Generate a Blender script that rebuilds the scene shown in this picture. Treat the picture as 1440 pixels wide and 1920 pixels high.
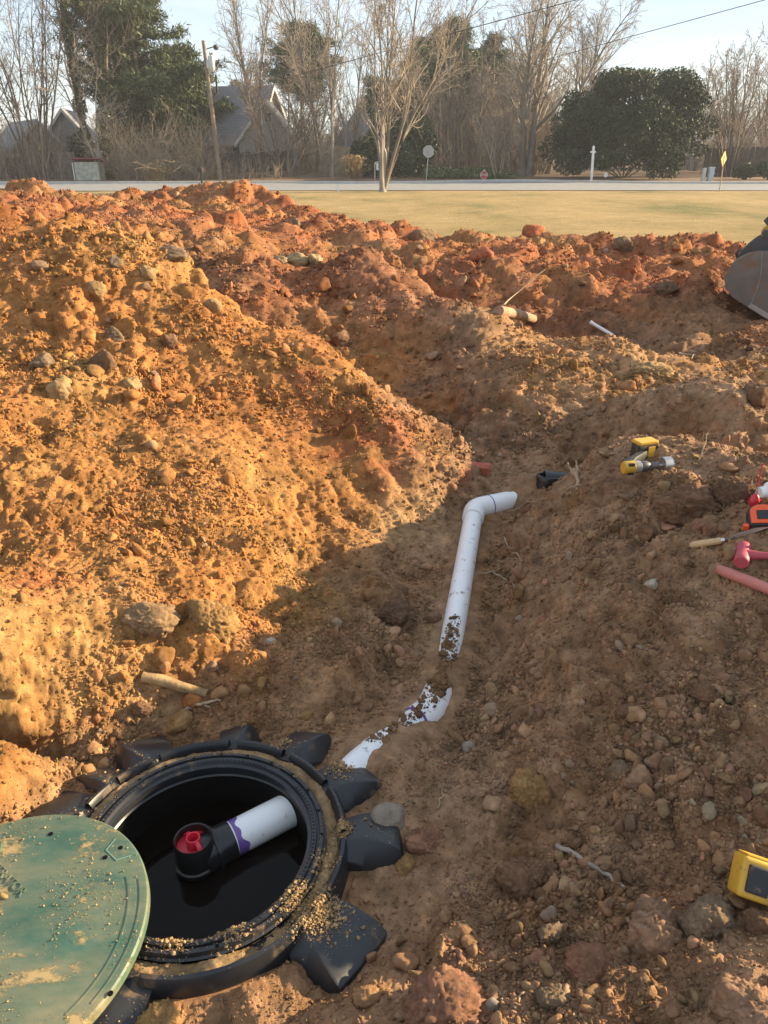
import bpy, bmesh, math, random
import numpy as np
from mathutils import Vector, Matrix

for o in list(bpy.data.objects):
    bpy.data.objects.remove(o)
scene = bpy.context.scene
COL = scene.collection
R = math.radians

# ------------------------------------------------------------------ camera
EYE = 1.6
PITCH = R(25.3)
FPX = 1397.0                       # focal length in pixels of the 1440x1920 frame
SP, CP = math.sin(PITCH), math.cos(PITCH)
cam_data = bpy.data.cameras.new('camera')
cam = bpy.data.objects.new('camera', cam_data)
COL.objects.link(cam)
cam.location = (0, 0, EYE)
cam.rotation_euler = (R(90) - PITCH, 0, 0)
cam_data.sensor_fit = 'VERTICAL'
cam_data.sensor_height = 36.0
cam_data.lens = 36.0 * FPX / 1920.0
cam_data.clip_start = 0.05
cam_data.clip_end = 2000.0
scene.camera = cam

# ------------------------------------------------------------------ sky, sun, exposure
SUN_AZ = R(14)                      # to-sun direction measured from +X towards +Y
SUN_EL = R(17.5)
world = bpy.data.worlds.new('World')
scene.world = world
world.use_nodes = True
wn, wl = world.node_tree.nodes, world.node_tree.links
wn.clear()
w_out = wn.new('ShaderNodeOutputWorld')
w_bg = wn.new('ShaderNodeBackground')
w_bg.inputs['Strength'].default_value = 0.14
w_sky = wn.new('ShaderNodeTexSky')
w_sky.sky_type = 'NISHITA'
w_sky.sun_disc = False
w_sky.sun_elevation = SUN_EL
w_sky.sun_rotation = R(90) - SUN_AZ
w_sky.air_density = 1.0
w_sky.dust_density = 0.15
w_sky.ozone_density = 1.0
# thin high cloud: streaky noise in the direction vector, the same all round the sky
w_tc = wn.new('ShaderNodeTexCoord')
w_map = wn.new('ShaderNodeMapping')
w_map.inputs['Scale'].default_value = (1.6, 1.6, 7.0)
w_map.inputs['Rotation'].default_value = (R(6), R(-5), R(20))
w_n = wn.new('ShaderNodeTexNoise')
w_n.inputs['Scale'].default_value = 1.9
w_n.inputs['Detail'].default_value = 7.0
w_n.inputs['Roughness'].default_value = 0.55
w_n.inputs['Distortion'].default_value = 0.7
w_r = wn.new('ShaderNodeValToRGB')
w_r.color_ramp.elements[0].position = 0.42
w_r.color_ramp.elements[1].position = 0.68
w_r.color_ramp.elements[0].color = (1.62, 1.90, 2.25, 1)
w_r.color_ramp.elements[1].color = (2.30, 2.38, 2.44, 1)
w_mix = wn.new('ShaderNodeMix')
w_mix.data_type = 'RGBA'
w_mix.inputs['Factor'].default_value = 0.80      # a thin veil of high cloud over the whole sky, streaked with thicker white
wl.new(w_tc.outputs['Generated'], w_map.inputs['Vector'])
wl.new(w_map.outputs['Vector'], w_n.inputs['Vector'])
wl.new(w_n.outputs['Fac'], w_r.inputs['Fac'])
wl.new(w_r.outputs['Color'], w_mix.inputs['B'])
wl.new(w_sky.outputs['Color'], w_mix.inputs['A'])
wl.new(w_mix.outputs['Result'], w_bg.inputs['Color'])
wl.new(w_bg.outputs['Background'], w_out.inputs['Surface'])

sun_data = bpy.data.lights.new('sun', 'SUN')
sun_data.energy = 5.0
sun_data.angle = R(0.6)
sun_data.color = (1.0, 0.79, 0.49)
sun = bpy.data.objects.new('sun', sun_data)
COL.objects.link(sun)
TO_SUN = Vector((math.cos(SUN_EL) * math.cos(SUN_AZ), math.cos(SUN_EL) * math.sin(SUN_AZ), math.sin(SUN_EL)))
sun.rotation_euler = TO_SUN.to_track_quat('Z', 'Y').to_euler()
sun.location = TO_SUN * 100

scene.view_settings.view_transform = 'Standard'
scene.view_settings.look = 'None'
scene.view_settings.gamma = 1.0
scene.view_settings.use_curve_mapping = False
scene.view_settings.exposure = 1.5
scene.render.engine = 'CYCLES'
scene.cycles.max_bounces = 6
scene.cycles.use_denoising = True

# ------------------------------------------------------------------ rays of the photograph -> points in the place
def P(u, v, d):
    """point seen at pixel (u, v) of the photograph at depth d along the lens axis"""
    px, py = (u - 720) / FPX, (v - 960) / FPX
    return np.array((px * d, d * (CP - py * SP), EYE - d * (SP + py * CP)))

def Pf(u, v, y):
    py = (v - 960) / FPX
    return P(u, v, y / (CP - py * SP))

def Pz(u, v, z):
    py = (v - 960) / FPX
    return P(u, v, (EYE - z) / (SP + py * CP))

def px_size(p, n=1.0):
    """metres covered by n photograph pixels at point p"""
    d = p[1] * CP + (EYE - p[2]) * SP
    return n * d / FPX

# ------------------------------------------------------------------ numpy noise
_rs = np.random.RandomState(7)
_perm = _rs.permutation(256)
_perm = np.concatenate([_perm, _perm, _perm])
_g3 = _rs.normal(size=(256, 3))
_g3 /= np.linalg.norm(_g3, axis=1)[:, None]

def noise3(p):
    """perlin noise for an (N,3) array, about -0.7..0.7"""
    pi = np.floor(p).astype(np.int64)
    f = (p - pi).astype(np.float32)
    pi &= 255
    w = f * f * f * (f * (f * 6 - 15) + 10)
    out = 0.0
    for dx in (0, 1):
        wx = w[:, 0] if dx else 1 - w[:, 0]
        hx = _perm[pi[:, 0] + dx]
        for dy in (0, 1):
            wy = w[:, 1] if dy else 1 - w[:, 1]
            hxy = _perm[hx + pi[:, 1] + dy]
            for dz in (0, 1):
                wz = w[:, 2] if dz else 1 - w[:, 2]
                g = _g3[_perm[hxy + pi[:, 2] + dz]]
                dot = g[:, 0] * (f[:, 0] - dx) + g[:, 1] * (f[:, 1] - dy) + g[:, 2] * (f[:, 2] - dz)
                out = out + wx * wy * wz * dot
    return out

def fbm(p, freq, octaves=3, gain=0.5, seed=0.0):
    s, a = 0.0, 1.0
    for i in range(octaves):
        s = s + a * noise3(p * freq + seed + 17.3 * i)
        freq *= 2.03
        a *= gain
    return s

def sstep(a, b, x):
    t = np.clip((x - a) / (b - a), 0, 1)
    return t * t * (3 - 2 * t)

# ------------------------------------------------------------------ mesh helpers
def tag(o, label=None, cat=None, group=None, kind=None):
    if label: o['label'] = label
    if cat: o['category'] = cat
    if group: o['group'] = group
    if kind: o['kind'] = kind
    return o

def empty(name, loc, label=None, cat=None, group=None, kind=None, rot=None):
    o = bpy.data.objects.new(name, None)
    o.empty_display_size = 0.1
    o.location = tuple(float(c) for c in loc)
    if rot is not None:
        o.rotation_euler = rot
    COL.objects.link(o)
    return tag(o, label, cat, group, kind)

def mesh_np(name, V, F, smooth=False, col=None):
    """V (N,3); F array (M,k) or list of such arrays"""
    if isinstance(F, np.ndarray):
        F = [F]
    F = [f for f in F if len(f)]
    me = bpy.data.meshes.new(name)
    V = np.ascontiguousarray(V, dtype=np.float32)
    me.vertices.add(len(V))
    me.vertices.foreach_set('co', V.ravel())
    loops = np.concatenate([f.ravel() for f in F]).astype(np.int32)
    tot = np.concatenate([np.full(len(f), f.shape[1], np.int32) for f in F])
    start = np.concatenate([[0], np.cumsum(tot)[:-1]]).astype(np.int32)
    me.loops.add(len(loops))
    me.loops.foreach_set('vertex_index', loops)
    me.polygons.add(len(tot))
    me.polygons.foreach_set('loop_start', start)
    if smooth:
        me.polygons.foreach_set('use_smooth', np.ones(len(tot), dtype=bool))
    if col is not None:
        a = me.color_attributes.new('soil', 'FLOAT_COLOR', 'POINT')
        c = np.ones((len(V), 4), np.float32)
        c[:, :3] = col
        a.data.foreach_set('color', c.ravel())
    me.update(calc_edges=True)
    me.validate()
    return me

def link(name, me, mat, parent=None, local=False, **kw):
    o = bpy.data.objects.new(name, me)
    COL.objects.link(o)
    if mat is not None and not me.materials:
        me.materials.append(mat)
    if parent is not None:
        o.parent = parent
        if not local:
            # geometry was given in world space: bring it into the parent's translated frame
            p, off = parent, Vector((0, 0, 0))
            while p is not None:
                off += p.location
                p = p.parent
            me.transform(Matrix.Translation(-off))
    return tag(o, **kw)

class MB:
    """collects shapes, then builds ONE mesh object"""
    def __init__(self):
        self.v, self.f = [], []
    def add(self, V, F):
        b = len(self.v)
        self.v += [tuple(float(c) for c in p) for p in V]
        self.f += [tuple(int(i) + b for i in q) for q in F]
        return self
    def box(self, c, s, rot=None, taper=1.0):
        V = []
        for z in (-.5, .5):
            k = 1.0 if z < 0 else taper
            for x, y in ((-.5, -.5), (.5, -.5), (.5, .5), (-.5, .5)):
                V.append(Vector((x * s[0] * k, y * s[1] * k, z * s[2])))
        if rot is not None:
            V = [rot @ p for p in V]
        V = [p + Vector(c) for p in V]
        return self.add(V, [(0, 3, 2, 1), (4, 5, 6, 7), (0, 1, 5, 4), (1, 2, 6, 5), (2, 3, 7, 6), (3, 0, 4, 7)])
    def tube(self, pts, rad, n=12, cap=True):
        pts = [Vector(p) for p in pts]
        if not hasattr(rad, '__len__'):
            rad = [rad] * len(pts)
        V, F = [], []
        ref = None
        for i, p in enumerate(pts):
            t = (pts[min(i + 1, len(pts) - 1)] - pts[max(i - 1, 0)]).normalized()
            if ref is None:
                ref = t.orthogonal().normalized()
            a = (ref - t * ref.dot(t)).normalized()
            ref = a
            b = t.cross(a)
            for k in range(n):
                an = 2 * math.pi * k / n
                V.append(p + (a * math.cos(an) + b * math.sin(an)) * rad[i])
        for i in range(len(pts) - 1):
            for k in range(n):
                k2 = (k + 1) % n
                F.append((i * n + k, i * n + k2, (i + 1) * n + k2, (i + 1) * n + k))
        if cap:
            F.append(tuple(range(n))[::-1])
            F.append(tuple((len(pts) - 1) * n + k for k in range(n)))
        return self.add(V, F)
    def lathe(self, prof, n=48, c=(0, 0, 0), M=None, a0=0.0, a1=2 * math.pi, closed_prof=False):
        """prof: list of (r, z); full turn if a1-a0 = 2pi"""
        full = abs(a1 - a0 - 2 * math.pi) < 1e-6
        m = n if full else n + 1
        V, F = [], []
        for k in range(m):
            a = a0 + (a1 - a0) * k / n
            for r, z in prof:
                p = Vector((r * math.cos(a), r * math.sin(a), z))
                if M is not None:
                    p = M @ p
                V.append(p + Vector(c))
        L = len(prof)
        for k in range(n):
            k2 = (k + 1) % m
            for i in range(L - 1 + (1 if closed_prof else 0)):
                j = (i + 1) % L
                F.append((k * L + i, k2 * L + i, k2 * L + j, k * L + j))
        return self.add(V, F)
    def prism(self, poly, h0, h1, M=None):
        """polygon in local XY extruded from z=h0 to h1, then M"""
        n = len(poly)
        V = [Vector((x, y, h0)) for x, y in poly] + [Vector((x, y, h1)) for x, y in poly]
        if M is not None:
            V = [M @ p for p in V]
        F = [tuple(range(n))[::-1], tuple(range(n, 2 * n))]
        F += [(i, (i + 1) % n, n + (i + 1) % n, n + i) for i in range(n)]
        return self.add(V, F)
    def loft(self, rings, cap=True):
        n = len(rings[0])
        V = [p for r in rings for p in r]
        F = []
        for i in range(len(rings) - 1):
            for k in range(n):
                k2 = (k + 1) % n
                F.append((i * n + k, i * n + k2, (i + 1) * n + k2, (i + 1) * n + k))
        if cap:
            F.append(tuple(range(n))[::-1])
            F.append(tuple((len(rings) - 1) * n + k for k in range(n)))
        return self.add(V, F)
    def build(self, name, mat, parent=None, bevel=0.0, smooth=None, local=False, seg=2, **kw):
        me = bpy.data.meshes.new(name)
        me.from_pydata(self.v, [], self.f)
        bm = bmesh.new()
        bm.from_mesh(me)
        bmesh.ops.remove_doubles(bm, verts=bm.verts, dist=1e-6)
        bmesh.ops.recalc_face_normals(bm, faces=bm.faces)
        if bevel > 0:
            es = [e for e in bm.edges if len(e.link_faces) == 2 and e.calc_face_angle(0) > R(30)]
            bmesh.ops.bevel(bm, geom=es, offset=bevel, segments=seg, profile=0.6, affect='EDGES', clamp_overlap=True)
        bm.to_mesh(me)
        bm.free()
        if smooth is not None:
            me.polygons.foreach_set('use_smooth', np.ones(len(me.polygons), dtype=bool))
            me.set_sharp_from_angle(angle=R(smooth))
        me.update()
        return link(name, me, mat, parent, local, **kw)

def text_mesh(name, body, size, extrude, M, mat, parent, local=False, align='CENTER'):
    cu = bpy.data.curves.new(name, 'FONT')
    cu.body, cu.size, cu.extrude, cu.align_x, cu.align_y = body, size, extrude, align, 'CENTER'
    cu.resolution_u = 3
    t = bpy.data.objects.new(name + '_tmp', cu)
    COL.objects.link(t)
    dg = bpy.context.evaluated_depsgraph_get()
    me = bpy.data.meshes.new_from_object(t.evaluated_get(dg))
    bpy.data.objects.remove(t)
    me.name = name
    me.materials.clear()
    me.transform(M)
    return link(name, me, mat, parent, local)

def copy_tree(o, parent=None):
    c = o.copy()
    COL.objects.link(c)
    if parent is not None:
        c.parent = parent
    for ch in list(o.children):
        copy_tree(ch, c)
    return c

def instanced(name, pts, rot, scl, idx, meshes, mat, col=None, **kw):
    """one 'stuff' object: meshes[idx] set at every point with its rotation and scale (geometry nodes)"""
    coll = bpy.data.collections.new(name + '_shapes')
    for k, me in enumerate(meshes):
        if not me.materials: me.materials.append(mat)
        coll.objects.link(bpy.data.objects.new(f'{name}_shape_{k:02d}', me))
    me = bpy.data.meshes.new(name)
    n = len(pts)
    me.vertices.add(n)
    me.vertices.foreach_set('co', np.ascontiguousarray(pts, np.float32).ravel())
    for an, arr in (('rot', rot), ('scl', scl)):
        at = me.attributes.new(an, 'FLOAT_VECTOR', 'POINT')
        at.data.foreach_set('vector', np.ascontiguousarray(arr, np.float32).ravel())
    at = me.attributes.new('pick', 'INT', 'POINT')
    at.data.foreach_set('value', np.ascontiguousarray(idx, np.int32))
    if col is not None:
        at = me.attributes.new('soil', 'FLOAT_COLOR', 'POINT')
        c = np.ones((n, 4), np.float32); c[:, :3] = col
        at.data.foreach_set('color', c.ravel())
    me.update()
    o = bpy.data.objects.new(name, me)
    COL.objects.link(o)
    me.materials.append(mat)
    ng = bpy.data.node_groups.new(name, 'GeometryNodeTree')
    ng.interface.new_socket('Geometry', in_out='INPUT', socket_type='NodeSocketGeometry')
    ng.interface.new_socket('Geometry', in_out='OUTPUT', socket_type='NodeSocketGeometry')
    N, L = ng.nodes, ng.links
    gi, go = N.new('NodeGroupInput'), N.new('NodeGroupOutput')
    ip = N.new('GeometryNodeInstanceOnPoints')
    ci = N.new('GeometryNodeCollectionInfo')
    ci.inputs['Collection'].default_value = coll
    ci.inputs['Separate Children'].default_value = True
    ci.inputs['Reset Children'].default_value = True
    L.new(gi.outputs[0], ip.inputs['Points'])
    L.new(ci.outputs[0], ip.inputs['Instance'])
    ip.inputs['Pick Instance'].default_value = True
    def na(nm, ty):
        q = N.new('GeometryNodeInputNamedAttribute'); q.data_type = ty; q.inputs['Name'].default_value = nm
        return q.outputs['Attribute']
    L.new(na('pick', 'INT'), ip.inputs['Instance Index'])
    er = N.new('FunctionNodeEulerToRotation')
    L.new(na('rot', 'FLOAT_VECTOR'), er.inputs[0]); L.new(er.outputs[0], ip.inputs['Rotation'])
    L.new(na('scl', 'FLOAT_VECTOR'), ip.inputs['Scale'])
    L.new(ip.outputs[0], go.inputs[0])
    md = o.modifiers.new('scatter', 'NODES'); md.node_group = ng
    return tag(o, **kw)

# ------------------------------------------------------------------ materials
def new_mat(name):
    m = bpy.data.materials.new(name)
    m.use_nodes = True
    nt = m.node_tree
    return m, nt.nodes, nt.links, nt.nodes['Principled BSDF']

def plain(name, col, rough=0.6, metal=0.0, spec=0.5, var=0.15, scale=8.0, bump=0.0, bscale=40.0,
          dirt=None, dirt_amt=0.0, dirt_scale=6.0, coat=0.0):
    """one base colour with grain, optional relief and an optional shaped dirt film"""
    m, n, l, b = new_mat(name)
    tc = n.new('ShaderNodeTexCoord')
    nz = n.new('ShaderNodeTexNoise')
    nz.inputs['Scale'].default_value = scale
    nz.inputs['Detail'].default_value = 6
    l.new(tc.outputs['Object'], nz.inputs['Vector'])
    mr = n.new('ShaderNodeMapRange')
    mr.inputs['To Min'].default_value = 1 - var
    mr.inputs['To Max'].default_value = 1 + var
    mr.inputs['From Min'].default_value = 0.3
    mr.inputs['From Max'].default_value = 0.7
    l.new(nz.outputs['Fac'], mr.inputs['Value'])
    mul = n.new('ShaderNodeVectorMath')
    mul.operation = 'SCALE'
    mul.inputs[0].default_value = col[:3]
    l.new(mr.outputs['Result'], mul.inputs['Scale'])
    out = mul.outputs['Vector']
    b.inputs['Roughness'].default_value = rough
    if dirt is not None:
        n2 = n.new('ShaderNodeTexNoise')
        n2.inputs['Scale'].default_value = dirt_scale
        n2.inputs['Detail'].default_value = 9
        n2.inputs['Roughness'].default_value = 0.68
        l.new(tc.outputs['Object'], n2.inputs['Vector'])
        rp = n.new('ShaderNodeValToRGB')
        rp.color_ramp.elements[0].position = 0.62 - dirt_amt * 0.3
        rp.color_ramp.elements[1].position = 0.74 - dirt_amt * 0.3
        l.new(n2.outputs['Fac'], rp.inputs['Fac'])
        mx = n.new('ShaderNodeMix')
        mx.data_type = 'RGBA'
        l.new(rp.outputs['Color'], mx.inputs['Factor'])
        l.new(out, mx.inputs['A'])
        mx.inputs['B'].default_value = (*dirt, 1)
        out = mx.outputs['Result']
        rr = n.new('ShaderNodeMapRange')
        rr.inputs['To Min'].default_value = rough
        rr.inputs['To Max'].default_value = 0.95
        l.new(rp.outputs['Color'], rr.inputs['Value'])
        l.new(rr.outputs['Result'], b.inputs['Roughness'])
    l.new(out, b.inputs['Base Color'])
    b.inputs['Metallic'].default_value = metal
    b.inputs['Specular IOR Level'].default_value = spec
    b.inputs['Coat Weight'].default_value = coat
    if bump > 0:
        n3 = n.new('ShaderNodeTexNoise')
        n3.inputs['Scale'].default_value = bscale
        n3.inputs['Detail'].default_value = 6
        l.new(tc.outputs['Object'], n3.inputs['Vector'])
        bp = n.new('ShaderNodeBump')
        bp.inputs['Strength'].default_value = bump
        bp.inputs['Distance'].default_value = 0.01
        l.new(n3.outputs['Fac'], bp.inputs['Height'])
        l.new(bp.outputs['Normal'], b.inputs['Normal'])
    return m

def soil_material(name, bump=0.7, inst=False):
    """earth: the clay's own colour comes from the 'soil' attribute, grains and relief from noise"""
    m, n, l, b = new_mat(name)
    at = n.new('ShaderNodeAttribute')
    at.attribute_name = 'soil'
    if inst: at.attribute_type = 'INSTANCER'
    geo = n.new('ShaderNodeNewGeometry')
    n1 = n.new('ShaderNodeTexNoise')
    n1.inputs['Scale'].default_value = 22
    n1.inputs['Detail'].default_value = 10
    n1.inputs['Roughness'].default_value = 0.72
    l.new(geo.outputs['Position'], n1.inputs['Vector'])
    mr = n.new('ShaderNodeMapRange')
    mr.inputs['From Min'].default_value = 0.3
    mr.inputs['From Max'].default_value = 0.72
    mr.inputs['To Min'].default_value = 0.62
    mr.inputs['To Max'].default_value = 1.42
    l.new(n1.outputs['Fac'], mr.inputs['Value'])
    sc = n.new('ShaderNodeVectorMath')
    sc.operation = 'SCALE'
    l.new(at.outputs['Color'], sc.inputs[0])
    l.new(mr.outputs['Result'], sc.inputs['Scale'])
    # pale quartz and mica grains
    v = n.new('ShaderNodeTexVoronoi')
    v.inputs['Scale'].default_value = 150
    v.inputs['Randomness'].default_value = 1
    l.new(geo.outputs['Position'], v.inputs['Vector'])
    rp = n.new('ShaderNodeValToRGB')
    rp.color_ramp.elements[0].position = 0.88
    rp.color_ramp.elements[1].position = 0.97
    sep = n.new('ShaderNodeSeparateColor')
    l.new(v.outputs['Color'], sep.inputs['Color'])
    l.new(sep.outputs['Red'], rp.inputs['Fac'])
    fm = n.new('ShaderNodeMath')
    fm.operation = 'MULTIPLY'
    fm.inputs[1].default_value = 0.22
    l.new(rp.outputs['Color'], fm.inputs[0])
    mx = n.new('ShaderNodeMix')
    mx.data_type = 'RGBA'
    l.new(fm.outputs['Value'], mx.inputs['Factor'])
    l.new(sc.outputs['Vector'], mx.inputs['A'])
    mx.inputs['B'].default_value = (0.42, 0.30, 0.17, 1)
    l.new(mx.outputs['Result'], b.inputs['Base Color'])
    b.inputs['Roughness'].default_value = 0.95
    b.inputs['Specular IOR Level'].default_value = 0.15
    n2 = n.new('ShaderNodeTexNoise')
    n2.inputs['Scale'].default_value = 60
    n2.inputs['Detail'].default_value = 9
    n2.inputs['Roughness'].default_value = 0.75
    l.new(geo.outputs['Position'], n2.inputs['Vector'])
    bp = n.new('ShaderNodeBump')
    bp.inputs['Strength'].default_value = bump
    bp.inputs['Distance'].default_value = 0.022
    l.new(n2.outputs['Fac'], bp.inputs['Height'])
    l.new(bp.outputs['Normal'], b.inputs['Normal'])
    return m

MAT = {}
# ================================================================== THE DUG GROUND
# heights of the spoil heaps, banks and trenches (pixel of the photograph + depth), thin-plate interpolated
UVD = [
 # bottom strip and right bank
 (300,1900,1.72),(600,1900,1.68),(900,1900,1.60),(1200,1900,1.52),(1440,1900,1.45),
 (720,1700,1.97),(900,1700,1.92),(1100,1700,1.85),(1300,1700,1.75),(1440,1700,1.68),
 (720,1500,2.33),(850,1500,2.30),(1000,1500,2.20),(1200,1500,2.05),(1440,1500,1.90),
 (650,1300,2.80),(830,1300,2.95),(1300,1300,2.25),(1440,1300,2.10),
 (700,1150,3.30),(850,1150,3.42),(1200,1150,2.56),(1440,1150,2.30),
 (880,1000,4.05),(1160,1000,2.98),(1300,1000,2.70),(1440,1000,2.50),
 (1130,960,3.15),(1090,1080,2.82),(1060,1180,2.66),(1030,1300,2.52),(960,1420,2.40),(930,1000,4.02),(950,1100,3.58),(930,1200,3.26),(900,1300,2.97),(870,1400,2.62),(1010,1040,3.45),(1150,1240,2.42),(1120,1400,2.28),
 (1150,920,3.30),(1300,920,2.95),(1440,920,2.75),
 (1090,900,3.50),(1180,885,3.30),(1300,880,3.15),(1440,850,3.15),
 # trench floor with the ring, the cut on its far side
 (1030,905,4.30),(930,890,4.50),(1000,868,4.50),(1060,862,4.48),(1000,800,4.70),(1050,800,4.66),(900,785,4.85),(1100,765,4.72),(1200,850,4.20),(1200,800,4.40),(1300,858,4.02),(1300,800,4.25),(1200,725,4.88),(1300,705,5.02),(1100,705,5.05),
 (850,815,4.9),(860,740,5.2),(950,700,5.25),(800,660,5.8),(740,690,5.7),
 # middle ridge
 (1150,645,5.70),(1000,645,5.65),(940,595,5.85),(850,565,6.00),(760,592,6.05),(690,640,5.9),(1260,680,5.35),(1400,733,4.62),(1440,725,4.75),(1440,795,4.10),
 (600,500,6.8),(700,500,7.0),(640,487,7.0),(560,560,6.3),(470,560,6.0),(520,492,7.0),(780,532,6.7),
 # far pit and its wall
 (1000,602,7.55),(1100,622,7.3),(1200,652,6.8),(1400,662,6.6),(1000,525,7.9),(1100,525,7.95),(1200,545,7.8),(1400,575,7.4),(1300,488,9.2),(900,560,7.6),(860,522,8.0),(760,485,8.4),
 # far ridge
 (1250,460,9.7),(1300,458,9.7),(1340,464,9.6),(1368,498,9.4),(1180,496,9.6),(1080,464,9.9),(1000,448,10.1),(930,455,9.9),(850,458,9.7),(740,435,10.2),(640,412,10.6),(590,425,10.2),
 (430,342,12.3),(475,358,12.1),(520,390,11.8),(350,372,12.2),(410,352,12.2),(250,384,11.8),(200,371,13.2),(60,345,13.8),(110,352,13.8),(0,355,13.8),(380,364,12.2),(300,432,8.0),(400,482,7.0),(300,404,10.0),(150,392,10.0),(500,445,8.6),
 # big left heap
 (-150,900,3.2),(-150,430,4.7),(-150,1300,2.35),(-150,1100,2.7),
 (0,402,4.9),(0,600,4.2),(0,850,3.4),(0,1100,2.75),(0,1280,2.45),(0,1400,2.30),(60,1490,2.52),(150,1440,2.52),(0,1455,2.45),(0,1510,2.5),
 (200,432,4.9),(330,482,4.9),(200,600,4.3),(200,850,3.55),(200,1100,2.9),(200,1250,2.65),(200,1340,2.62),
 (400,545,4.85),(400,700,4.3),(400,900,3.6),(400,1100,3.0),(400,1220,2.8),(400,1300,2.72),(400,1370,2.62),(300,1390,2.6),
 (600,645,4.65),(600,800,4.2),(600,950,3.8),(600,1060,3.55),(600,1200,3.1),(560,1340,2.68),
 (750,755,4.45),(750,900,4.05),(750,985,3.9),(750,1100,3.5),
 (840,850,4.3),(860,900,4.2),(850,945,4.12),(890,930,4.25),
]
XYZ = [
 # behind the crests, out of the frame, behind the camera
 (-2.0,6.6,.55),(-1.2,5.9,.40),(-.6,5.5,.20),(0,5.2,.05),(.45,4.75,-.1),(-3.2,6.6,.8),
 (1.5,4.0,-.16),(2.2,3.75,-.05),(1.15,4.2,-.18),(2.9,3.9,.1),
 (.8,6.95,.02),(1.6,6.7,-.1),(2.4,6.5,-.12),(0,7.4,.3),(-1.2,8,.6),
 (2.0,2.4,.45),(2.6,3.0,.46),(1.8,1.6,.26),(1.6,.9,.12),(2.6,1.4,.26),(3.6,2.6,.35),(3.4,4.2,.35),(3.6,5.6,.4),(4.2,7.2,.25),(4.6,9,.35),
 (.5,.45,-.02),(1.2,.4,.12),(0,.3,-.06),(-.6,.5,-.15),(-1.4,.6,-.12),(-1.35,1.75,-.32),(-1.6,1.4,-.2),(0,-1,.0),(2,-1,.2),(-2,-1,.0),(0,-3,.0),(3,-3,.2),(-4,-3,.1),
 (-2.2,1.6,.05),(-2.6,2.6,.5),(-3.2,3.8,.9),(-4.4,5.4,1.2),(-4.2,2.5,.7),(-5.5,8,1.0),(-6.5,12,1.1),(-8,15,1.0),(-9,6,.8),
 (5,3,.4),(6.5,6,.35),(6,11,.3),(8,2,.2),(8,9,.2),(9,-2,.2),(-9,-2,.3),
]
ctrl = np.array([P(*q) for q in UVD] + [np.array(q, float) for q in XYZ])
def tps_fit(pts, z, lam):
    n = len(pts)
    d = np.linalg.norm(pts[:, None] - pts[None], axis=2)
    K = np.where(d > 0, d * d * np.log(d + 1e-12), 0) + lam * np.eye(n)
    Pm = np.c_[np.ones(n), pts]
    A = np.zeros((n + 3, n + 3))
    A[:n, :n], A[:n, n:], A[n:, :n] = K, Pm, Pm.T
    return np.linalg.solve(A, np.r_[z, 0, 0, 0])
_w = tps_fit(ctrl[:, :2], ctrl[:, 2], 0.0004)
def tps_eval(q):
    out = np.empty(len(q))
    for i in range(0, len(q), 20000):
        c = q[i:i + 20000]
        d2 = ((c[:, None] - ctrl[None, :, :2]) ** 2).sum(2)
        U = 0.5 * d2 * np.log(d2 + 1e-12)
        out[i:i + 20000] = U @ _w[:-3] + _w[-3] + c @ _w[-2:]
    return out
# coarse tables, then bilinear look-up
GX0, GX1, GY0, GY1, GS = -13.0, 13.0, -4.0, 20.0, 0.06
_gx = np.arange(GX0, GX1 + GS, GS)
_gy = np.arange(GY0, GY1 + GS, GS)
_gg = np.stack(np.meshgrid(_gx, _gy, indexing='ij'), -1)
_gz = tps_eval(_gg.reshape(-1, 2)).reshape(len(_gx), len(_gy))
_gz = np.clip(_gz, -0.6, 1.5)
def base_z(x, y):
    fx = np.clip((x - GX0) / GS, 0, len(_gx) - 1.001)
    fy = np.clip((y - GY0) / GS, 0, len(_gy) - 1.001)
    i, j = fx.astype(int), fy.astype(int)
    a, b = fx - i, fy - j
    return (_gz[i, j] * (1 - a) * (1 - b) + _gz[i + 1, j] * a * (1 - b) + _gz[i, j + 1] * (1 - a) * b + _gz[i + 1, j + 1] * a * b)

TANK = P(382, 1574, 2.1)           # centre of the tank mouth, z = rim
LID_C = P(-8, 1752, 1.80)
# centre line of the buried/exposed white drain pipe: x, y, z, soil height over the centre line
PIPE_R = 0.055
pipe_px = [(628,1478,2.36,.17),(672,1436,2.45,.085),(697,1413,2.51,.038),(745,1382,2.60,.050),(800,1345,2.74,.012),(826,1308,2.86,.028),(833,1287,2.92,.058),(836,1266,2.99,.040),(848,1195,3.20,.014),(866,1100,3.52,-.02),(880,1010,3.88,-.03),(889,958,4.10,-.03),(925,946,4.18,-.02),(950,941,4.22,-.015),(990,934,4.28,.12)]
PIPE = np.array([np.r_[P(u, v, d), s] for u, v, d, s in pipe_px])

CREST = np.array([(-30, 15.5), (-9, 14.8), (-6.9, 14.9), (-4.0, 14.0), (-2.6, 13.5), (-1.4, 12.8), (-.6, 12.2), (.2, 11.6), (1.2, 11.3), (2.1, 11.5), (3.6, 11.2), (4.9, 11.1), (5.6, 11.0), (7.5, 10.8), (30, 10.5)])
def crest_y(x):
    return np.interp(x, CREST[:, 0], CREST[:, 1]) - .75 * sstep(-2.2, -.2, x) + .2

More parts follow.
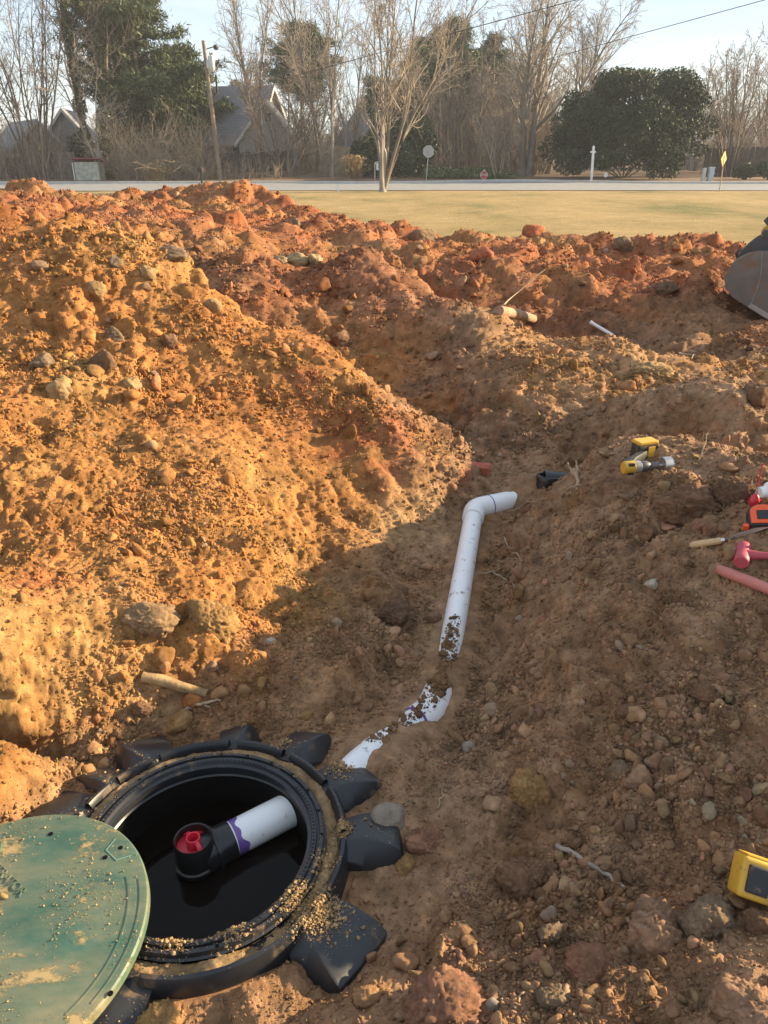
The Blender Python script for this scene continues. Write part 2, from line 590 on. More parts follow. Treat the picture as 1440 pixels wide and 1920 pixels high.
def seg_info(q, L):
    """nearest point on polyline L (n,4: x,y,z,s): distance, z, s"""
    best = np.full(len(q), 1e9); bz = np.zeros(len(q)); bs = np.zeros(len(q))
    for a, b in zip(L[:-1], L[1:]):
        ab = b[:2] - a[:2]
        t = np.clip(((q - a[:2]) @ ab) / (ab @ ab), 0, 1)
        d = np.linalg.norm(q - (a[:2] + t[:, None] * ab), axis=1)
        m = d < best
        best[m] = d[m]
        bz[m] = (a[2] + t * (b[2] - a[2]))[m]
        bs[m] = (a[3] + t * (b[3] - a[3]))[m]
    return best, bz, bs

def shaped_z(x, y):
    """ground with the tank pit, the pipe trench and the outer edge worked in; also how rough it may be"""
    z = base_z(x, y)
    rough = np.ones_like(z)
    q = np.stack([x, y], 1)
    # the pipe lies in its bed
    m = (np.abs(x - .2) < 1.4) & (y > 1.2) & (y < 5.2)
    if m.any():
        d, pz, s = seg_info(q[m], PIPE)
        bed = pz + s
        w = 1 - sstep(.05, .24, d)
        zm = z[m]
        zm = zm * (1 - w) + bed * w
        z[m] = zm
        rough[m] *= 1 - .75 * (1 - sstep(.07, .3, d))
    # pit around the tank mouth
    r = np.hypot(x - TANK[0], y - TANK[1])
    th = np.arctan2(y - TANK[1], x - TANK[0])
    lvl = TANK[2] - .048 + .050 * np.exp(-((th + 1.7) / .75) ** 2) + .02 * np.sin(3 * th + 1) - .035 * np.exp(-((th - .1) / .8) ** 2)
    w = 1 - sstep(.50, .66, r)
    z = z * (1 - w) + np.minimum(z, lvl) * w
    rough *= 1 - .60 * (1 - sstep(.48, .95, r))
    # the lid rests on the ground beside it
    r2 = np.hypot(x - LID_C[0], y - LID_C[1])
    w = 1 - sstep(.36, .46, r2)
    z = z * (1 - w) + np.minimum(z, LID_C[2] - .10) * w
    rough *= 1 - .7 * (1 - sstep(.34, .6, r2))
    # trodden where the tools were put down
    tq = P(1400, 1030, 2.42)
    rough *= 1 - .65 * np.exp(-((x - tq[0]) ** 2 + (y - tq[1]) ** 2) / .22 ** 2)
    # behind the last ridge the heaps run out onto the lawn
    over = y - crest_y(x)
    z = z - np.clip(over, 0, None) * .62
    z = np.maximum(z, -.35)
    # around the edges, far out of the picture
    e = sstep(9.5, 12.5, np.abs(x))
    z = z * (1 - e) + e * -.2
    w = 1 - sstep(.385, .405, r)
    z = z * (1 - w) + (TANK[2] - .75) * w
    rough = np.where(r < .43, 0, rough)
    return z, rough

def zones(p):
    """clay colour, with some sun and shade painted in, at points p: ochre, orange, red, brown, grey, in patches"""
    x, y, z = p[:, 0], p[:, 1], p[:, 2]
    ochre = np.array((.365, .180, .060)); orange = np.array((.335, .142, .045)); red = np.array((.265, .078, .034))
    brown = np.array((.285, .178, .105)); grey = np.array((.38, .26, .165)); umber = np.array((.175, .092, .055)); pale = np.array((.43, .28, .12))  # brown and grey lightened to lift the right bank's shade
    n1 = fbm(p, .55, 3, .55, 3.1); n2 = fbm(p, 1.7, 4, .6, 11.7); n3 = fbm(p, 4.3, 3, .6, 29.1); n4 = fbm(p, 11., 3, .6, 41.)
    # left heap: ochre to orange-brown; further back and right: redder; near right bank: brown
    left = sstep(.55, -.35, x - .12 * (y - 4) + .25 * n2) * sstep(6.6, 5.3, y + .6 * n1)
    left = left * (.15 + .85 * sstep(-.24, -.02, z + .12 * n2))            # trench shade painted in: less ochre low down, so browner
    far = sstep(5.2, 7.5, y + 1.2 * n1 - .25 * x)
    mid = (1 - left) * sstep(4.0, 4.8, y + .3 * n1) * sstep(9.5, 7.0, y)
    w_umb_shade = (.75 + 1.3 * sstep(5.9, 5.2, y) * sstep(1.0, .6, x)) * mid * (1 - .7 * sstep(.5, 1.1, x) * sstep(4.4, 4.8, y) * sstep(6.3, 5.9, y)) * np.clip(1 + 1.2 * n2, .1, 3)  # darker clay of the middle bank, with its front-face shade painted in
    w_och = left * 1.0 + (1 - left) * .18
    w_red = .15 + far * .95 + .10 * left
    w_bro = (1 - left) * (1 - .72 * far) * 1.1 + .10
    w_org = .38 + .50 * left + .25 * far
    w_och = w_och + 1.1 * sstep(.5, 1.1, x) * sstep(4.4, 4.8, y) * sstep(6.3, 5.9, y)  # extra ochre paints the sunlit shelf of the middle bank brighter
    w_och = w_och * np.clip(1 + 1.3 * n2, .1, 3)
    w_red = w_red * np.clip(.8 + 2.4 * n1 + 1.4 * n3, .03, 4)
    w_bro = w_bro * np.clip(1 + 1.2 * n3, .1, 3)
    w_org = w_org * np.clip(1 - 1.5 * n2 + n3, .1, 3)
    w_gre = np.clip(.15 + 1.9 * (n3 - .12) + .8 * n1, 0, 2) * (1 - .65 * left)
    w_pal = np.clip(2.6 * (n2 - .28), 0, 1.5) * (.35 + .65 * left)
    # red lens of clay in the cut face and red patches low on the left
    for (u, v, d, rr, k) in ((680,850,4.2,.26,3.0),(560,720,4.5,.22,1.4),(60,1140,2.75,.16,2.6),(860,880,4.2,.14,1.6)):
        c = P(u, v, d)
        w_red = w_red + k * np.exp(-((p - c) ** 2).sum(1) / rr ** 2) * np.clip(.7 + 3 * n3, 0, 2)
    # pale yellowish clay at the foot of the left cut
    for (u, v, d, rr, k) in ((60,1250,2.5,.42,1.6),(250,470,4.9,.5,.9),(760,960,4.0,.35,.9)):
        c = P(u, v, d)
        w_pal = w_pal + k * np.exp(-((p - c) ** 2).sum(1) / rr ** 2) * np.clip(.7 + 1.6 * n3, 0, 2)
    W = np.stack([w_och, w_org, w_red, w_bro, w_gre, w_pal, w_umb_shade], 1) ** 1.6
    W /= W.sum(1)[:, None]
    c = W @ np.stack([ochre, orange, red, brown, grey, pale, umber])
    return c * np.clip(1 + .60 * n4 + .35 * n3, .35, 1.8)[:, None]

# polar sheet around the photographer: fine where the photo looks, coarse elsewhere
NA = 540
ang_f = np.linspace(-R(36), R(36), NA)
side = np.concatenate([np.linspace(R(36.3), R(60), 72), np.linspace(R(62), R(150), 22)])
ang = np.concatenate([-side[::-1], ang_f, side])
rad = np.concatenate([np.linspace(.10, .52, 10)[:-1], np.exp(np.linspace(math.log(.52), math.log(1.7), 215)), np.exp(np.linspace(math.log(1.7), math.log(5.4), 560))[1:], np.exp(np.linspace(math.log(5.4), math.log(19.5), 330))[1:]])
AA, RR = np.meshgrid(ang, rad, indexing='ij')
X = (RR * np.sin(AA)).ravel(); Y = (RR * np.cos(AA)).ravel()
Z, ROUGH = shaped_z(X, Y)
na, nr = len(ang), len(rad)
def grid_normals(Xg, Yg, Zg):
    Pg = np.stack([Xg, Yg, Zg], -1)
    da = np.gradient(Pg, axis=0); dr = np.gradient(Pg, axis=1)
    n = np.cross(dr, da)
    n /= np.linalg.norm(n, axis=-1)[..., None] + 1e-12
    n[n[..., 2] < 0] *= -1
    return n
NRM = grid_normals(X.reshape(na, nr), Y.reshape(na, nr), Z.reshape(na, nr)).reshape(-1, 3)
p0 = np.stack([X, Y, Z], 1)
def billow(p, f, seed):
    return np.abs(noise3(p * f + seed)) * 2 - .35
warp = np.stack([noise3(p0 * 3.1 + 5), noise3(p0 * 3.1 + 15), noise3(p0 * 3.1 + 25)], 1) * .10
pw = p0 + warp
crumb = sstep(-.15, .25, fbm(p0, 1.3, 2, .5, 77.))         # where the ground is cloddy rather than scraped smooth
dist = np.hypot(X, Y)
fine = 1 - sstep(R(36), R(39), np.abs(np.arctan2(X, Y)))   # the finest grain only where the sheet is fine enough to carry it
def blocks(p, size, seed, cover, tilt=.9):
    """broken clay: each cell is a tilted facet standing more or less proud, cracks between"""
    q = (p / size + seed).astype(np.float32)
    c = np.floor(q).astype(np.int32)
    f = q - c
    d1 = np.full(len(p), 9., np.float32); d2 = d1.copy(); out = np.zeros(len(p), np.float32)
    for dx in (-1, 0, 1):
        for dy in (-1, 0, 1):
            for dz in (-1, 0, 1):
                h = _perm[_perm[_perm[(c[:, 0] + dx) & 255] + ((c[:, 1] + dy) & 255)] + ((c[:, 2] + dz) & 255)]
                j = _jit[h]
                e0 = f[:, 0] - dx - j[:, 0]; e1 = f[:, 1] - dy - j[:, 1]; e2 = f[:, 2] - dz - j[:, 2]
                d = e0 * e0 + e1 * e1 + e2 * e2
                m = d < d1
                d2 = np.where(m, d1, np.minimum(d2, d))
                hv = (j[:, 3] * .9 + .25) * (j[:, 4] < cover) + tilt * ((j[:, 5] - .5) * e0 + (j[:, 6] - .5) * e1 + (j[:, 7] - .5) * e2)
                out = np.where(m, hv, out)
                d1 = np.where(m, d, d1)
    out = np.maximum(out, -.06)
    edge = np.clip((np.sqrt(d2) - np.sqrt(d1)) / .30, 0, 1)
    return out * np.sqrt(edge) - .05 * (1 - edge)
_jit = np.random.RandomState(3).rand(256, 8).astype(np.float32)
disp = .085 * noise3(p0 * 1.9 + 2) * sstep(.8, 2.5, dist)
disp += .060 * billow(pw, 3.6, 50) * (.45 + .55 * crumb)
disp *= 1 + .55 * sstep(4.5, 9, dist)
disp += .030 * billow(pw, 8.5, 60) * (.35 + .65 * crumb)
disp += .013 * (.4 + .6 * fine) * billow(pw, 19., 70) * (.35 + .65 * crumb)
disp += .006 * fine * billow(p0, 41., 80) * (.5 + .5 * crumb)
disp += fine * (.0055 * noise3(p0 * 90. + 90) + .0030 * noise3(p0 * 190. + 95))
pj = p0 + warp * .25 + .012 * np.stack([noise3(p0 * 30 + 1), noise3(p0 * 30 + 2), noise3(p0 * 30 + 3)], 1)
clump = sstep(-.12, .22, fbm(p0, 2.3, 2, .5, 131.))
fw = sstep(4.8, 7.5, dist)
disp += .055 * blocks(pj, .17, 3.3, .38) * (.12 + .88 * clump) * (1 - .75 * fw) + .105 * blocks(pj, .40, 2.3, .42) * fw
disp += .027 * blocks(pj, .068, 9.1, .5) * (.30 + .70 * crumb)
disp += .0115 * fine * blocks(pj, .030, 5.7, .6)
cutf = np.clip(np.exp(-((p0 - P(720, 900, 4.05)) ** 2 / np.array([.60, .45, .42]) ** 2).sum(1)) + .9 * np.exp(-((p0 - P(520, 760, 4.2)) ** 2 / np.array([.42, .45, .38]) ** 2).sum(1)), 0, 1)
disp *= 1 - .55 * cutf
gq = p0 @ np.array([[.80, .60, 0], [-.15, .2, .30], [.2, -.27, .55]]).T
gq = gq + .09 * np.stack([noise3(p0 * 4 + 8), noise3(p0 * 4 + 18), noise3(p0 * 4 + 28)], 1)
disp += cutf * .034 * (np.abs(noise3(gq * np.array([7., 2.6, 2.6]) + 7)) * 2 - .4)
disp *= ROUGH
disp += .0025 * fine * noise3(p0 * 120. + 90) * sstep(.02, .1, ROUGH + .03)
pos = p0 + NRM * disp[:, None]
SOIL_POS, SOIL_CRUMB, SOIL_ROUGH = pos, crumb, ROUGH
idx = np.arange(na * nr).reshape(na, nr)
F = np.stack([idx[:-1, :-1], idx[:-1, 1:], idx[1:, 1:], idx[1:, :-1]], -1).reshape(-1, 4)
MAT['soil'] = soil_material('clay_soil')
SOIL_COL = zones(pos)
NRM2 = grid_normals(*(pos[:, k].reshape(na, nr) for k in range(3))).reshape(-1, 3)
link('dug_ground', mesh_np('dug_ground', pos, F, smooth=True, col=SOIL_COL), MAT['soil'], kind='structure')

# ground height under any point (with the relief), by polar look-up
_posz = pos[:, 2].reshape(na, nr)
def ground_z(x, y):
    a = math.atan2(x, y); r = math.hypot(x, y)
    i = min(max(int(np.searchsorted(ang, a)), 1), na - 1)
    j = min(max(int(np.searchsorted(rad, r)), 1), nr - 1)
    return float(_posz[i, j])
def hit(u, v, d0=.9, d1=17., lift=0.0):
    """first point of the dug ground met by the ray through pixel (u, v)"""
    d = d0
    while d < d1:
        p = P(u, v, d)
        if p[2] <= ground_z(p[0], p[1]) + lift:
            return p
        d += .004 * d
    return P(u, v, d1)
# ================================================================== LAWN, ROAD, FAR GROUND
def far_z(x, y):
    """lawn level, the road climbing a little across its width, the ground behind rising gently"""
    y = np.asarray(y, float)
    z = .012 * np.clip(y - 47, 0, 10) + .016 * np.clip(y - 57.5, 0, 60) + .004 * np.clip(y - 100, 0, 400)
    berm = .75 * np.exp(-((np.asarray(x) + 8.5) / 5.0) ** 2 - ((y - 66) / 5.0) ** 2)
    return z + berm

def grass_material():
    m, n, l, b = new_mat('winter_lawn')
    geo = n.new('ShaderNodeNewGeometry')
    def nz(scale, det, rough, stretch=None):
        t = n.new('ShaderNodeTexNoise')
        t.inputs['Scale'].default_value = scale
        t.inputs['Detail'].default_value = det
        t.inputs['Roughness'].default_value = rough
        if stretch:
            mp = n.new('ShaderNodeMapping')
            mp.inputs['Scale'].default_value = stretch
            l.new(geo.outputs['Position'], mp.inputs['Vector'])
            l.new(mp.outputs['Vector'], t.inputs['Vector'])
        else:
            l.new(geo.outputs['Position'], t.inputs['Vector'])
        return t
    a = nz(.22, 6, .65, (1, .55, 1)); c = nz(1.1, 12, .9)
    r1 = n.new('ShaderNodeValToRGB')
    e = r1.color_ramp.elements
    e[0].position, e[0].color = .34, (.20, .185, .080, 1)
    e[1].position, e[1].color = .60, (.42, .305, .15, 1)
    x = e.new(.46); x.color = (.345, .255, .12, 1)
    l.new(a.outputs['Fac'], r1.inputs['Fac'])
    mr = n.new('ShaderNodeMapRange')
    mr.inputs['From Min'].default_value, mr.inputs['From Max'].default_value = .3, .7
    mr.inputs['To Min'].default_value, mr.inputs['To Max'].default_value = .62, 1.38
    l.new(c.outputs['Fac'], mr.inputs['Value'])
    s = n.new('ShaderNodeVectorMath'); s.operation = 'SCALE'
    l.new(r1.outputs['Color'], s.inputs[0]); l.new(mr.outputs['Result'], s.inputs['Scale'])
    l.new(s.outputs['Vector'], b.inputs['Base Color'])
    b.inputs['Roughness'].default_value = 1.0
    b.inputs['Specular IOR Level'].default_value = .1
    bp = n.new('ShaderNodeBump'); bp.inputs['Strength'].default_value = .9; bp.inputs['Distance'].default_value = .06
    n3 = nz(26, 6, .8)
    l.new(n3.outputs['Fac'], bp.inputs['Height']); l.new(bp.outputs['Normal'], b.inputs['Normal'])
    return m
MAT['lawn'] = grass_material()

def sheet(name, xs, ys_fn, nrows, mat, dz=0.0):
    """sheet whose rows run between two curves y0(x), y1(x)"""
    V, n = [], len(xs)
    for k in range(nrows):
        t = k / (nrows - 1)
        for x in xs:
            y0, y1 = ys_fn(x)
            y = y0 + (y1 - y0) * t ** 1.6
            V.append((x, y, float(far_z(x, y)) + dz))
    idx = np.arange(n * nrows).reshape(nrows, n)
    F = np.stack([idx[:-1, :-1], idx[:-1, 1:], idx[1:, 1:], idx[1:, :-1]], -1).reshape(-1, 4)
    return link(name, mesh_np(name, np.array(V), F, smooth=True), mat, kind='structure')

xs_l = np.concatenate([np.linspace(-260, -20, 12), np.linspace(-18, 30, 60), np.linspace(32, 260, 12)])
road_near = lambda x: 45.6 + .012 * x + .9 * math.exp(-((x - 5) / 14) ** 2)
def road_far(x):
    return 56.2 + .010 * x + 3.4 * math.exp(-((x - 9.5) / 5.5) ** 2) - 1.2 * math.exp(-((x - 26) / 8.0) ** 2)
sheet('lawn', xs_l, lambda x: (crest_y(x) + .15, 50.0), 40, MAT['lawn'])
MAT['asphalt'] = plain('worn_asphalt', (.26, .255, .25), rough=.9, var=.12, scale=1.5, bump=.3, bscale=60)
sheet('road', xs_l, lambda x: (road_near(x), 60.5), 8, MAT['asphalt'], dz=.03)
MAT['leaf_litter'] = plain('leaf_litter', (.17, .10, .052), rough=1, var=.45, scale=1.4, bump=.9, bscale=9)
sheet('woodland_ground', xs_l, lambda x: (road_far(x), 400.0), 60, MAT['leaf_litter'], dz=.12)
MAT['concrete'] = plain('concrete', (.46, .44, .40), rough=.9, var=.12, scale=3, bump=.2)
kb = MB()
prev = None
kx = np.linspace(-60, 60, 121)
for x in kx:
    y = road_far(x); z = float(far_z(x, y))
    r = [Vector((x, y - .30, z + .02)), Vector((x, y - .26, z + .15)), Vector((x, y - .02, z + .16)), Vector((x, y + .02, z + .02))]
    if prev: kb.loft([prev, r], cap=False)
    prev = r
kb.build('kerb', MAT['concrete'], kind='structure')
# the worn bare strip where the lawn meets the spoil
MAT['bare'] = plain('bare_dry_earth', (.36, .24, .13), rough=1, var=.3, scale=2, bump=.6, bscale=20)
V, k = [], 26
sx = np.linspace(-2.5, 1.9, k)
for x in sx:
    t = (x + 2.5) / 4.4
    yc = 18.2 - 4.6 * t; w = 1.5 - 1.0 * abs(t - .45)
    for s in (-.5, .5):
        V.append((x, yc + s * w * (1 + .25 * math.sin(x * 7)), .008))
idx = np.arange(2 * k).reshape(k, 2)
link('bare_path', mesh_np('bare_path', np.array(V), np.stack([idx[:-1, 0], idx[1:, 0], idx[1:, 1], idx[:-1, 1]], -1)), MAT['bare'], kind='structure')
# ================================================================== TREES
def tubes_np(C, Rr, sides):
    """C (B,K,3) centre lines, Rr (B,K) radii -> V, F"""
    B, K, _ = C.shape
    T = np.gradient(C, axis=1)
    T /= np.linalg.norm(T, axis=2)[..., None] + 1e-9
    up = np.where(np.abs(T[..., 2:3]) > .9, np.array([1., 0, 0]), np.array([0, 0, 1.]))
    A = np.cross(T, up); A /= np.linalg.norm(A, axis=2)[..., None] + 1e-9
    Bn = np.cross(T, A)
    an = np.arange(sides) * 2 * np.pi / sides
    V = C[:, :, None] + Rr[:, :, None, None] * (A[:, :, None] * np.cos(an)[:, None] + Bn[:, :, None] * np.sin(an)[:, None])
    idx = np.arange(B * K * sides).reshape(B, K, sides)
    nx = np.roll(idx, -1, axis=2)
    F = np.stack([idx[:, :-1], nx[:, :-1], nx[:, 1:], idx[:, 1:]], -1).reshape(-1, 4)
    return V.reshape(-1, 3), F

def grow(rng, start, direc, length, r0, r1, K, wander, lift, gk=0.0):
    """B branches: start (B,3), direc (B,3), length (B,), radii (B,) -> C (B,K,3), Rr (B,K)"""
    B = len(start)
    C = np.empty((B, K, 3)); C[:, 0] = start
    d = direc / (np.linalg.norm(direc, axis=1)[:, None] + 1e-9)
    for k in range(1, K):
        d = d + rng.normal(size=(B, 3)) * wander + np.array([0, 0, lift])
        d /= np.linalg.norm(d, axis=1)[:, None] + 1e-9
        C[:, k] = C[:, k - 1] + d * (length / (K - 1))[:, None]
    t = np.linspace(0, 1, K)
    return C, r0[:, None] * (1 - t) + r1[:, None] * t

def bare_tree(seed, H, stems=1, lean=.12, r0=.16, n=(14, 7, 5), ratio=(.5, .5, .5), ang=(.75, .8, .9),
              tmin=.28, lift=(.02, .09, .06, .05), wander=(.05, .12, .16, .2), rmin=.011, tilt=(0, 0), K0=12, base_spread=.0):
    """bare tree in local space: (V,F) of trunk and limbs, (V,F) of the twigs"""
    rng = np.random.RandomState(seed)
    a = rng.rand(stems) * 6.283
    ln = lean * (.4 + rng.rand(stems)) if stems > 1 else lean * rng.rand(1)
    st = np.stack([np.cos(a) * base_spread, np.sin(a) * base_spread, np.full(stems, -.15)], 1)
    d = np.stack([np.cos(a) * ln + tilt[0], np.sin(a) * ln + tilt[1], np.ones(stems)], 1)
    Ls = H * (.75 + .3 * rng.rand(stems)) if stems > 1 else np.array([H])
    C, Rr = grow(rng, st, d, Ls, np.full(stems, r0), np.full(stems, rmin * 1.3), K0, wander[0], lift[0])
    Rr[:, 0] *= 1.35
    out = [tubes_np(C, Rr, 8)]
    Lc = Ls
    for lev in range(len(n)):
        B, K, _ = C.shape
        m = n[lev]
        t0 = tmin if lev == 0 else .15
        t = t0 + (1 - t0) * (np.arange(m)[None] + rng.rand(B, m)) / m
        t = np.clip(t, 0, .985)
        f = t * (K - 1); i = np.minimum(f.astype(int), K - 2); fr = (f - i)[..., None]
        bi = np.arange(B)[:, None]
        s = C[bi, i] * (1 - fr) + C[bi, i + 1] * fr
        td = C[bi, i + 1] - C[bi, i]
        td /= np.linalg.norm(td, axis=2)[..., None] + 1e-9
        rp = Rr[bi, i] * (1 - fr[..., 0]) + Rr[bi, i + 1] * fr[..., 0]
        rv = rng.normal(size=td.shape)
        pr = rv - (rv * td).sum(2)[..., None] * td
        pr /= np.linalg.norm(pr, axis=2)[..., None] + 1e-9
        an = ang[lev] * (.7 + .6 * rng.rand(B, m))[..., None]
        dd = td * np.cos(an) + pr * np.sin(an)
        L = (Lc[:, None] * ratio[lev] * (1.12 - .72 * t) * (.6 + .7 * rng.rand(B, m)))
        s, dd, L, rp = s.reshape(-1, 3), dd.reshape(-1, 3), L.ravel(), rp.ravel()
        rr = np.maximum(rp * .62, rmin)
        K = (7, 4, 3)[min(lev, 2)]
        C, Rr = grow(rng, s, dd, L, rr, np.full(len(s), rmin * .75), K, wander[lev + 1], lift[lev + 1])
        out.append(tubes_np(C, Rr, (5, 3, 3)[min(lev, 2)]))
        Lc = L
    def join(parts):
        V, F, b = [], [], 0
        for v, f in parts:
            V.append(v); F.append(f + b); b += len(v)
        return np.concatenate(V), np.concatenate(F)
    return join(out[:2]), join(out[2:]) if len(out) > 2 else None

def leaves_np(rng, C, size, elong=1.6, flat=0.0, tri=False):
    """one small leaf face per centre"""
    N = len(C)
    a = rng.normal(size=(N, 3)); a[:, 2] *= (1 - flat)
    a /= np.linalg.norm(a, axis=1)[:, None]
    b = np.cross(a, rng.normal(size=(N, 3))); b /= np.linalg.norm(b, axis=1)[:, None]
    s = size * (.6 + .8 * rng.rand(N))[:, None]
    if tri:
        V = np.stack([C - b * s * .5, C + b * s * .5, C + a * s * elong], 1)
        return V.reshape(-1, 3), np.arange(3 * N).reshape(-1, 3)
    V = np.stack([C - a * s * elong * .5, C - b * s * .5, C + a * s * elong * .5, C + b * s * .5], 1)
    return V.reshape(-1, 3), np.arange(4 * N).reshape(-1, 4)

def leaf_mat(name, cols, rough=.55, spec=.35, scale=1.2):
    m, n, l, b = new_mat(name)
    geo = n.new('ShaderNodeNewGeometry')
    nz = n.new('ShaderNodeTexNoise'); nz.inputs['Scale'].default_value = scale; nz.inputs['Detail'].default_value = 4
    l.new(geo.outputs['Position'], nz.inputs['Vector'])
    ad = n.new('ShaderNodeMath'); ad.operation = 'ADD'
    rs = n.new('ShaderNodeMath'); rs.operation = 'MULTIPLY_ADD'; rs.inputs[1].default_value = .5; rs.inputs[2].default_value = -.25
    l.new(geo.outputs['Random Per Island'], rs.inputs[0])
    l.new(nz.outputs['Fac'], ad.inputs[0]); l.new(rs.outputs['Value'], ad.inputs[1])
    rp = n.new('ShaderNodeValToRGB')
    e = rp.color_ramp.elements
    e[0].position, e[0].color = .3, (*cols[0], 1)
    e[1].position, e[1].color = .72, (*cols[-1], 1)
    if len(cols) > 2:
        x = e.new(.5); x.color = (*cols[1], 1)
    l.new(ad.outputs['Value'], rp.inputs['Fac'])
    l.new(rp.outputs['Color'], b.inputs['Base Color'])
    b.inputs['Roughness'].default_value = rough
    b.inputs['Specular IOR Level'].default_value = spec
    return m

MAT['bark_grey'] = leaf_mat('grey_bark', [(.17, .14, .11), (.26, .22, .18), (.36, .31, .26)], .9, .1, 1.1)
MAT['bark_brown'] = leaf_mat('brown_bark', [(.13, .10, .078), (.20, .155, .12), (.27, .215, .17)], .9, .1, 1.1)
MAT['twig'] = leaf_mat('bare_twigs', [(.19, .145, .115), (.26, .205, .165), (.34, .28, .225)], .85, .15, .7)
MAT['twig_grey'] = leaf_mat('bare_grey_twigs', [(.26, .21, .165), (.34, .285, .23), (.42, .36, .29)], .85, .15, .7)
MAT['far_wood'] = leaf_mat('far_bare_wood', [(.20, .16, .13), (.27, .22, .18), (.36, .30, .245)], .9, .1, .25)
MAT['magnolia_leaf'] = leaf_mat('magnolia_leaves', [(.012, .022, .010), (.026, .042, .018), (.060, .078, .034)], .62, .25, .9)
MAT['pine_needle'] = leaf_mat('pine_needles', [(.040, .060, .026), (.068, .092, .038), (.11, .13, .052)], .6, .3, .5)
MAT['ivy_leaf'] = leaf_mat('ivy_leaves', [(.028, .042, .016), (.055, .068, .026), (.095, .095, .04)], .5, .4, .9)
MAT['shrub_leaf'] = leaf_mat('evergreen_shrub_leaves', [(.022, .038, .015), (.042, .062, .024), (.075, .09, .035)], .5, .4, 1.2)
MAT['cover_leaf'] = leaf_mat('ground_cover_leaves', [(.06, .085, .03), (.10, .12, .045), (.16, .17, .07)], .6, .3, 1.0)
MAT['dry_grass'] = leaf_mat('dry_ornamental_grass', [(.26, .17, .08), (.35, .24, .12), (.44, .33, .18)], .8, .2, 2.0)
MAT['reed'] = leaf_mat('dry_brush_stems', [(.24, .18, .135), (.34, .26, .19), (.45, .36, .26)], .85, .15, 1.0)

def place_bare(name, at, label, group=None, mat='bark_grey', tw='twig', part='twigs', rz=None, **kw):
    (tv, tf), br = bare_tree(**kw)
    e = empty(name, at, label, 'tree', group)
    link('trunk', mesh_np('trunk', tv, tf, smooth=True), MAT[mat], e, local=True)
    link('crown', mesh_np('crown', *br), MAT[tw], e, local=True)
    return e

def gp(u, y):
    """ground point of the far terrain seen in column u at distance y"""
    z = 0.0
    for _ in range(3):
        # depth from y and z
        d = y * CP + (EYE - z) * SP
        x = (u - 720) / FPX * d
        z = float(far_z(x, y)) + (.12 if y > 57 else (.03 if y > 46 else 0))
    return np.array((x, y, z))

# --- bare lawn tree in the middle, in front of the road
e = place_bare('bare_maple_tree', gp(717, 44.6), 'multi-stemmed bare young tree standing on the lawn beside the road', None,
           mat='bark_grey', tw='twig_grey', seed=21, H=11.6, stems=6, lean=.27, r0=.10, n=(15, 8, 5), ratio=(.40, .45, .5), ang=(.55, .6, .8),
           tmin=.24, lift=(.01, .07, .05, .04), rmin=.010, base_spread=.03)
m = MB(); rings = []
for k, (zz, rr) in enumerate(((-.2, .27), (.0, .215), (.3, .175), (.9, .165), (1.4, .175), (1.9, .19), (2.15, .12))):
    rings.append([Vector((rr * math.cos(a) * (1 + .1 * math.sin(3 * a)) + .01 * k, rr * math.sin(a), zz)) for a in np.linspace(0, 6.283, 13)[:-1]])
m.loft(rings).build('bole', MAT['bark_grey'], e, smooth=60, local=True)

# --- left thicket trees
place_bare('bare_maple_tree', gp(75, 60), 'clump of thin upright bare stems at the far left behind the road', None, mat='bark_brown', tw='twig',
           seed=3, H=15, stems=11, lean=.17, r0=.085, n=(11, 6, 3), ratio=(.30, .5, .5), ang=(.5, .7, .9), tmin=.25, base_spread=.5, rmin=.012)
place_bare('bare_maple_tree', gp(-25, 61), 'bare tree cut by the left edge of the picture', None, mat='bark_brown', tw='twig',
           seed=4, H=14, stems=4, lean=.2, r0=.11, n=(12, 7, 4), ratio=(.38, .5, .5), base_spread=.2, rmin=.012)
def ivy_on(e, pts, rad, n, seed, mat='ivy_leaf'):
    rng = np.random.RandomState(seed)
    pts = np.array(pts, float)
    t = rng.rand(n) * (len(pts) - 1); i = t.astype(int); f = (t - i)[:, None]
    c = pts[i] * (1 - f) + pts[np.minimum(i + 1, len(pts) - 1)] * f
    rr = rad * (1 - .55 * t / (len(pts) - 1)) * (.35 + .75 * rng.rand(n)) * (1 + .5 * np.sin(t * 9.1 + seed))
    a = rng.rand(n) * 6.283
    c = c + np.stack([np.cos(a) * rr, np.sin(a) * rr, rng.normal(size=n) * .15], 1)
    link('ivy', mesh_np('ivy', *leaves_np(rng, c, .15)), MAT[mat], e, local=True)
for (u, u2, y, H, sd, lab) in ((172, 118, 61, 15, 31, 'tall ivy-wrapped bare tree leaning left beside the grey gable'),
                               (200, 186, 62, 15.5, 32, 'tall ivy-wrapped bare tree rising straight in front of the pine')):
    b0 = gp(u, y); top = Pf(u2, 0, y)
    tx = (top[0] - b0[0]) / (top[2] - b0[2])
    e = place_bare('ivy_covered_tree', b0, lab, 'ivy-wrapped trees by the grey gable', mat='bark_brown', tw='twig', seed=sd, H=H, stems=1, lean=.02, r0=.22,
                   n=(18, 7, 4), ratio=(.34, .5, .5), tmin=.35, tilt=(tx, 0), rmin=.012, wander=(.02, .12, .16, .2), lift=(0, .08, .05, .05))
    ivy_on(e, [(0, 0, 0), (tx * 3, 0, 3), (tx * 6, 0, 6), (tx * 9.5, 0, 9.5), (tx * 12, 0, 12)], .42, 3600, sd)
b0 = gp(192, 59.2)
place_bare('slim_bare_tree', b0, 'slim pale crooked bare tree in front of the ivy-wrapped trunks', None, mat='bark_grey', tw='twig_grey', seed=35, H=9.5, stems=2, lean=.08, r0=.10,
           n=(12, 8, 4), ratio=(.42, .5, .5), ang=(.9, .8, .9), tmin=.2, tilt=(-.10, 0), rmin=.012, wander=(.07, .15, .18, .2))

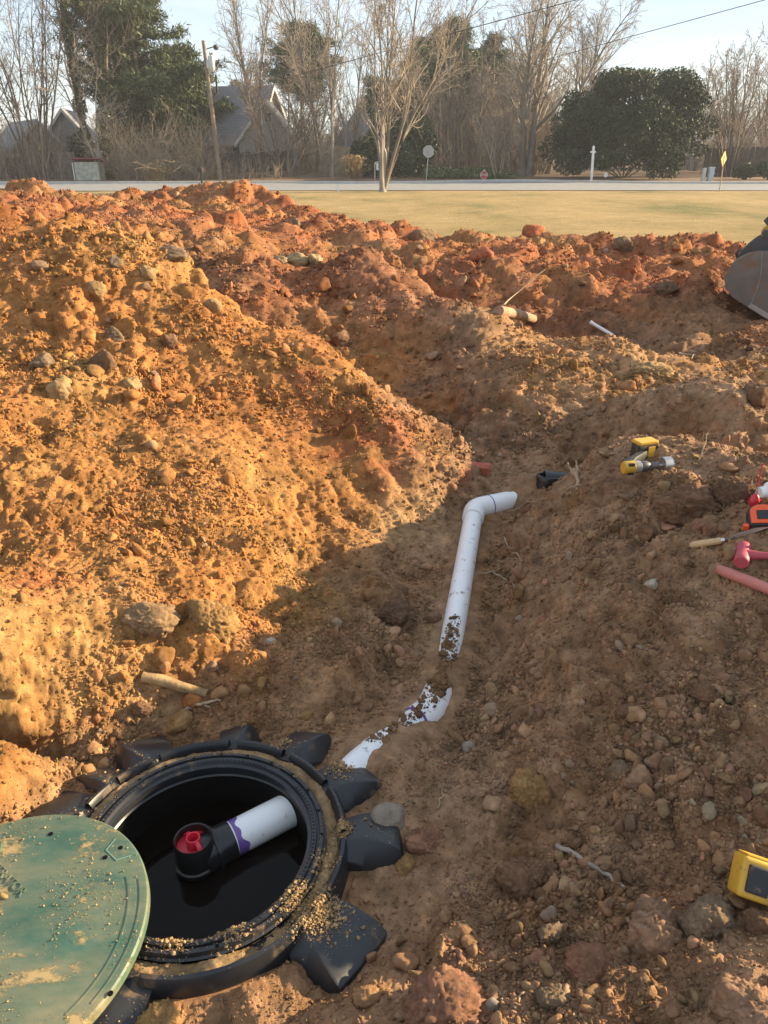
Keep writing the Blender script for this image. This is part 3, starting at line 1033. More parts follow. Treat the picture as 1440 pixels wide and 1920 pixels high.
# --- pines
def pine(name, at, H, label, group=None, seed=1, start=.25, spread=.26, mat='pine_needle', dens=1.0, tilt=0.0, clump=.5, trunk_r=.2, irregular=.5, needle=.085):
    rng = np.random.RandomState(seed)
    e = empty(name, at, label, 'tree', group)
    K = 14
    C, Rr = grow(rng, np.array([[0, 0, -.2]]), np.array([[tilt, 0, 1.]]), np.array([H]), np.array([trunk_r]), np.array([.03]), K, .025, 0)
    V, F = tubes_np(C, Rr, 8)
    nb = int(70 * dens)
    t = start + (1 - start) * np.sort(rng.rand(nb)) ** .9
    f = np.minimum(t * (K - 1), K - 1.001); i = f.astype(int); fr = (f - i)[:, None]
    s = C[0, i] * (1 - fr) + C[0, i + 1] * fr
    a = rng.rand(nb) * 6.283
    prof = np.clip(1 - (t - start) / (1 - start), 0, 1) ** .7 * (.7 + .3 * sstep(start, start + .12, t)) + .10
    L = H * spread * prof * (1 - irregular + 2 * irregular * rng.rand(nb))
    d = np.stack([np.cos(a), np.sin(a), .18 + .5 * t], 1)
    Cb, Rb = grow(rng, s, d, L, np.full(nb, .05), np.full(nb, .015), 6, .09, .02)
    V2, F2 = tubes_np(Cb, Rb, 4)
    link('trunk', mesh_np('trunk', np.concatenate([V, V2]), np.concatenate([F, F2 + len(V)]), smooth=True), MAT['bark_brown'], e, local=True)
    cs = []
    for b in range(nb):
        m_ = max(2, int(L[b] * 4.2))
        tt = .35 + .65 * rng.rand(m_)
        ff = np.minimum(tt * 5, 4.999); ii = ff.astype(int); q = (ff - ii)[:, None]
        c = Cb[b, ii] * (1 - q) + Cb[b, ii + 1] * q + rng.normal(size=(m_, 3)) * np.array([.3, .3, .12]) * (.4 + .25 * L[b])
        cs.append(c)
    cs = np.concatenate(cs)
    k = int(62)
    pts = (cs[:, None] + rng.normal(size=(len(cs), k, 3)) * np.array([clump, clump, clump * .5]) * .55).reshape(-1, 3)
    link('crown', mesh_np('crown', *leaves_np(rng, pts, needle, 4.2, tri=True)), MAT[mat], e, local=True)
    return e
pine('pine_tree', gp(285, 66), 17.5, 'huge dark pine towering over the thicket left of the utility pole', None, seed=5, start=.20, spread=.27, dens=1.5, trunk_r=.30, clump=.5)
pine('pine_tree', gp(240, 69), 16.0, 'tall thin-crowned pine behind the ivy-wrapped trees', None, seed=15, start=.40, spread=.18, dens=.7, trunk_r=.24, clump=.5)
pine('pine_tree', gp(345, 70), 9.5, 'lower dark pine leaning out behind the utility pole', None, seed=6, start=.2, spread=.36, dens=.9, tilt=.05)
pine('pine_tree', gp(565, 82), 12.2, 'round-headed pine behind the bare trees right of the grey house', None, seed=7, start=.50, spread=.27, dens=1.0, clump=.6)
pine('pine_tree', gp(845, 86), 13.2, 'tall pine rising out of the woods right of the lawn tree', None, seed=8, start=.48, spread=.24, dens=1.1, clump=.6)
pine('pine_tree', gp(795, 84), 11.4, 'broad pine behind the back-turned road sign', None, seed=9, start=.35, spread=.30, dens=1.2, clump=.6)
pine('pine_tree', gp(905, 92), 12.6, 'narrow pine in the middle of the brown woods', None, seed=10, start=.55, spread=.2, dens=.9)
pine('pine_tree', gp(715, 80), 7.8, 'low dark pine behind the lawn tree', None, seed=11, start=.1, spread=.4, dens=1.1)
for k, (u, y, H, lab) in enumerate(((445, 120, 10.5, 'small distant conical fir left of the grey house gable'), (462, 122, 10.0, 'small distant conical fir nearest the grey house gable'),
                                    (425, 118, 8.8, 'small distant conical fir nearest the utility pole'))):
    pine('fir_tree', gp(u, y), H, lab, 'distant firs beyond the grey house', seed=40 + k, start=.1, spread=.2, dens=.6, irregular=.2, trunk_r=.12)

# --- bare trees in the middle
place_bare('bare_poplar_tree', gp(492, 63), 'tall bare tree with steep branches at the corner of the grey house', None, mat='bark_grey', tw='twig_grey', seed=51, H=14.2, stems=3, lean=.07, r0=.15,
           n=(18, 8, 4), ratio=(.34, .5, .5), ang=(.45, .6, .8), tmin=.3, lift=(.02, .12, .06, .05), rmin=.012, base_spread=.1)
place_bare('tangled_bare_tree', gp(537, 60.5), 'low tangled brown bare tree growing against the wooden fence', None, mat='bark_brown', tw='twig', seed=52, H=7.0, stems=6, lean=.42, r0=.12,
           n=(11, 8, 5), ratio=(.5, .5, .5), ang=(.8, .9, 1.0), tmin=.2, rmin=.013, base_spread=.25)
place_bare('tangled_bare_tree', gp(590, 64), 'brown bare tree reaching over the fence panels', None, mat='bark_brown', tw='twig', seed=53, H=7.2, stems=2, lean=.3, r0=.10,
           n=(11, 7, 4), ratio=(.5, .5, .5), ang=(.8, .9, 1.0), tmin=.2, rmin=.012, base_spread=.2)
place_bare('bare_birch_tree', gp(617, 61.5), 'clump of straight pale bare stems in front of the fence', None, mat='bark_grey', tw='twig_grey', seed=54, H=15.5, stems=5, lean=.15, r0=.12,
           n=(16, 8, 4), ratio=(.34, .5, .5), ang=(.5, .6, .8), tmin=.25, lift=(.0, .1, .06, .05), rmin=.012, base_spread=.25)
place_bare('bare_birch_tree', gp(655, 70), 'thin bare tree between the fence and the white-trimmed gable', None, mat='bark_grey', tw='twig_grey', seed=55, H=13, stems=3, lean=.12, r0=.10,
           n=(14, 8, 4), ratio=(.36, .5, .5), ang=(.5, .6, .8), tmin=.25, rmin=.012, base_spread=.15)
place_bare('bare_oak_tree', gp(985, 66), 'large bare spreading tree beside the big dark evergreen', None, mat='bark_grey', tw='twig_grey', seed=62, H=14.6, stems=2, lean=.10, r0=.34,
           n=(20, 9, 6), ratio=(.44, .48, .5), ang=(.6, .7, .8), tmin=.22, lift=(.01, .07, .05, .04), rmin=.013, base_spread=.3)
place_bare('bare_oak_tree', gp(1018, 72), 'tall bare tree rising behind the big dark evergreen', None, mat='bark_grey', tw='twig_grey', seed=63, H=15.5, stems=3, lean=.16, r0=.22,
           n=(18, 9, 6), ratio=(.40, .48, .5), ang=(.6, .7, .8), tmin=.3, lift=(.01, .08, .05, .04), rmin=.013, base_spread=.4)
place_bare('bare_oak_tree', gp(1110, 84), 'fine-twigged bare tree crown showing above the big evergreen', None, mat='bark_grey', tw='twig', seed=64, H=14.0, stems=4, lean=.16, r0=.2,
           n=(16, 9, 6), ratio=(.38, .48, .5), ang=(.6, .7, .8), tmin=.3, rmin=.013, base_spread=.5)
place_bare('crape_myrtle', gp(1368, 66), 'fan-shaped bare shrub tree with many stems before the dark fence', None, mat='bark_brown', tw='twig', seed=65, H=9.6, stems=14, lean=.40, r0=.085,
           n=(11, 7, 4), ratio=(.36, .5, .5), ang=(.45, .6, .8), tmin=.3, lift=(.0, .06, .05, .04), rmin=.012, base_spread=.3)
place_bare('bare_oak_tree', gp(1300, 80), 'pale bare tree behind the right end of the big evergreen', None, mat='bark_grey', tw='twig_grey', seed=66, H=9.6, stems=3, lean=.25, r0=.14,
           n=(14, 8, 5), ratio=(.42, .5, .5), tmin=.25, rmin=.012, base_spread=.3)
place_bare('bare_oak_tree', gp(1440, 76), 'bare tree at the right edge above the dark fence', None, mat='bark_brown', tw='twig', seed=67, H=10.4, stems=5, lean=.25, r0=.13,
           n=(14, 8, 5), ratio=(.4, .5, .5), tmin=.25, rmin=.013, base_spread=.4)
place_bare('bare_dogwood_tree', gp(932, 61.5), 'small low bare tree beside the red road sign', None, mat='bark_grey', tw='twig', seed=68, H=4.6, stems=4, lean=.4, r0=.06,
           n=(10, 8, 5), ratio=(.5, .5, .5), ang=(.8, .8, .9), tmin=.3, rmin=.010, base_spread=.08)
for k, (u, y, H, lab) in enumerate(((822, 68, 11, 'straight bare trunk just right of the back-turned sign'), (835, 70, 12, 'dark slender trunk in the woods behind the ground cover'),
                                    (866, 72, 12.5, 'bare woodland tree above the middle of the ground cover'), (893, 70, 11.5, 'bare woodland tree left of the red sign'),
                                    (918, 74, 12, 'bare woodland tree directly behind the red sign'), (948, 70, 11, 'bare woodland tree left of the white car'),
                                    (770, 68, 10, 'bare woodland tree behind the dark round bushes'))):
    place_bare('woodland_tree', gp(u, y), lab, 'bare trees at the edge of the woods', mat='bark_brown', tw='twig', seed=70 + k, H=H, stems=1, lean=.05, r0=.14,
               n=(18, 8, 4), ratio=(.26, .5, .5), ang=(.7, .8, .9), tmin=.25, rmin=.012, wander=(.03, .12, .16, .2))

# --- woods far behind, one mass
protos = []
for s in range(5):
    a, b_ = bare_tree(seed=100 + s, H=1.0, stems=1 + s % 3, lean=.1, r0=.011, n=(14, 7, 4), ratio=(.3, .5, .5), ang=(.6, .7, .9), tmin=.2, rmin=.0016, base_spread=.01)
    protos.append((np.concatenate([a[0], b_[0]]), np.concatenate([a[1], b_[1] + len(a[0])])))
rng = np.random.RandomState(17)
def wood_h(u):
    # height of the wooded skyline, in metres at 95 m
    return np.interp(u, [-200, 60, 160, 330, 430, 520, 640, 740, 800, 1000, 1060, 1300, 1440, 1650], [8.5, 8.5, 6, 5, 5, 6.0, 7.5, 8, 11, 11.5, 9, 6.5, 8.5, 9])
fp, fr_, fs, fi = [], [], [], []
for k in range(260):
    u = rng.uniform(-260, 1700) if k < 150 else rng.uniform(740, 1010)
    y = rng.uniform(78, 115) if k < 150 else rng.uniform(70, 100)
    H = wood_h(u) * y / 95 * rng.uniform(.75, 1.12)
    w_ = H * rng.uniform(.9, 1.3)
    fp.append(gp(u, y)); fr_.append((0, 0, rng.rand() * 6.283)); fs.append((w_, w_, H)); fi.append(rng.randint(5))
instanced('far_woods', np.array(fp), np.array(fr_), np.array(fs), np.array(fi), [mesh_np('far_tree', *q) for q in protos], MAT['far_wood'], kind='stuff',
          label='brown leafless woods massed behind the houses and road', cat='woods')
# distant wooded rise that closes the view between the trunks
V, n = [], 90
xs_ = np.linspace(-150, 190, n)
for k in range(6):
    for i, x in enumerate(xs_):
        t = k / 5
        y = 128 + 26 * t
        V.append((x, y, 2.2 + (3.6 + 1.1 * math.sin(x * .05 + 1) + .7 * math.sin(x * .23)) * t ** .6))
idx = np.arange(6 * n).reshape(6, n)
MAT['hill'] = plain('wooded_hillside', (.19, .155, .125), rough=1, var=.4, scale=.35, bump=1, bscale=1.5)
link('wooded_hill', mesh_np('wooded_hill', np.array(V), np.stack([idx[:-1, :-1], idx[:-1, 1:], idx[1:, 1:], idx[1:, :-1]], -1).reshape(-1, 4), smooth=True), MAT['hill'], kind='structure')

# --- thickets of thin stems
def thicket(name, u0, u1, y0, y1, n, h0, h1, label, seed, mat='reed', arch=.25, kids=4):
    rng = np.random.RandomState(seed)
    u = rng.uniform(u0, u1, n); y = rng.uniform(y0, y1, n)
    q = np.array([gp(a, b) for a, b in zip(u, y)])
    L = rng.uniform(h0, h1, n)
    d = np.stack([rng.normal(size=n) * arch, rng.normal(size=n) * arch, np.ones(n)], 1)
    C, Rr = grow(rng, q, d, L, np.full(n, .016), np.full(n, .009), 7, .14, -.03)
    parts = [tubes_np(C, Rr, 3)]
    B = n * kids
    pi = np.repeat(np.arange(n), kids); t = rng.randint(1, 6, B)
    s = C[pi, t]; dd = C[pi, np.minimum(t + 1, 6)] - s + rng.normal(size=(B, 3)) * .35 * L[pi][:, None] / 6
    C2, R2 = grow(rng, s, dd, L[pi] * .38, np.full(B, .010), np.full(B, .007), 5, .2, 0)
    parts.append(tubes_np(C2, R2, 3))
    V = np.concatenate([p[0] for p in parts]); F = np.concatenate([parts[0][1], parts[1][1] + len(parts[0][0])])
    link(name, mesh_np(name, V, F), MAT[mat], kind='stuff', label=label, cat='brush')
thicket('brush_thicket', 215, 400, 58.5, 63, 420, 1.2, 5.0, 'tangled leafless brush under the big pine', 201, arch=.5, kids=5)
thicket('brush_thicket', -60, 130, 59, 66, 230, 1.2, 4.5, 'dense bare brush under the far left stems', 202, arch=.25, kids=6)
thicket('brush_thicket', 400, 530, 58.5, 61.5, 90, .5, 1.5, 'low dry brush in front of the grey house', 203, arch=.35)
thicket('brush_thicket', 750, 1010, 66, 84, 520, 1.5, 6.5, 'brown undergrowth filling the woods', 204, mat='far_wood', kids=6)
thicket('brush_thicket', 1310, 1470, 68, 80, 220, 1.5, 6.0, 'brown undergrowth beyond the dark fence', 205, mat='far_wood', kids=6)
thicket('brush_thicket', 560, 760, 72, 84, 300, 2, 6.0, 'brown undergrowth behind the wooden fence', 206, mat='far_wood', kids=6)

# --- evergreen masses
def leafy(name, at, blobs, n, size, mat, label, cat, seed, group=None, trunk=True, flat=.0, H=None):
    """blobs: (dx,dy,dz,rx,ry,rz) relative to base"""
    rng = np.random.RandomState(seed)
    e = empty(name, at, label, cat, group)
    bl = np.array(blobs, float)
    wgt = (bl[:, 3] * bl[:, 4] * bl[:, 5]) ** (2 / 3.)
    k = rng.choice(len(bl), n, p=wgt / wgt.sum())
    d = rng.normal(size=(n, 3)); d /= np.linalg.norm(d, axis=1)[:, None]
    rr = (.55 + .5 * rng.rand(n) ** .6)[:, None]
    c = bl[k, :3] + d * bl[k, 3:] * rr
    c += .18 * np.stack([noise3(c * 1.3 + 3), noise3(c * 1.3 + 13), noise3(c * 1.3 + 23)], 1)
    c = c[c[:, 2] > .03]
    link('crown', mesh_np('crown', *leaves_np(rng, c, size, 1.9, flat)), MAT[mat], e, local=True)
    if trunk:
        m = MB()
        hz = bl[:, 2].max()
        for j in range(min(len(bl), 9)):
            bb = bl[(j * 7) % len(bl)]
            m.tube([(0, 0, -.2), (bb[0] * .35, bb[1] * .35, bb[2] * .5), (bb[0], bb[1], bb[2])], [.10 * size / .2, .07 * size / .2, .03 * size / .2], 6)
        m.build('trunk', MAT['bark_brown'], e, smooth=60, local=True)
    return e
rng = np.random.RandomState(90)
bl = []
# the magnolia's silhouette: half widths by height
for k in range(110):
    a = rng.rand() * 6.283
    zz = .6 + 6.0 * rng.rand()
    hw = np.interp(zz, [0, 1, 3, 4.6, 5.6, 6.6, 7.2], [5.6, 6.1, 5.9, 5.2, 4.4, 3.0, 1.2])
    hw *= 1 + .10 * math.sin(3 * a + 1.3) + .07 * math.sin(5 * a + zz) + .05 * math.sin(zz * 4.1)
    rr = hw * (.42 + .55 * rng.rand() ** .5)
    s = rng.uniform(.5, 1.25)
    bl.append((rr * math.cos(a) + (.3 if zz > 5 else 0), rr * math.sin(a) * .75, zz, s * 1.15, s * 1.1, s * .85))
bl += [(-3.9, -1, 4.3, 1.2, 1.2, 1.2), (1.2, 0, 6.5, 1.6, 1.4, .9), (-.6, -.3, 6.6, 1.4, 1.3, .8), (4.0, -.6, 6.0, .8, .9, .9), (4.5, -.4, 5.2, .8, .8, .8), (2.4, 0, 6.7, .7, .7, .6), (-2.2, -.5, 6.3, .8, .8, .7), (-4.6, -.6, 4.9, .6, .7, .6), (0, 0, 3, 4.4, 3.2, 2.5), (0, 0, 4.8, 3.3, 2.4, 1.6)]
leafy('magnolia_tree', gp(1168, 63.5), bl, 84000, .105, 'magnolia_leaf', 'huge dark rounded evergreen tree behind the white post', 'tree', 91)
def bush_blobs(rx, ry, h, k, seed):
    r_ = np.random.RandomState(seed)
    out = [(0, 0, h * .5, rx * .8, ry * .8, h * .48)]
    for _ in range(k):
        a = r_.rand() * 6.283
        zz = h * (.2 + .65 * r_.rand())
        q = math.sqrt(max(.05, 1 - (zz / h - .4) ** 2 * 2))
        out.append((rx * .7 * q * math.cos(a), ry * .7 * q * math.sin(a), zz, rx * .42, ry * .42, h * .22))
    return out
leafy('round_bush', gp(690, 62.5), bush_blobs(1.35, 1.2, 2.9, 12, 1), 7000, .10, 'shrub_leaf', 'rounded dark green bush beside the tan grass clump', 'bush', 92)
leafy('evergreen_bush', gp(748, 63.5), bush_blobs(1.5, 1.3, 2.6, 10, 2), 5600, .10, 'shrub_leaf', 'dark bush directly behind the yellow hydrant', 'bush', 93)
leafy('evergreen_bush', gp(776, 66), bush_blobs(1.7, 1.5, 4.4, 12, 3), 7000, .12, 'shrub_leaf', 'tall dark bush left of the back-turned sign', 'bush', 94)
leafy('evergreen_bush', gp(740, 70), bush_blobs(2.4, 1.8, 5.6, 14, 4), 9000, .13, 'shrub_leaf', 'tallest dark bush behind the lawn tree', 'bush', 95)
leafy('small_shrub', gp(1397, 60), bush_blobs(.85, .8, 1.15, 7, 5), 2200, .07, 'ivy_leaf', 'brownish rounded shrub in front of the dark fence', 'shrub', 96)
leafy('small_shrub', gp(1440, 60), bush_blobs(.9, .8, 1.4, 7, 6), 2400, .07, 'shrub_leaf', 'dark rounded shrub cut by the right edge', 'shrub', 97)
# ivy mound and low evergreen growth under the big pine
leafy('ivy_thicket', gp(262, 64.5), bush_blobs(2.6, 1.6, 5.8, 16, 7), 13000, .14, 'ivy_leaf', 'ivy-covered mass of branches under the big pine', 'thicket', 98)
leafy('ivy_thicket', gp(330, 65.5), bush_blobs(2.2, 1.6, 4.6, 14, 8), 10000, .14, 'pine_needle', 'dark leafy mass between the big pine and utility pole', 'thicket', 99)
leafy('ivy_thicket', gp(160, 63.5), bush_blobs(.9, .8, 3.2, 10, 9), 3800, .12, 'ivy_leaf', 'ivy bundle at the foot of the leaning ivy-wrapped tree', 'thicket', 100)
# ground cover bank along the side street
rng = np.random.RandomState(33)
N = 15000
u = rng.uniform(795, 965, N); y = rng.uniform(61.2, 67, N)
x = np.array([(a - 720) / FPX for a in u]) * (y * CP + 1.3 * SP)
h = (.25 + .55 * sstep(0, 1.4, y - 61) * (.6 + .5 * noise3(np.stack([x, y, y * 0], 1) * .9))) * (1 - .6 * sstep(930, 965, u))
c = np.stack([x, y, far_z(x, y) + .12 + h * rng.rand(N) ** .5], 1)
link('ground_cover', mesh_np('ground_cover', *leaves_np(rng, c, .10, 2.4)), MAT['cover_leaf'], kind='stuff', label='low green ground cover along the woods edge', cat='ground cover')
# tan ornamental grass
def grass_clump(name, at, h, w, n, label, seed, group=None):
    rng = np.random.RandomState(seed)
    s = np.stack([rng.normal(size=n) * w * .35, rng.normal(size=n) * w * .35, np.zeros(n)], 1)
    d = np.stack([rng.normal(size=n) * .25, rng.normal(size=n) * .25, np.ones(n)], 1)
    C, Rr = grow(rng, s, d, h * (.6 + .5 * rng.rand(n)), np.full(n, .018), np.full(n, .012), 5, .1, -.06)
    e = empty(name, at, label, 'grass clump', group)
    link('blades', mesh_np('blades', *tubes_np(C, Rr, 3)), MAT['dry_grass'], e, local=True)
    c = C[:, -1] + rng.normal(size=(n, 3)) * .07
    link('plumes', mesh_np('plumes', *leaves_np(rng, c, .12, 2.2)), MAT['dry_grass'], e, local=True)
grass_clump('ornamental_grass', gp(662, 60.5), 1.55, .45, 200, 'tan ornamental grass clump at the end of the fence', 1)
grass_clump('ornamental_grass', gp(300, 58.2), 1.15, .9, 110, 'small tan grass tuft at the edge of the brush', 2)
# ================================================================== HOUSES, FENCES, STREET THINGS
def siding_mat(name, col, pitch):
    m, n, l, b = new_mat(name)
    geo = n.new('ShaderNodeNewGeometry')
    sp = n.new('ShaderNodeSeparateXYZ'); l.new(geo.outputs['Position'], sp.inputs['Vector'])
    mo = n.new('ShaderNodeMath'); mo.operation = 'FRACT'
    ml = n.new('ShaderNodeMath'); ml.operation = 'MULTIPLY'; ml.inputs[1].default_value = 1 / pitch
    l.new(sp.outputs['Z'], ml.inputs[0]); l.new(ml.outputs['Value'], mo.inputs[0])
    bp = n.new('ShaderNodeBump'); bp.inputs['Strength'].default_value = 1; bp.inputs['Distance'].default_value = .03
    l.new(mo.outputs['Value'], bp.inputs['Height']); l.new(bp.outputs['Normal'], b.inputs['Normal'])
    nz = n.new('ShaderNodeTexNoise'); nz.inputs['Scale'].default_value = 1.6; nz.inputs['Detail'].default_value = 5
    l.new(geo.outputs['Position'], nz.inputs['Vector'])
    mr = n.new('ShaderNodeMapRange'); mr.inputs['To Min'].default_value = .75; mr.inputs['To Max'].default_value = 1.2
    l.new(nz.outputs['Fac'], mr.inputs['Value'])
    s = n.new('ShaderNodeVectorMath'); s.operation = 'SCALE'; s.inputs[0].default_value = col
    l.new(mr.outputs['Result'], s.inputs['Scale']); l.new(s.outputs['Vector'], b.inputs['Base Color'])
    b.inputs['Roughness'].default_value = .8
    return m
MAT['siding'] = siding_mat('grey_lap_siding', (.34, .33, .32), .2)
MAT['shingle'] = siding_mat('grey_roof_shingles', (.20, .20, .215), .22)
MAT['trim'] = plain('white_trim', (.50, .49, .47), rough=.6, var=.08)
MAT['glass'] = plain('dark_window_glass', (.03, .035, .04), rough=.08, var=.05)
MAT['fence_tan'] = plain('weathered_tan_boards', (.36, .28, .185), rough=.9, var=.35, scale=3, bump=.4, bscale=14)
MAT['fence_dark'] = plain('dark_weathered_boards', (.085, .068, .055), rough=.9, var=.35, scale=3, bump=.4, bscale=14)
MAT['pole_wood'] = plain('creosoted_pole', (.22, .165, .12), rough=.9, var=.3, scale=4, bump=.4)
MAT['galv'] = plain('galvanised_steel', (.48, .48, .47), rough=.45, metal=.7, var=.12)
MAT['black_metal'] = plain('black_painted_metal', (.02, .02, .022), rough=.45, var=.2)
MAT['white_paint'] = plain('white_paint', (.76, .76, .74), rough=.55, var=.06)
MAT['sign_red'] = plain('sign_red', (.42, .03, .03), rough=.5, var=.08)
MAT['sign_yellow'] = plain('sign_yellow', (.75, .40, .03), rough=.5, var=.08)

def Wm(origin, ang):
    return Matrix.Translation(Vector(origin)) @ Matrix.Rotation(ang, 4, 'Z')
def house(name, label, M, w, dep, hw, hr, over=.4, gable_x=True, windows=(), parts_extra=None):
    """gabled box: ridge along local X (gable ends at x=+-w/2) ; front is local -Y"""
    base = M.translation
    e = empty(name, base, label, 'house')
    m = MB()
    pts = [(-dep / 2, -.3), (dep / 2, -.3), (dep / 2, hw), (0, hw + hr), (-dep / 2, hw)]
    A = Matrix(((0, 0, 1, 0), (1, 0, 0, 0), (0, 1, 0, 0), (0, 0, 0, 1)))
    m.prism(pts, -w / 2, w / 2, M @ A).build('wall', MAT['siding'], e)
    sl = hr / (dep / 2)
    for s in (-1, 1):
        m = MB()
        y0, z0 = s * (dep / 2 + over), hw - over * sl
        q = [(y0, z0 + .06), (0, hw + hr + .06), (0, hw + hr + .22), (y0, z0 + .20)]
        m.prism(q, -w / 2 - over, w / 2 + over, M @ A).build('roof', MAT['shingle'], e)
    for sx in (-1, 1):
        m = MB()
        for s in (-1, 1):
            y0, z0 = s * (dep / 2 + over), hw - over * sl
            q = [(y0, z0 - .12), (0, hw + hr - .10), (0, hw + hr + .215), (y0, z0 + .19)]
            m.prism(q, sx * (w / 2 + over) - .03 + (.035 if sx > 0 else -.035), sx * (w / 2 + over) + .03 + (.035 if sx > 0 else -.035), M @ A)
        m.build('gable_trim', MAT['trim'], e)
    for (side, a, z, ww, hh) in windows:
        # side 'x+','x-','y-': a = position along the wall
        if side == 'y-':
            c, sz = Vector((a, -dep / 2 - .03, z)), (ww, .06, hh)
        else:
            s = 1 if side == 'x+' else -1
            c, sz = Vector((s * (w / 2 + .03), a, z)), (.06, ww, hh)
        f = MB().box(M @ c, tuple(v + .2 if v > .1 else v for v in sz), M.to_3x3()).build('window', MAT['trim'], e)
        out = Vector((0, -.04, 0)) if side == 'y-' else Vector((.04 if side == 'x+' else -.04, 0, 0))
        MB().box(M @ (c + out), sz, M.to_3x3()).build('pane', MAT['glass'], f)
    return e
# left house: near wing with a pale gable facing right, and the taller gable behind it
b0 = gp(92, 68); 
h1 = house('grey_house', 'low grey house with a pale shingled gable at the far left', Wm((b0[0] - 2.0, 69.5, b0[2]), R(-52)), 7.0, 4.2, 2.0, 1.9, windows=(('x+', 0, 1.4, .8, 1.0),))
b0 = gp(136, 74)
house('grey_house', 'small steep gable peeking out behind the low left house', Wm((b0[0], 75.5, b0[2]), R(-80)), 6.0, 3.4, 2.9, 2.0, windows=())
# middle house: long shingled roof, gable at its right end
b0 = gp(452, 70)
h2 = house('grey_house', 'grey house with a broad shingled roof behind the utility pole', Wm((b0[0] - 1.3, 73.0, b0[2]), R(-14)), 8.0, 8.5, 2.2, 4.2, windows=(('y-', 2.6, 1.3, .8, 1.1),))
MB().tube([(b0[0] - 1.9, 72.2, b0[2] + 6.0), (b0[0] - 1.9, 72.2, b0[2] + 7.4)], .09, 8).build('vent_pipe', MAT['black_metal'], h2)
b0 = gp(505, 64.5)
house('grey_gable_wing', 'grey shingled gable wing seen above the dark fence', Wm((b0[0] - .1, 67.2, b0[2]), R(-90)), 3.6, 4.6, 1.9, 2.7, over=.3, windows=(('x+', .1, 3.55, .5, .6),))
b0 = gp(676, 76)
house('white_trimmed_house', 'house with a white-edged roof above the wooden fence', Wm((b0[0] + 1.0, 79, b0[2]), R(-70)), 7, 5.6, 2.2, 3.4, windows=())
b0 = gp(1322, 84)
house('pale_house', 'pale house glimpsed beside the fan-shaped bare shrub tree', Wm((b0[0] + .6, 88, b0[2]), R(12)), 7, 6, 2.6, 2.2, windows=(('y-', 0, 1.4, 1.0, 1.2),))
# shed with red metal roof by the road
b0 = gp(165, 58.8)
e = empty('small_shed', b0, 'small pale shed with a red sheet-metal roof by the road', 'shed')
MB().box((b0[0], b0[1] + .7, b0[2] + .55), (1.7, 1.3, 1.3)).build('wall', plain('peeling_pale_boards', (.42, .42, .36), rough=.9, var=.3, scale=4), e)
Rm = Matrix.Rotation(R(-9), 3, 'X')
MB().box((b0[0], b0[1] + .68, b0[2] + 1.30), (2.0, 1.7, .06), Rm).build('roof', plain('red_sheet_metal', (.30, .05, .045), rough=.6, var=.25, scale=3), e)
MB().box((b0[0] - .9, b0[1] - .1, b0[2] + .5), (.05, .05, 1.3)).build('corner_post', MAT['white_paint'], e)

def board_fence(name, label, a, b, h, mat, seed, bw=.15, lean=.05, rail=True):
    """vertical boards between ground points a and b; boards too small to pick apart are one part"""
    rng = np.random.RandomState(seed)
    a, b = Vector(a), Vector(b)
    L = (b - a).length
    d = (b - a) / L
    ang_ = math.atan2(d.y, d.x)
    e = empty(name, a, label, 'fence')
    m, k = MB(), 0
    s = 0.0
    while s < L:
        p = a + d * s
        hh = h * (1 + rng.normal() * .03)
        rot = Matrix.Rotation(ang_, 3, 'Z') @ Matrix.Rotation(rng.normal() * lean * .5, 3, 'Y')
        m.box(p + Vector((0, 0, hh / 2 - .05)) + Vector((rng.normal() * .006, rng.normal() * .012, 0)), (bw * .94, .022, hh), rot)
        s += bw
    o = m.build('boards', mat, e); o['kind'] = 'stuff'
    if rail:
        for zz in (.35, h - .35):
            MB().box((a + b) / 2 + Vector((-d.y * .05, d.x * .05, zz)), (L, .05, .09), Matrix.Rotation(ang_, 3, 'Z')).build('rail', mat, e)
    for k in range(int(L / 2.4) + 1):
        p = a + d * min(k * 2.4, L) + Vector((-d.y * .12, d.x * .12, h / 2))
        MB().box(p, (.1, .1, h + .1), Matrix.Rotation(ang_, 3, 'Z')).build('post', mat, e)
    return e
board_fence('board_fence', 'tan weathered board fence behind the pale bare stems', gp(556, 66.5), gp(672, 66.0), 2.0, MAT['fence_tan'], 1, bw=.16)
board_fence('board_fence', 'dark old board fence under the grey gable wing', gp(405, 62.5), gp(552, 63.0), 1.55, MAT['fence_dark'], 2)
board_fence('board_fence', 'dark tall board fence behind the two utility boxes', gp(1318, 66), gp(1520, 66), 2.15, MAT['fence_dark'], 3)
board_fence('board_fence', 'dark low board fence left of the small shed', gp(-60, 63), gp(60, 62.0), 1.5, MAT['fence_dark'], 4)
board_fence('board_fence', 'short grey board fence between shed and left house', gp(95, 60.8), gp(146, 60.4), 1.9, plain('grey_boards', (.17, .14, .11), rough=.9, var=.3, scale=3), 5)

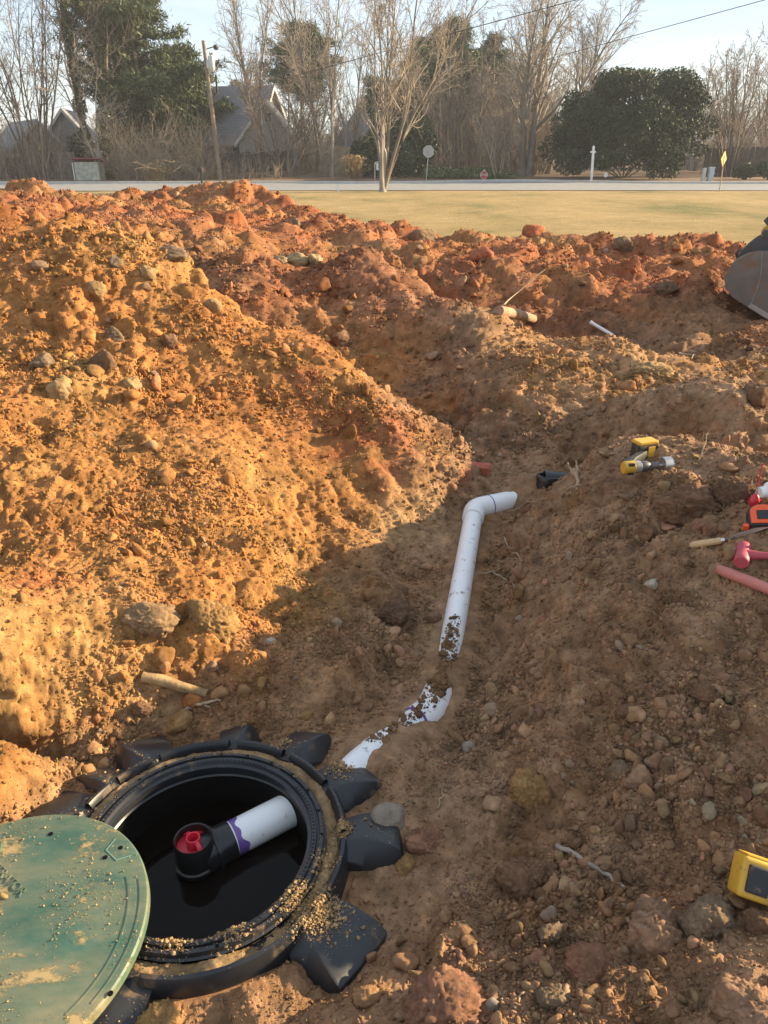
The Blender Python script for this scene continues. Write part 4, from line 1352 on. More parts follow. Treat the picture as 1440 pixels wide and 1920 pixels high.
# --- utility pole with transformer and street light
top = Pf(381, 76, 58.6); b0 = gp(414, 58.6)
e = empty('utility_pole', b0, 'leaning wooden utility pole with transformer and street light', 'utility pole')
ax = Vector(top - b0); H = ax.length; axn = ax.normalized()
MB().tube([b0 - np.array((0, 0, .4)), b0 + np.array(axn) * H * .5, top], [.17, .145, .11], 12).build('pole', MAT['pole_wood'], e, smooth=50)
q = Vector(Pf(397, 120, 58.4))
m = MB().lathe([(0, -.5), (.20, -.5), (.22, -.46), (.22, .40), (.20, .46), (.06, .50), (.05, .62), (0, .63)], 20, q)
tr = m.build('transformer', MAT['galv'], e, smooth=40)
MB().box(q - Vector((.26, 0, 0)), (.18, .08, .5)).build('bracket', MAT['galv'], e)
for s in (-.07, .07):
    MB().lathe([(0, 0), (.03, 0), (.05, .05), (.03, .08), (.045, .12), (.02, .16), (0, .17)], 8, q + Vector((s, 0, .52))).build('bushing', plain('brown_glaze', (.14, .08, .05), rough=.3), tr)
a0 = Vector(Pf(396, 148, 58.5)); a1 = Vector(Pf(405, 128, 58.0)); a2 = Vector(Pf(413, 117, 57.8)); a3 = Vector(Pf(424, 115, 57.6))
MB().tube([a0, a1, a2, a3], .035, 8).build('lamp_arm', MAT['galv'], e, smooth=60)
M = Matrix.Translation(a3)
MB().loft([[a3 + Vector((dx, .16 * math.cos(t) * k, .07 * math.sin(t) * k - .02)) for t in np.linspace(0, 6.283, 11)[:-1]] for dx, k in ((-.12, .35), (0, .9), (.25, 1.0), (.42, .6), (.48, .15))]).build('lamp_head', MAT['galv'], e, smooth=60)
c0 = Vector(Pf(387, 92, 58.5)); c1 = Vector(Pf(399, 88, 58.2))
MB().tube([c0, c1, c1 + Vector((.12, 0, -.05))], .03, 6).build('side_bracket', MAT['black_metal'], e)
ins = MB()
ins.lathe([(.05, -.16), (.16, -.10), (.18, 0), (.16, .10), (.05, .16)], 12, c1 + Vector((.2, 0, -.02)))
ins.build('coiled_wire', MAT['black_metal'], e)
# wires from the pole to the next one, which stands to the right, nearer and out of the picture
def wire(name, a, b, sag, label, r=.012):
    a, b = Vector(a), Vector(b)
    pts = []
    for t in np.linspace(0, 1, 40):
        p = a.lerp(b, t); p.z -= sag * 4 * t * (1 - t)
        pts.append(p)
    MB().tube(pts, r, 5, cap=False).build(name, MAT['black_metal'], label=label, cat='wire', group='overhead wires from the utility pole')
pA = Pf(800, 51, 47); pB = Pf(1000, 2, 40)
dirw = Vector(pB - pA)
wire('overhead_wire', Vector(pA) - dirw * 2.05 + Vector((0, 0, -1.0)), Vector(pA) + dirw * 3.0, .0, 'upper black overhead wire crossing the sky above the lawn tree', .02)
pA = Pf(1145, 55, 62); pB = Pf(1362, 1, 54)
dirw = Vector(pB - pA)
wire('overhead_wire', Vector(pA) - dirw * 1.6 + Vector((0, 0, -1.2)), Vector(pA) + dirw * 3.0, .0, 'black overhead wire rising to the right above the big evergreen', .022)
for k, (v0, v1) in enumerate(((92, 98), (130, 139))):
    pA = Pf(402, v0, 58.4); pB = Pf(475, v1, 63)
    dirw = Vector(pB - pA)
    wire('overhead_wire', Vector(pA), Vector(pA) + dirw * 5, .1, ('thin wire leaving the top of the utility pole to the right', 'thin wire leaving the pole below the street light')[k], .013)

# --- mailbox
b0 = gp(380, 44.9)
e = empty('mailbox', b0, 'black domed mailbox on a post beside the road', 'mailbox')
MB().box(b0 + np.array((0, 0, .48)), (.09, .09, 1.0)).build('post', MAT['black_metal'], e, bevel=.01)
arch = [(-.12, 0), (.12, 0), (.12, .14)] + [(.12 * math.cos(t), .14 + .12 * math.sin(t)) for t in np.linspace(.3, 2.84, 8)] + [(-.12, .14)]
A = Matrix.Translation(Vector(b0) + Vector((0, 0, .98))) @ Matrix(((1, 0, 0, 0), (0, 0, 1, 0), (0, 1, 0, 0), (0, 0, 0, 1)))
bx = MB().prism(arch, -.26, .26, A).build('box', MAT['black_metal'], e)
MB().box(Vector(b0) + Vector((.135, -.1, 1.15)), (.012, .12, .05)).build('flag', MAT['sign_red'], bx)

# --- back of the STOP sign by the side street (its face is turned away from us)
def octagon(r): return [(r * math.cos(R(22.5 + 45 * k)), r * math.sin(R(22.5 + 45 * k))) for k in range(8)]
Aup = Matrix(((1, 0, 0, 0), (0, 0, 1, 0), (0, 1, 0, 0), (0, 0, 0, 1)))   # polygon XY -> world XZ, extrude along Y
b0 = gp(799, 60.2); t0 = Pf(803.5, 284, 60.2)
e = empty('stop_sign', b0, 'grey back of an eight-sided road sign on a tall post', 'road sign')
pst = MB().tube([Vector(b0) - Vector((0, 0, .2)), Vector(t0) + Vector((.02, 0, .4))], .038, 6).build('post', MAT['galv'], e)
Mx = Matrix.Translation(Vector(t0) + Vector((0, .06, 0))) @ Aup
MB().prism(octagon(.43), -.012, .012, Mx).build('sign_panel', plain('bare_aluminium', (.42, .41, .40), rough=.5, metal=.3, var=.06), e)
MB().prism(octagon(.425), .014, .018, Mx).build('sign_face', MAT['sign_red'], e)
# --- red STOP sign facing us, further down the side street, low
c = Pf(907, 331, 60.4)
b0 = gp(907, 60.4)
c[2] = max(c[2], b0[2] + .30)
e = empty('stop_sign', b0, 'small low red STOP sign in front of the ground cover', 'road sign')
MB().tube([Vector(b0) - Vector((0, 0, .2)), Vector((b0[0], b0[1] + .04, c[2] + .34))], .02, 6).build('post', MAT['galv'], e)
Mx = Matrix.Translation(Vector((b0[0], b0[1], c[2]))) @ Aup
MB().prism(octagon(.285), -.01, .012, Mx).build('border', MAT['white_paint'], e)
pn = MB().prism(octagon(.262), -.016, -.011, Mx).build('sign_panel', MAT['sign_red'], e)
text_mesh('lettering', 'STOP', .215, .002, Matrix.Translation(Vector((b0[0], b0[1] - .02, c[2]))) @ Matrix.Rotation(R(90), 4, 'X'), MAT['white_paint'], pn)
MB().box((b0[0], b0[1] - .01, c[2] + .33), (.09, .02, .07)).build('top_plate', MAT['white_paint'], e)

# --- yellow diamond warning sign on a leaning post, near side of the road
b0 = gp(1349, 45.3); t0 = Pf(1357, 298, 45.3)
e = empty('warning_sign', b0, 'yellow diamond warning sign on a thin leaning post', 'road sign')
MB().tube([Vector(b0) - Vector((0, 0, .2)), Vector(t0) + Vector((.01, .03, .38))], .03, 6).build('post', plain('rusty_post', (.30, .22, .15), rough=.7), e)
ry = Matrix.Translation(Vector(t0)) @ Matrix.Rotation(R(46), 4, 'Z') @ Aup
pn = MB().prism([(0, -.40), (.36, 0), (0, .40), (-.36, 0)], -.012, .012, ry).build('sign_panel', MAT['sign_yellow'], e)
m = MB()
m.prism([(-.05, -.24), (.05, -.24), (.05, .02), (.14, .02), (0, .22), (-.14, .02), (-.05, .02)], -.018, -.013, ry)
m.build('arrow', MAT['black_metal'], pn)

# --- white post with a cross bracket (no board hanging from it) and a small white card
b0 = gp(1108.5, 58.6); t0 = Pf(1113, 276, 58.6)
e = empty('white_post', b0, 'white square post with a short bracket before the big evergreen', 'post')
dirp = Vector(t0 - b0)
MB().loft([[Vector(b0) + dirp * k + Vector((sx * .075, sy * .075, 0)) for sx, sy in ((-1, -1), (1, -1), (1, 1), (-1, 1))] for k in (-.05, 1.0)]).build('shaft', MAT['white_paint'], e)
MB().lathe([(.10, 0), (.10, .03), (.05, .09), (0, .12)], 4, Vector(t0)).build('cap', MAT['white_paint'], e)
MB().box(Vector(b0) + dirp * .86 + Vector((-.02, -.02, 0)), (.40, .09, .10)).build('bracket', MAT['white_paint'], e)
c = Pf(1136, 328, 59.5)
e = empty('white_card', gp(1136, 59.5), 'small tilted white card sign in front of the big evergreen', 'sign')
MB().box(c, (.26, .012, .28), Matrix.Rotation(R(-20), 3, 'Y')).build('card', MAT['white_paint'], e)
MB().tube([gp(1136, 59.52), c + np.array((0, .02, 0))], .008, 5).build('wire_stake', MAT['galv'], e)

# --- two utility boxes
for (u, h, w, lab, mt) in ((1317.5, .82, .22, 'narrow pale utility pedestal left of its twin by the road', (.50, .52, .46)), (1330.5, .88, .34, 'wider pale blue-grey utility pedestal with a side knob', (.42, .50, .52))):
    b0 = gp(u, 57.4)
    e = empty('utility_pedestal', b0, lab, 'utility box', 'utility pedestals by the road')
    mm = plain('pedestal_paint', mt, rough=.6, var=.1)
    MB().box(b0 + np.array((0, 0, h / 2 - .03)), (w, w, h)).build('body', mm, e, bevel=.02)
    MB().box(b0 + np.array((0, 0, h - .01)), (w * 1.1, w * 1.1, .08)).build('cap', mm, e, bevel=.02)
    if w > .3:
        MB().box(b0 + np.array((.2, -.05, h * .55)), (.1, .06, .06)).build('knob', MAT['galv'], e)

# --- white realtor-like sign and hydrant
b0 = gp(703, 60.0); c = Pf(709, 313, 60.0)
e = empty('yard_sign', b0, 'white yard sign on a thin frame behind the lawn tree', 'sign')
MB().tube([b0, (b0[0], b0[1], c[2] + .3)], .025, 6).build('post', MAT['white_paint'], e)
MB().tube([(b0[0], b0[1], c[2] + .1), (b0[0] + .04, b0[1], c[2] + .28), (b0[0] + .18, b0[1], c[2] + .33), (b0[0] + .75, b0[1], c[2] + .33)], .03, 6).build('arm', MAT['white_paint'], e)
pn = MB().box((b0[0] + .45, b0[1], c[2] + .02), (.70, .03, .46)).build('board', MAT['white_paint'], e)
for k, (dz, w) in enumerate(((.06, .46), (-.04, .52), (-.12, .34))):
    MB().box((b0[0] + .47, b0[1] - .02, c[2] + .03 + dz), (w, .008, .05)).build('lettering_line', plain('grey_print', (.10, .10, .11), rough=.6), pn)
b0 = gp(729, 59.4)
e = empty('fire_hydrant', b0, 'dull yellow fire hydrant right of the lawn tree trunk', 'hydrant')
hm = plain('hydrant_yellow', (.50, .33, .10), rough=.55, var=.15)
MB().lathe([(.20, -.05), (.20, .04), (.13, .06), (.13, .50), (.17, .52), (.17, .58), (.14, .62), (.10, .72), (.04, .78), (.04, .84), (0, .84)], 16, Vector(b0)).build('barrel', hm, e, smooth=40)
for s in (-1, 1):
    MB().tube([Vector(b0) + Vector((s * .1, 0, .46)), Vector(b0) + Vector((s * .22, 0, .46))], .065, 10).build('side_cap', hm, e)
MB().tube([Vector(b0) + Vector((0, -.1, .42)), Vector(b0) + Vector((0, -.24, .42))], .085, 10).build('front_cap', hm, e)
# --- white marker stake in the lawn
b0 = gp(634, 44.4)
MB().box(b0 + np.array((0, 0, .16)), (.10, .02, .42), Matrix.Rotation(R(-14), 3, 'Y')).build('marker_stake', MAT['white_paint'], bevel=.004, label='short tilted white marker stake at the lawn edge', cat='stake')

# --- white car parked behind the bare spreading tree
b0 = gp(990, 84)
CAR = empty('parked_car', b0 + np.array((0, 0, 0)), 'white car mostly hidden behind the bare spreading tree', 'car', rot=(0, 0, R(8)))
def car_section(x, half, z0, z1, inset):
    return [Vector((x, -half, z0)), Vector((x, -half * 1.02, (z0 + z1) / 2)), Vector((x, -half * inset, z1)), Vector((x, half * inset, z1)), Vector((x, half * 1.02, (z0 + z1) / 2)), Vector((x, half, z0))]
cw = plain('white_car_paint', (.62, .64, .66), rough=.25, var=.03, coat=.6)
MB().loft([car_section(x, h_, z0, z1, i_) for x, h_, z0, z1, i_ in ((-2.2, .70, .35, .75, .9), (-2.05, .84, .28, .95, .92), (-1.2, .88, .25, 1.0, .93), (.9, .88, .25, .98, .93), (1.9, .84, .28, .85, .9), (2.15, .70, .35, .65, .9))]).build('body', cw, CAR, bevel=.03, smooth=50, local=True)
MB().loft([car_section(x, h_, .93, z1, i_) for x, h_, z1, i_ in ((-1.75, .80, 1.0, .95), (-1.0, .80, 1.42, .78), (.15, .80, 1.45, .78), (1.05, .80, .99, .95))]).build('cabin', MAT['glass'], CAR, bevel=.03, smooth=50, local=True)
MB().loft([car_section(x, h_, 1.40, z1, i_) for x, h_, z1, i_ in ((-1.05, .60, 1.44, .95), (-.9, .64, 1.48, .9), (.1, .64, 1.49, .9), (.22, .60, 1.45, .95))]).build('roof_panel', cw, CAR, smooth=50, local=True)
for sx in (-1.35, 1.3):
    for sy in (-1, 1):
        Mw = Matrix.Translation((sx, sy * .80, .32)) @ Matrix.Rotation(R(90), 4, 'X')
        wh = MB().lathe([(.20, -.09), (.31, -.09), (.33, -.05), (.33, .05), (.31, .09), (.20, .09)], 20, M=Mw, closed_prof=True).build('tyre', plain('rubber', (.02, .02, .02), rough=.8), CAR, smooth=40, local=True)
        MB().lathe([(0, -.06), (.2, -.08), (.2, .08), (0, .06)], 16, M=Mw).build('rim', MAT['galv'], CAR, smooth=40, local=True)
for s in (-1, 1):
    MB().box((-2.16, s * .58, .70), (.06, .26, .12)).build('headlight', MAT['white_paint'], CAR, bevel=.02, local=True)

# ================================================================== HAZE
hz, hn, hl, hb = new_mat('winter_haze')
hn.remove(hb)
pv = hn.new('ShaderNodeVolumePrincipled')
pv.inputs['Color'].default_value = (.92, .95, 1.0, 1)
pv.inputs['Density'].default_value = .0007
hl.new(pv.outputs['Volume'], hn['Material Output'].inputs['Volume'])
MB().box((0, 200, 10.0), (560, 470, 23.0)).build('haze', hz, kind='stuff', label='thin pale winter haze over the whole place', cat='haze')
# ================================================================== THE BURIED TANK, ITS LID, THE PIPES
MAT['poly_black'] = plain('black_polyethylene', (.018, .019, .022), rough=.38, spec=.5, var=.25, scale=5, dirt=(.20, .125, .06), dirt_amt=.12, dirt_scale=7, bump=.05, bscale=30)
MAT['poly_rim'] = plain('black_polyethylene_rim', (.020, .021, .025), rough=.35, spec=.5, var=.25, scale=9, dirt=(.22, .14, .07), dirt_amt=.05, dirt_scale=14)
MAT['inner'] = plain('black_tank_inside', (.007, .006, .006), rough=.7, spec=.1, var=.2)
MAT['pvc'] = plain('white_pvc', (.80, .80, .80), rough=.32, spec=.5, var=.03, scale=4, dirt=(.24, .15, .085), dirt_amt=.0, dirt_scale=30)
MAT['pvc_dirty'] = plain('white_pvc_muddied', (.80, .80, .80), rough=.35, spec=.5, var=.03, scale=4, dirt=(.17, .095, .05), dirt_amt=.12, dirt_scale=18)
MAT['purple'] = plain('purple_primer', (.17, .09, .32), rough=.4, var=.25, scale=14)
MAT['cap_red'] = plain('red_plastic', (.62, .022, .045), rough=.35, spec=.5, var=.06)
TX, TY, TZ = (float(c) for c in TANK)
tank = empty('septic_tank', (TX, TY, TZ - .6), 'black plastic tank top with star-shaped lugs around an open round mouth', 'septic tank')
C0 = Vector((TX, TY, TZ))
RO = .295                                                  # inner radius of the mouth
MB().lathe([(RO, -.80), (RO, -.056)], 96, C0).build('inner_wall', MAT['inner'], tank, smooth=35)
prof = [(RO, -.055), (RO + .004, -.050), (RO + .004, -.032), (RO - .004, -.028), (RO - .004, -.014), (RO + .006, -.010), (RO + .010, .0), (RO + .022, .001), (RO + .024, -.006), (RO + .030, -.006),
        (RO + .032, .002), (RO + .042, .002), (RO + .044, -.012), (RO + .050, -.016)]
MB().lathe(prof, 96, C0).build('mouth_ring', MAT['poly_rim'], tank, smooth=35)
# bolt holes and moulded teeth round the ring
for k in range(24):
    a = 2 * math.pi * k / 24 + .05
    MB().lathe([(.0, 0), (.005, 0), (.005, .0015), (0, .0016)], 8, C0 + Vector((math.cos(a) * (RO + .0365), math.sin(a) * (RO + .0365), .002))).build('bolt_hole', MAT['inner'], tank)
m = MB()
for k in range(150):
    a = 2 * math.pi * k / 150
    if math.sin(a * 5.3) > -.4:
        m.box(C0 + Vector((math.cos(a) * (RO + .015), math.sin(a) * (RO + .015), .0015)), (.006, .004, .003), Matrix.Rotation(a, 3, 'Z'))
o = m.build('moulded_marks', MAT['poly_rim'], tank); o['kind'] = 'stuff'
# collar: a soil-filled channel, then a rounded outer rib broken into segments
MB().lathe([(RO + .045, -.030), (RO + .085, -.032), (RO + .088, -.2), (RO + .06, -.5)], 96, C0).build('channel_floor', MAT['poly_black'], tank, smooth=40)
ribp = [(RO + .083, -.20), (RO + .083, -.030), (RO + .086, -.008), (RO + .094, .004), (RO + .104, .002), (RO + .112, -.012), (RO + .118, -.06), (RO + .125, -.22)]
lug_px = [((690, 1592), .235, .150, .175), ((655, 1478), .235, .170, .19), ((575, 1400), .245, .125, .185), ((455, 1368), .18, .105, .14), ((268, 1398), .24, .165, .185), ((172, 1462), .20, .12, .15), ((78, 1520), .27, .15, .19),
          ((598, 1755), .25, .19, .23), ((250, 1870), .24, .12, .18), ((90, 1740), .20, .13, .16)]
lug_ang = []
for (uv, L_, w_in, w_out) in lug_px:
    q = Pz(uv[0], uv[1], TZ - .06)
    lug_ang.append(math.atan2(q[1] - TY, q[0] - TX))
gaps = sorted(lug_ang)
nseg = 96
for k, a in enumerate(gaps):
    b_ = gaps[(k + 1) % len(gaps)]
    if b_ < a: b_ += 2 * math.pi
    MB().lathe(ribp, max(8, int(nseg * (b_ - a) / 6.283)), C0, a0=a + .04, a1=b_ - .04).build('rib', MAT['poly_black'], tank, smooth=45)
def lug_ring(half, zt, zb, ridge, drop_l, drop_r, rad):
    """cross-section of a lug in (s, z): flaring sides, an off-centre ridge, rounded shoulders"""
    rx = ridge * half
    pts = [(-half * 1.30, zb), (-half, zt - drop_l - .004), (rx - .004, zt), (rx + .004, zt), (half, zt - drop_r - .004), (half * 1.30, zb)]
    return pts
rngl = random.Random(9)
for li, ((uv, L_, w_in, w_out), a) in enumerate(zip(lug_px, lug_ang)):
    ca, sa = math.cos(a), math.sin(a)
    r0 = RO + .085
    L_ *= .82
    ridge = rngl.uniform(-.75, .75) if abs(ca) < .35 else -.72 * math.copysign(1, ca) * rngl.uniform(.7, 1.1)
    dl_, dr_ = (.045, .10) if ridge > 0 else (.10, .045)
    dl_ *= rngl.uniform(.5, 1.2); dr_ *= rngl.uniform(.5, 1.2)
    bow = rngl.uniform(-.03, .03)
    tip = rngl.uniform(.75, 1.15)
    rings = []
    for t, wf, zt, rd, dk in ((-.02, .78, -.016, .012, .15), (.12, .90, -.004, .014, .3), (.35, 1.0, .002, .018, .7), (.60, 1.06, -.004, .020, 1.), (.78, 1.05, -.014 * tip, .022, 1.1), (.90, 1.0, -.030 * tip, .022, 1.0), (.97, .92, -.065, .018, .8), (1.03, .84, -.22, .012, .4)):
        half = (w_in * (1 - t) + w_out * t) * .5 * wf
        ring = []
        for s, z in lug_ring(half, zt, -.36, ridge * (.4 + .6 * t), dl_ * dk, dr_ * dk, min(rd, half * .5)):
            r = r0 + L_ * t
            s = s + bow * math.sin(t * 2.4)
            ring.append(C0 + Vector((ca * r - sa * s, sa * r + ca * s, z)))
        rings.append(ring)
    lg = MB().loft(rings).build('lug', MAT['poly_black'], tank, bevel=.004, seg=2, smooth=24)
    if uv == (78, 1520):
        lab_c = C0 + Vector((ca * (r0 + L_ * .86), sa * (r0 + L_ * .86), -.050))
        rot = Matrix.Rotation(a, 3, 'Z') @ Matrix.Rotation(R(22), 3, 'Y')
        st = MB().box(lab_c, (.055, .14, .003), rot).build('sticker', MAT['white_paint'], lg)
        MB().box(lab_c + rot @ Vector((-.012, 0, .0025)), (.010, .138, .001), rot).build('yellow_stripe', plain('yellow_print', (.75, .62, .03), rough=.5), st)
        MB().box(lab_c + rot @ Vector((.014, 0, .0025)), (.006, .110, .001), rot).build('print_line', plain('grey_print2', (.2, .2, .22), rough=.5), st)
MB().lathe([(RO + .02, -1.2), (RO + .11, -.5), (RO + .115, -.16)], 64, C0).build('tank_wall', MAT['inner'], tank, smooth=40)
# water in the tank
wm, n_, l_, b_ = new_mat('dark_tank_water')
b_.inputs['Base Color'].default_value = (.006, .004, .003, 1)
b_.inputs['Roughness'].default_value = .03
b_.inputs['IOR'].default_value = 1.22
WZ = TZ - .165
wv = MB(); ring = [Vector((TX + (RO + .01) * math.cos(t), TY + (RO + .01) * math.sin(t), WZ)) for t in np.linspace(0, 2 * math.pi, 65)[:-1]]
wv.add(ring, [tuple(range(64))]).build('tank_water', wm, kind='structure')

# inlet tee with red filter cap, white pipe into it
tee_c = Pz(362, 1572, TZ - .055)
end_c = Pz(560, 1500, TZ - .10)
pd = Vector((end_c[0] - tee_c[0], end_c[1] - tee_c[1], 0)); plen = pd.length; pd.normalize()
TC = Vector(tee_c)
tee = empty('outlet_tee', (TC.x, TC.y, WZ - .1), 'black outlet tee with a red handled filter cap inside the tank mouth', 'pipe fitting')
blk = plain('black_abs', (.014, .014, .015), rough=.30, spec=.5, var=.2)
tr_ = .0565
MB().lathe([(tr_ - .005, -.05), (tr_ - .005, .0), (tr_ - .002, .003), (tr_, .0), (tr_, -.085), (tr_ + .006, -.088), (tr_ + .006, -.10), (tr_, -.104), (tr_, -.40)], 40, TC).build('body', blk, tee, smooth=35)
cap = MB().lathe([(0, -.028), (tr_ - .007, -.028), (tr_ - .006, -.026), (tr_ - .006, -.06)], 40, TC).build('filter_cap', MAT['cap_red'], tee, smooth=35)
MB().lathe([(.016, -.027), (.021, -.027), (.021, .004), (.020, .006), (.017, .006), (.016, .004)], 24, TC + Vector((0, 0, -.001)), closed_prof=True).build('handle_ring', MAT['cap_red'], cap, smooth=35)
for s in (-1, 1):
    dr = Matrix.Rotation(R(-48), 3, 'Z') @ Vector((s, 0, 0))
    sd = Vector((-dr.y, dr.x, 0))
    MB().loft([[TC + dr * r_ + sd * q_ * w_ + Vector((0, 0, z_ + hz_)) for q_, hz_ in ((-1, 0), (1, 0), (1, h_), (-1, h_))] for r_, w_, z_, h_ in ((.019, .005, -.024, .026), (.034, .007, -.026, .022), (.048, .009, -.027, .010), (.051, .009, -.027, .006))]).build('handle_arm', MAT['cap_red'], cap, bevel=.002)
hub_r = .059
def along(t, dz=0.0): return TC + pd * t + Vector((0, 0, -.080 + .015 * t / plen + dz))
HUB = .115
MB().tube([along(.02), along(HUB - .006), along(HUB)], [hub_r, hub_r, hub_r - .003], 36).build('hub', blk, tee, smooth=40)
MB().tube([along(.055), along(.068)], hub_r + .006, 36).build('hub_collar', blk, tee, smooth=40)
ip = empty('inlet_pipe', tuple(along(plen * .5)), 'white plastic pipe with purple primer band running into the tank wall', 'pipe')
MB().tube([along(HUB - .03), along(plen + .13)], .0535, 40).build('pipe', MAT['pvc'], ip, smooth=40)
rings = []
for t, k in ((0, 0), (.5, 0), (1, 1)):
    rg_ = []
    for j in range(40):
        a = 2 * math.pi * j / 40
        u_ = Vector((-pd.y, pd.x, 0)); v_ = Vector((0, 0, 1))
        edge = HUB + .002 + (.024 + .010 * math.sin(a * 2 + 1) + .005 * math.sin(a * 7)) * t
        rg_.append(along(edge) + (u_ * math.cos(a) + v_ * math.sin(a)) * .0541)
    rings.append(rg_)
MB().loft(rings, cap=False).build('primer_band', MAT['purple'], ip, smooth=40)

# ---- green lid
def lid_material():
    m, n, l, b = new_mat('green_lid_plastic')
    tc = n.new('ShaderNodeTexCoord')
    def N(scale, det, rgh, st=None, rot=0):
        t = n.new('ShaderNodeTexNoise'); t.inputs['Scale'].default_value = scale; t.inputs['Detail'].default_value = det; t.inputs['Roughness'].default_value = rgh
        mp = n.new('ShaderNodeMapping'); mp.inputs['Scale'].default_value = st or (1, 1, 1); mp.inputs['Rotation'].default_value = (0, 0, rot)
        l.new(tc.outputs['Object'], mp.inputs['Vector']); l.new(mp.outputs['Vector'], t.inputs['Vector'])
        return t
    base = n.new('ShaderNodeValToRGB'); e = base.color_ramp.elements
    e[0].position, e[0].color = .3, (.034, .090, .062, 1); e[1].position, e[1].color = .7, (.058, .132, .093, 1)
    l.new(N(7, 6, .6).outputs['Fac'], base.inputs['Fac'])
    # dust film, smeared one way, and caked patches
    film = n.new('ShaderNodeValToRGB'); film.color_ramp.elements[0].position, film.color_ramp.elements[1].position = .40, .70
    film.color_ramp.elements[1].color = (.62, .62, .62, 1)
    l.new(N(3.6, 9, .66, (.7, 1.9, 1), .75).outputs['Fac'], film.inputs['Fac'])
    cake = n.new('ShaderNodeValToRGB'); cake.color_ramp.elements[0].position, cake.color_ramp.elements[1].position = .555, .62
    l.new(N(7.5, 12, .72, (.8, 1.5, 1), .75).outputs['Fac'], cake.inputs['Fac'])
    gr = n.new('ShaderNodeValToRGB'); gr.color_ramp.elements[0].position, gr.color_ramp.elements[1].position = .66, .70
    l.new(N(70, 3, .6).outputs['Fac'], gr.inputs['Fac'])
    m1 = n.new('ShaderNodeMix'); m1.data_type = 'RGBA'; m1.inputs['B'].default_value = (.36, .28, .15, 1)
    l.new(film.outputs['Color'], m1.inputs['Factor']); l.new(base.outputs['Color'], m1.inputs['A'])
    mxv = n.new('ShaderNodeMath'); mxv.operation = 'MAXIMUM'; l.new(cake.outputs['Color'], mxv.inputs[0]); l.new(gr.outputs['Color'], mxv.inputs[1])
    m2 = n.new('ShaderNodeMix'); m2.data_type = 'RGBA'; m2.inputs['B'].default_value = (.42, .30, .13, 1)
    l.new(mxv.outputs['Value'], m2.inputs['Factor']); l.new(m1.outputs['Result'], m2.inputs['A'])
    l.new(m2.outputs['Result'], b.inputs['Base Color'])
    b.inputs['Roughness'].default_value = .55
    bp = n.new('ShaderNodeBump'); bp.inputs['Strength'].default_value = .8; bp.inputs['Distance'].default_value = .004
    l.new(mxv.outputs['Value'], bp.inputs['Height']); l.new(bp.outputs['Normal'], b.inputs['Normal'])
    return m
MAT['lid'] = lid_material()
MAT['lid_plain'] = plain('green_lid_edge', (.045, .155, .115), rough=.45, var=.15, scale=12, dirt=(.40, .29, .13), dirt_amt=.05, dirt_scale=20)
MAT['lid_pale'] = plain('scuffed_green_edge', (.16, .30, .24), rough=.6, var=.2, scale=30)
LR = .358
lid = empty('tank_lid', LID_C, 'round green plastic lid dusted with soil lying beside the open tank', 'lid', rot=(R(2.0), R(-3.0), 0))
MB().lathe([(0, -.03), (LR - .01, -.03), (LR, -.026), (LR, -.006), (LR - .004, -.001), (LR - .012, 0), (0, 0)], 120).build('plate', MAT['lid'], lid, smooth=30, local=True)
MB().lathe([(LR - .05, -.03), (LR - .04, -.03), (LR - .04, -.055), (LR - .05, -.055)], 96, closed_prof=True).build('under_flange', MAT['lid_plain'], lid, smooth=30, local=True)
LM = Matrix.Translation(Vector(LID_C)) @ lid.rotation_euler.to_matrix().to_4x4()
def on_lid(u, v):
    """local lid coordinates of the point of its top seen at pixel (u, v)"""
    inv = LM.inverted()
    o_ = inv @ Vector((0, 0, EYE)); t_ = inv @ Vector(P(u, v, 1.0)); d_ = t_ - o_
    k = -o_.z / d_.z
    q = o_ + d_ * k
    return Vector((q.x, q.y, 0))
# raised arcs and a corner pocket near the rim
MB().lathe([(LR - .050, 0), (LR - .050, .0014), (LR - .046, .0014), (LR - .046, 0)], 40, a0=R(-38), a1=R(28), closed_prof=True).build('moulded_arc', MAT['lid'], lid, local=True)
MB().lathe([(LR - .022, 0), (LR - .022, .0014), (LR - .019, .0014), (LR - .019, 0)], 40, a0=R(-30), a1=R(24), closed_prof=True).build('moulded_arc', MAT['lid'], lid, local=True)
qa, qb, qc, qd = on_lid(216, 1574), on_lid(199, 1594), on_lid(218, 1613), on_lid(246, 1604)
for a_, b_2 in ((qa, qb), (qb, qc), (qc, qd)):
    MB().tube([a_, b_2], .0018, 6).build('pocket_edge', MAT['lid_pale'], lid, local=True)
MB().prism([(q.x, q.y) for q in (qa, qb, qc, qd)], -.001, .0012).build('pocket', MAT['lid'], lid, local=True)
for u, v in ((226, 1590), (207, 1863), (95, 1564), (197, 1608)):
    q = on_lid(u, v)
    MB().lathe([(0, .0016), (.0065, .0016), (.0065, 0)], 12, q).build('screw_hole', MAT['inner'], lid, local=True)
ta, tb = on_lid(0, 1633), on_lid(44, 1677)
td = (tb - ta).normalized()
Mt = Matrix(((td.x, -td.y, 0, 0), (td.y, td.x, 0, 0), (0, 0, 1, 0), (0, 0, 0, 1)))
text_mesh('lettering', 'INFILTRATOR', .034, .0016, Matrix.Translation(tb + Vector((0, 0, .001))) @ Mt, MAT['lid'], lid, local=True, align='RIGHT')
for k in range(4):
    q = on_lid(-14 + 6 * k, 1598 - 3 * k + 4) - td * .01
    MB().box(q + Vector((0, 0, .001)), (.004, .03, .003), Matrix.Rotation(math.atan2(td.y, td.x) + R(55), 3, 'Z')).build('moulded_bar', MAT['lid_plain'], lid, local=True)

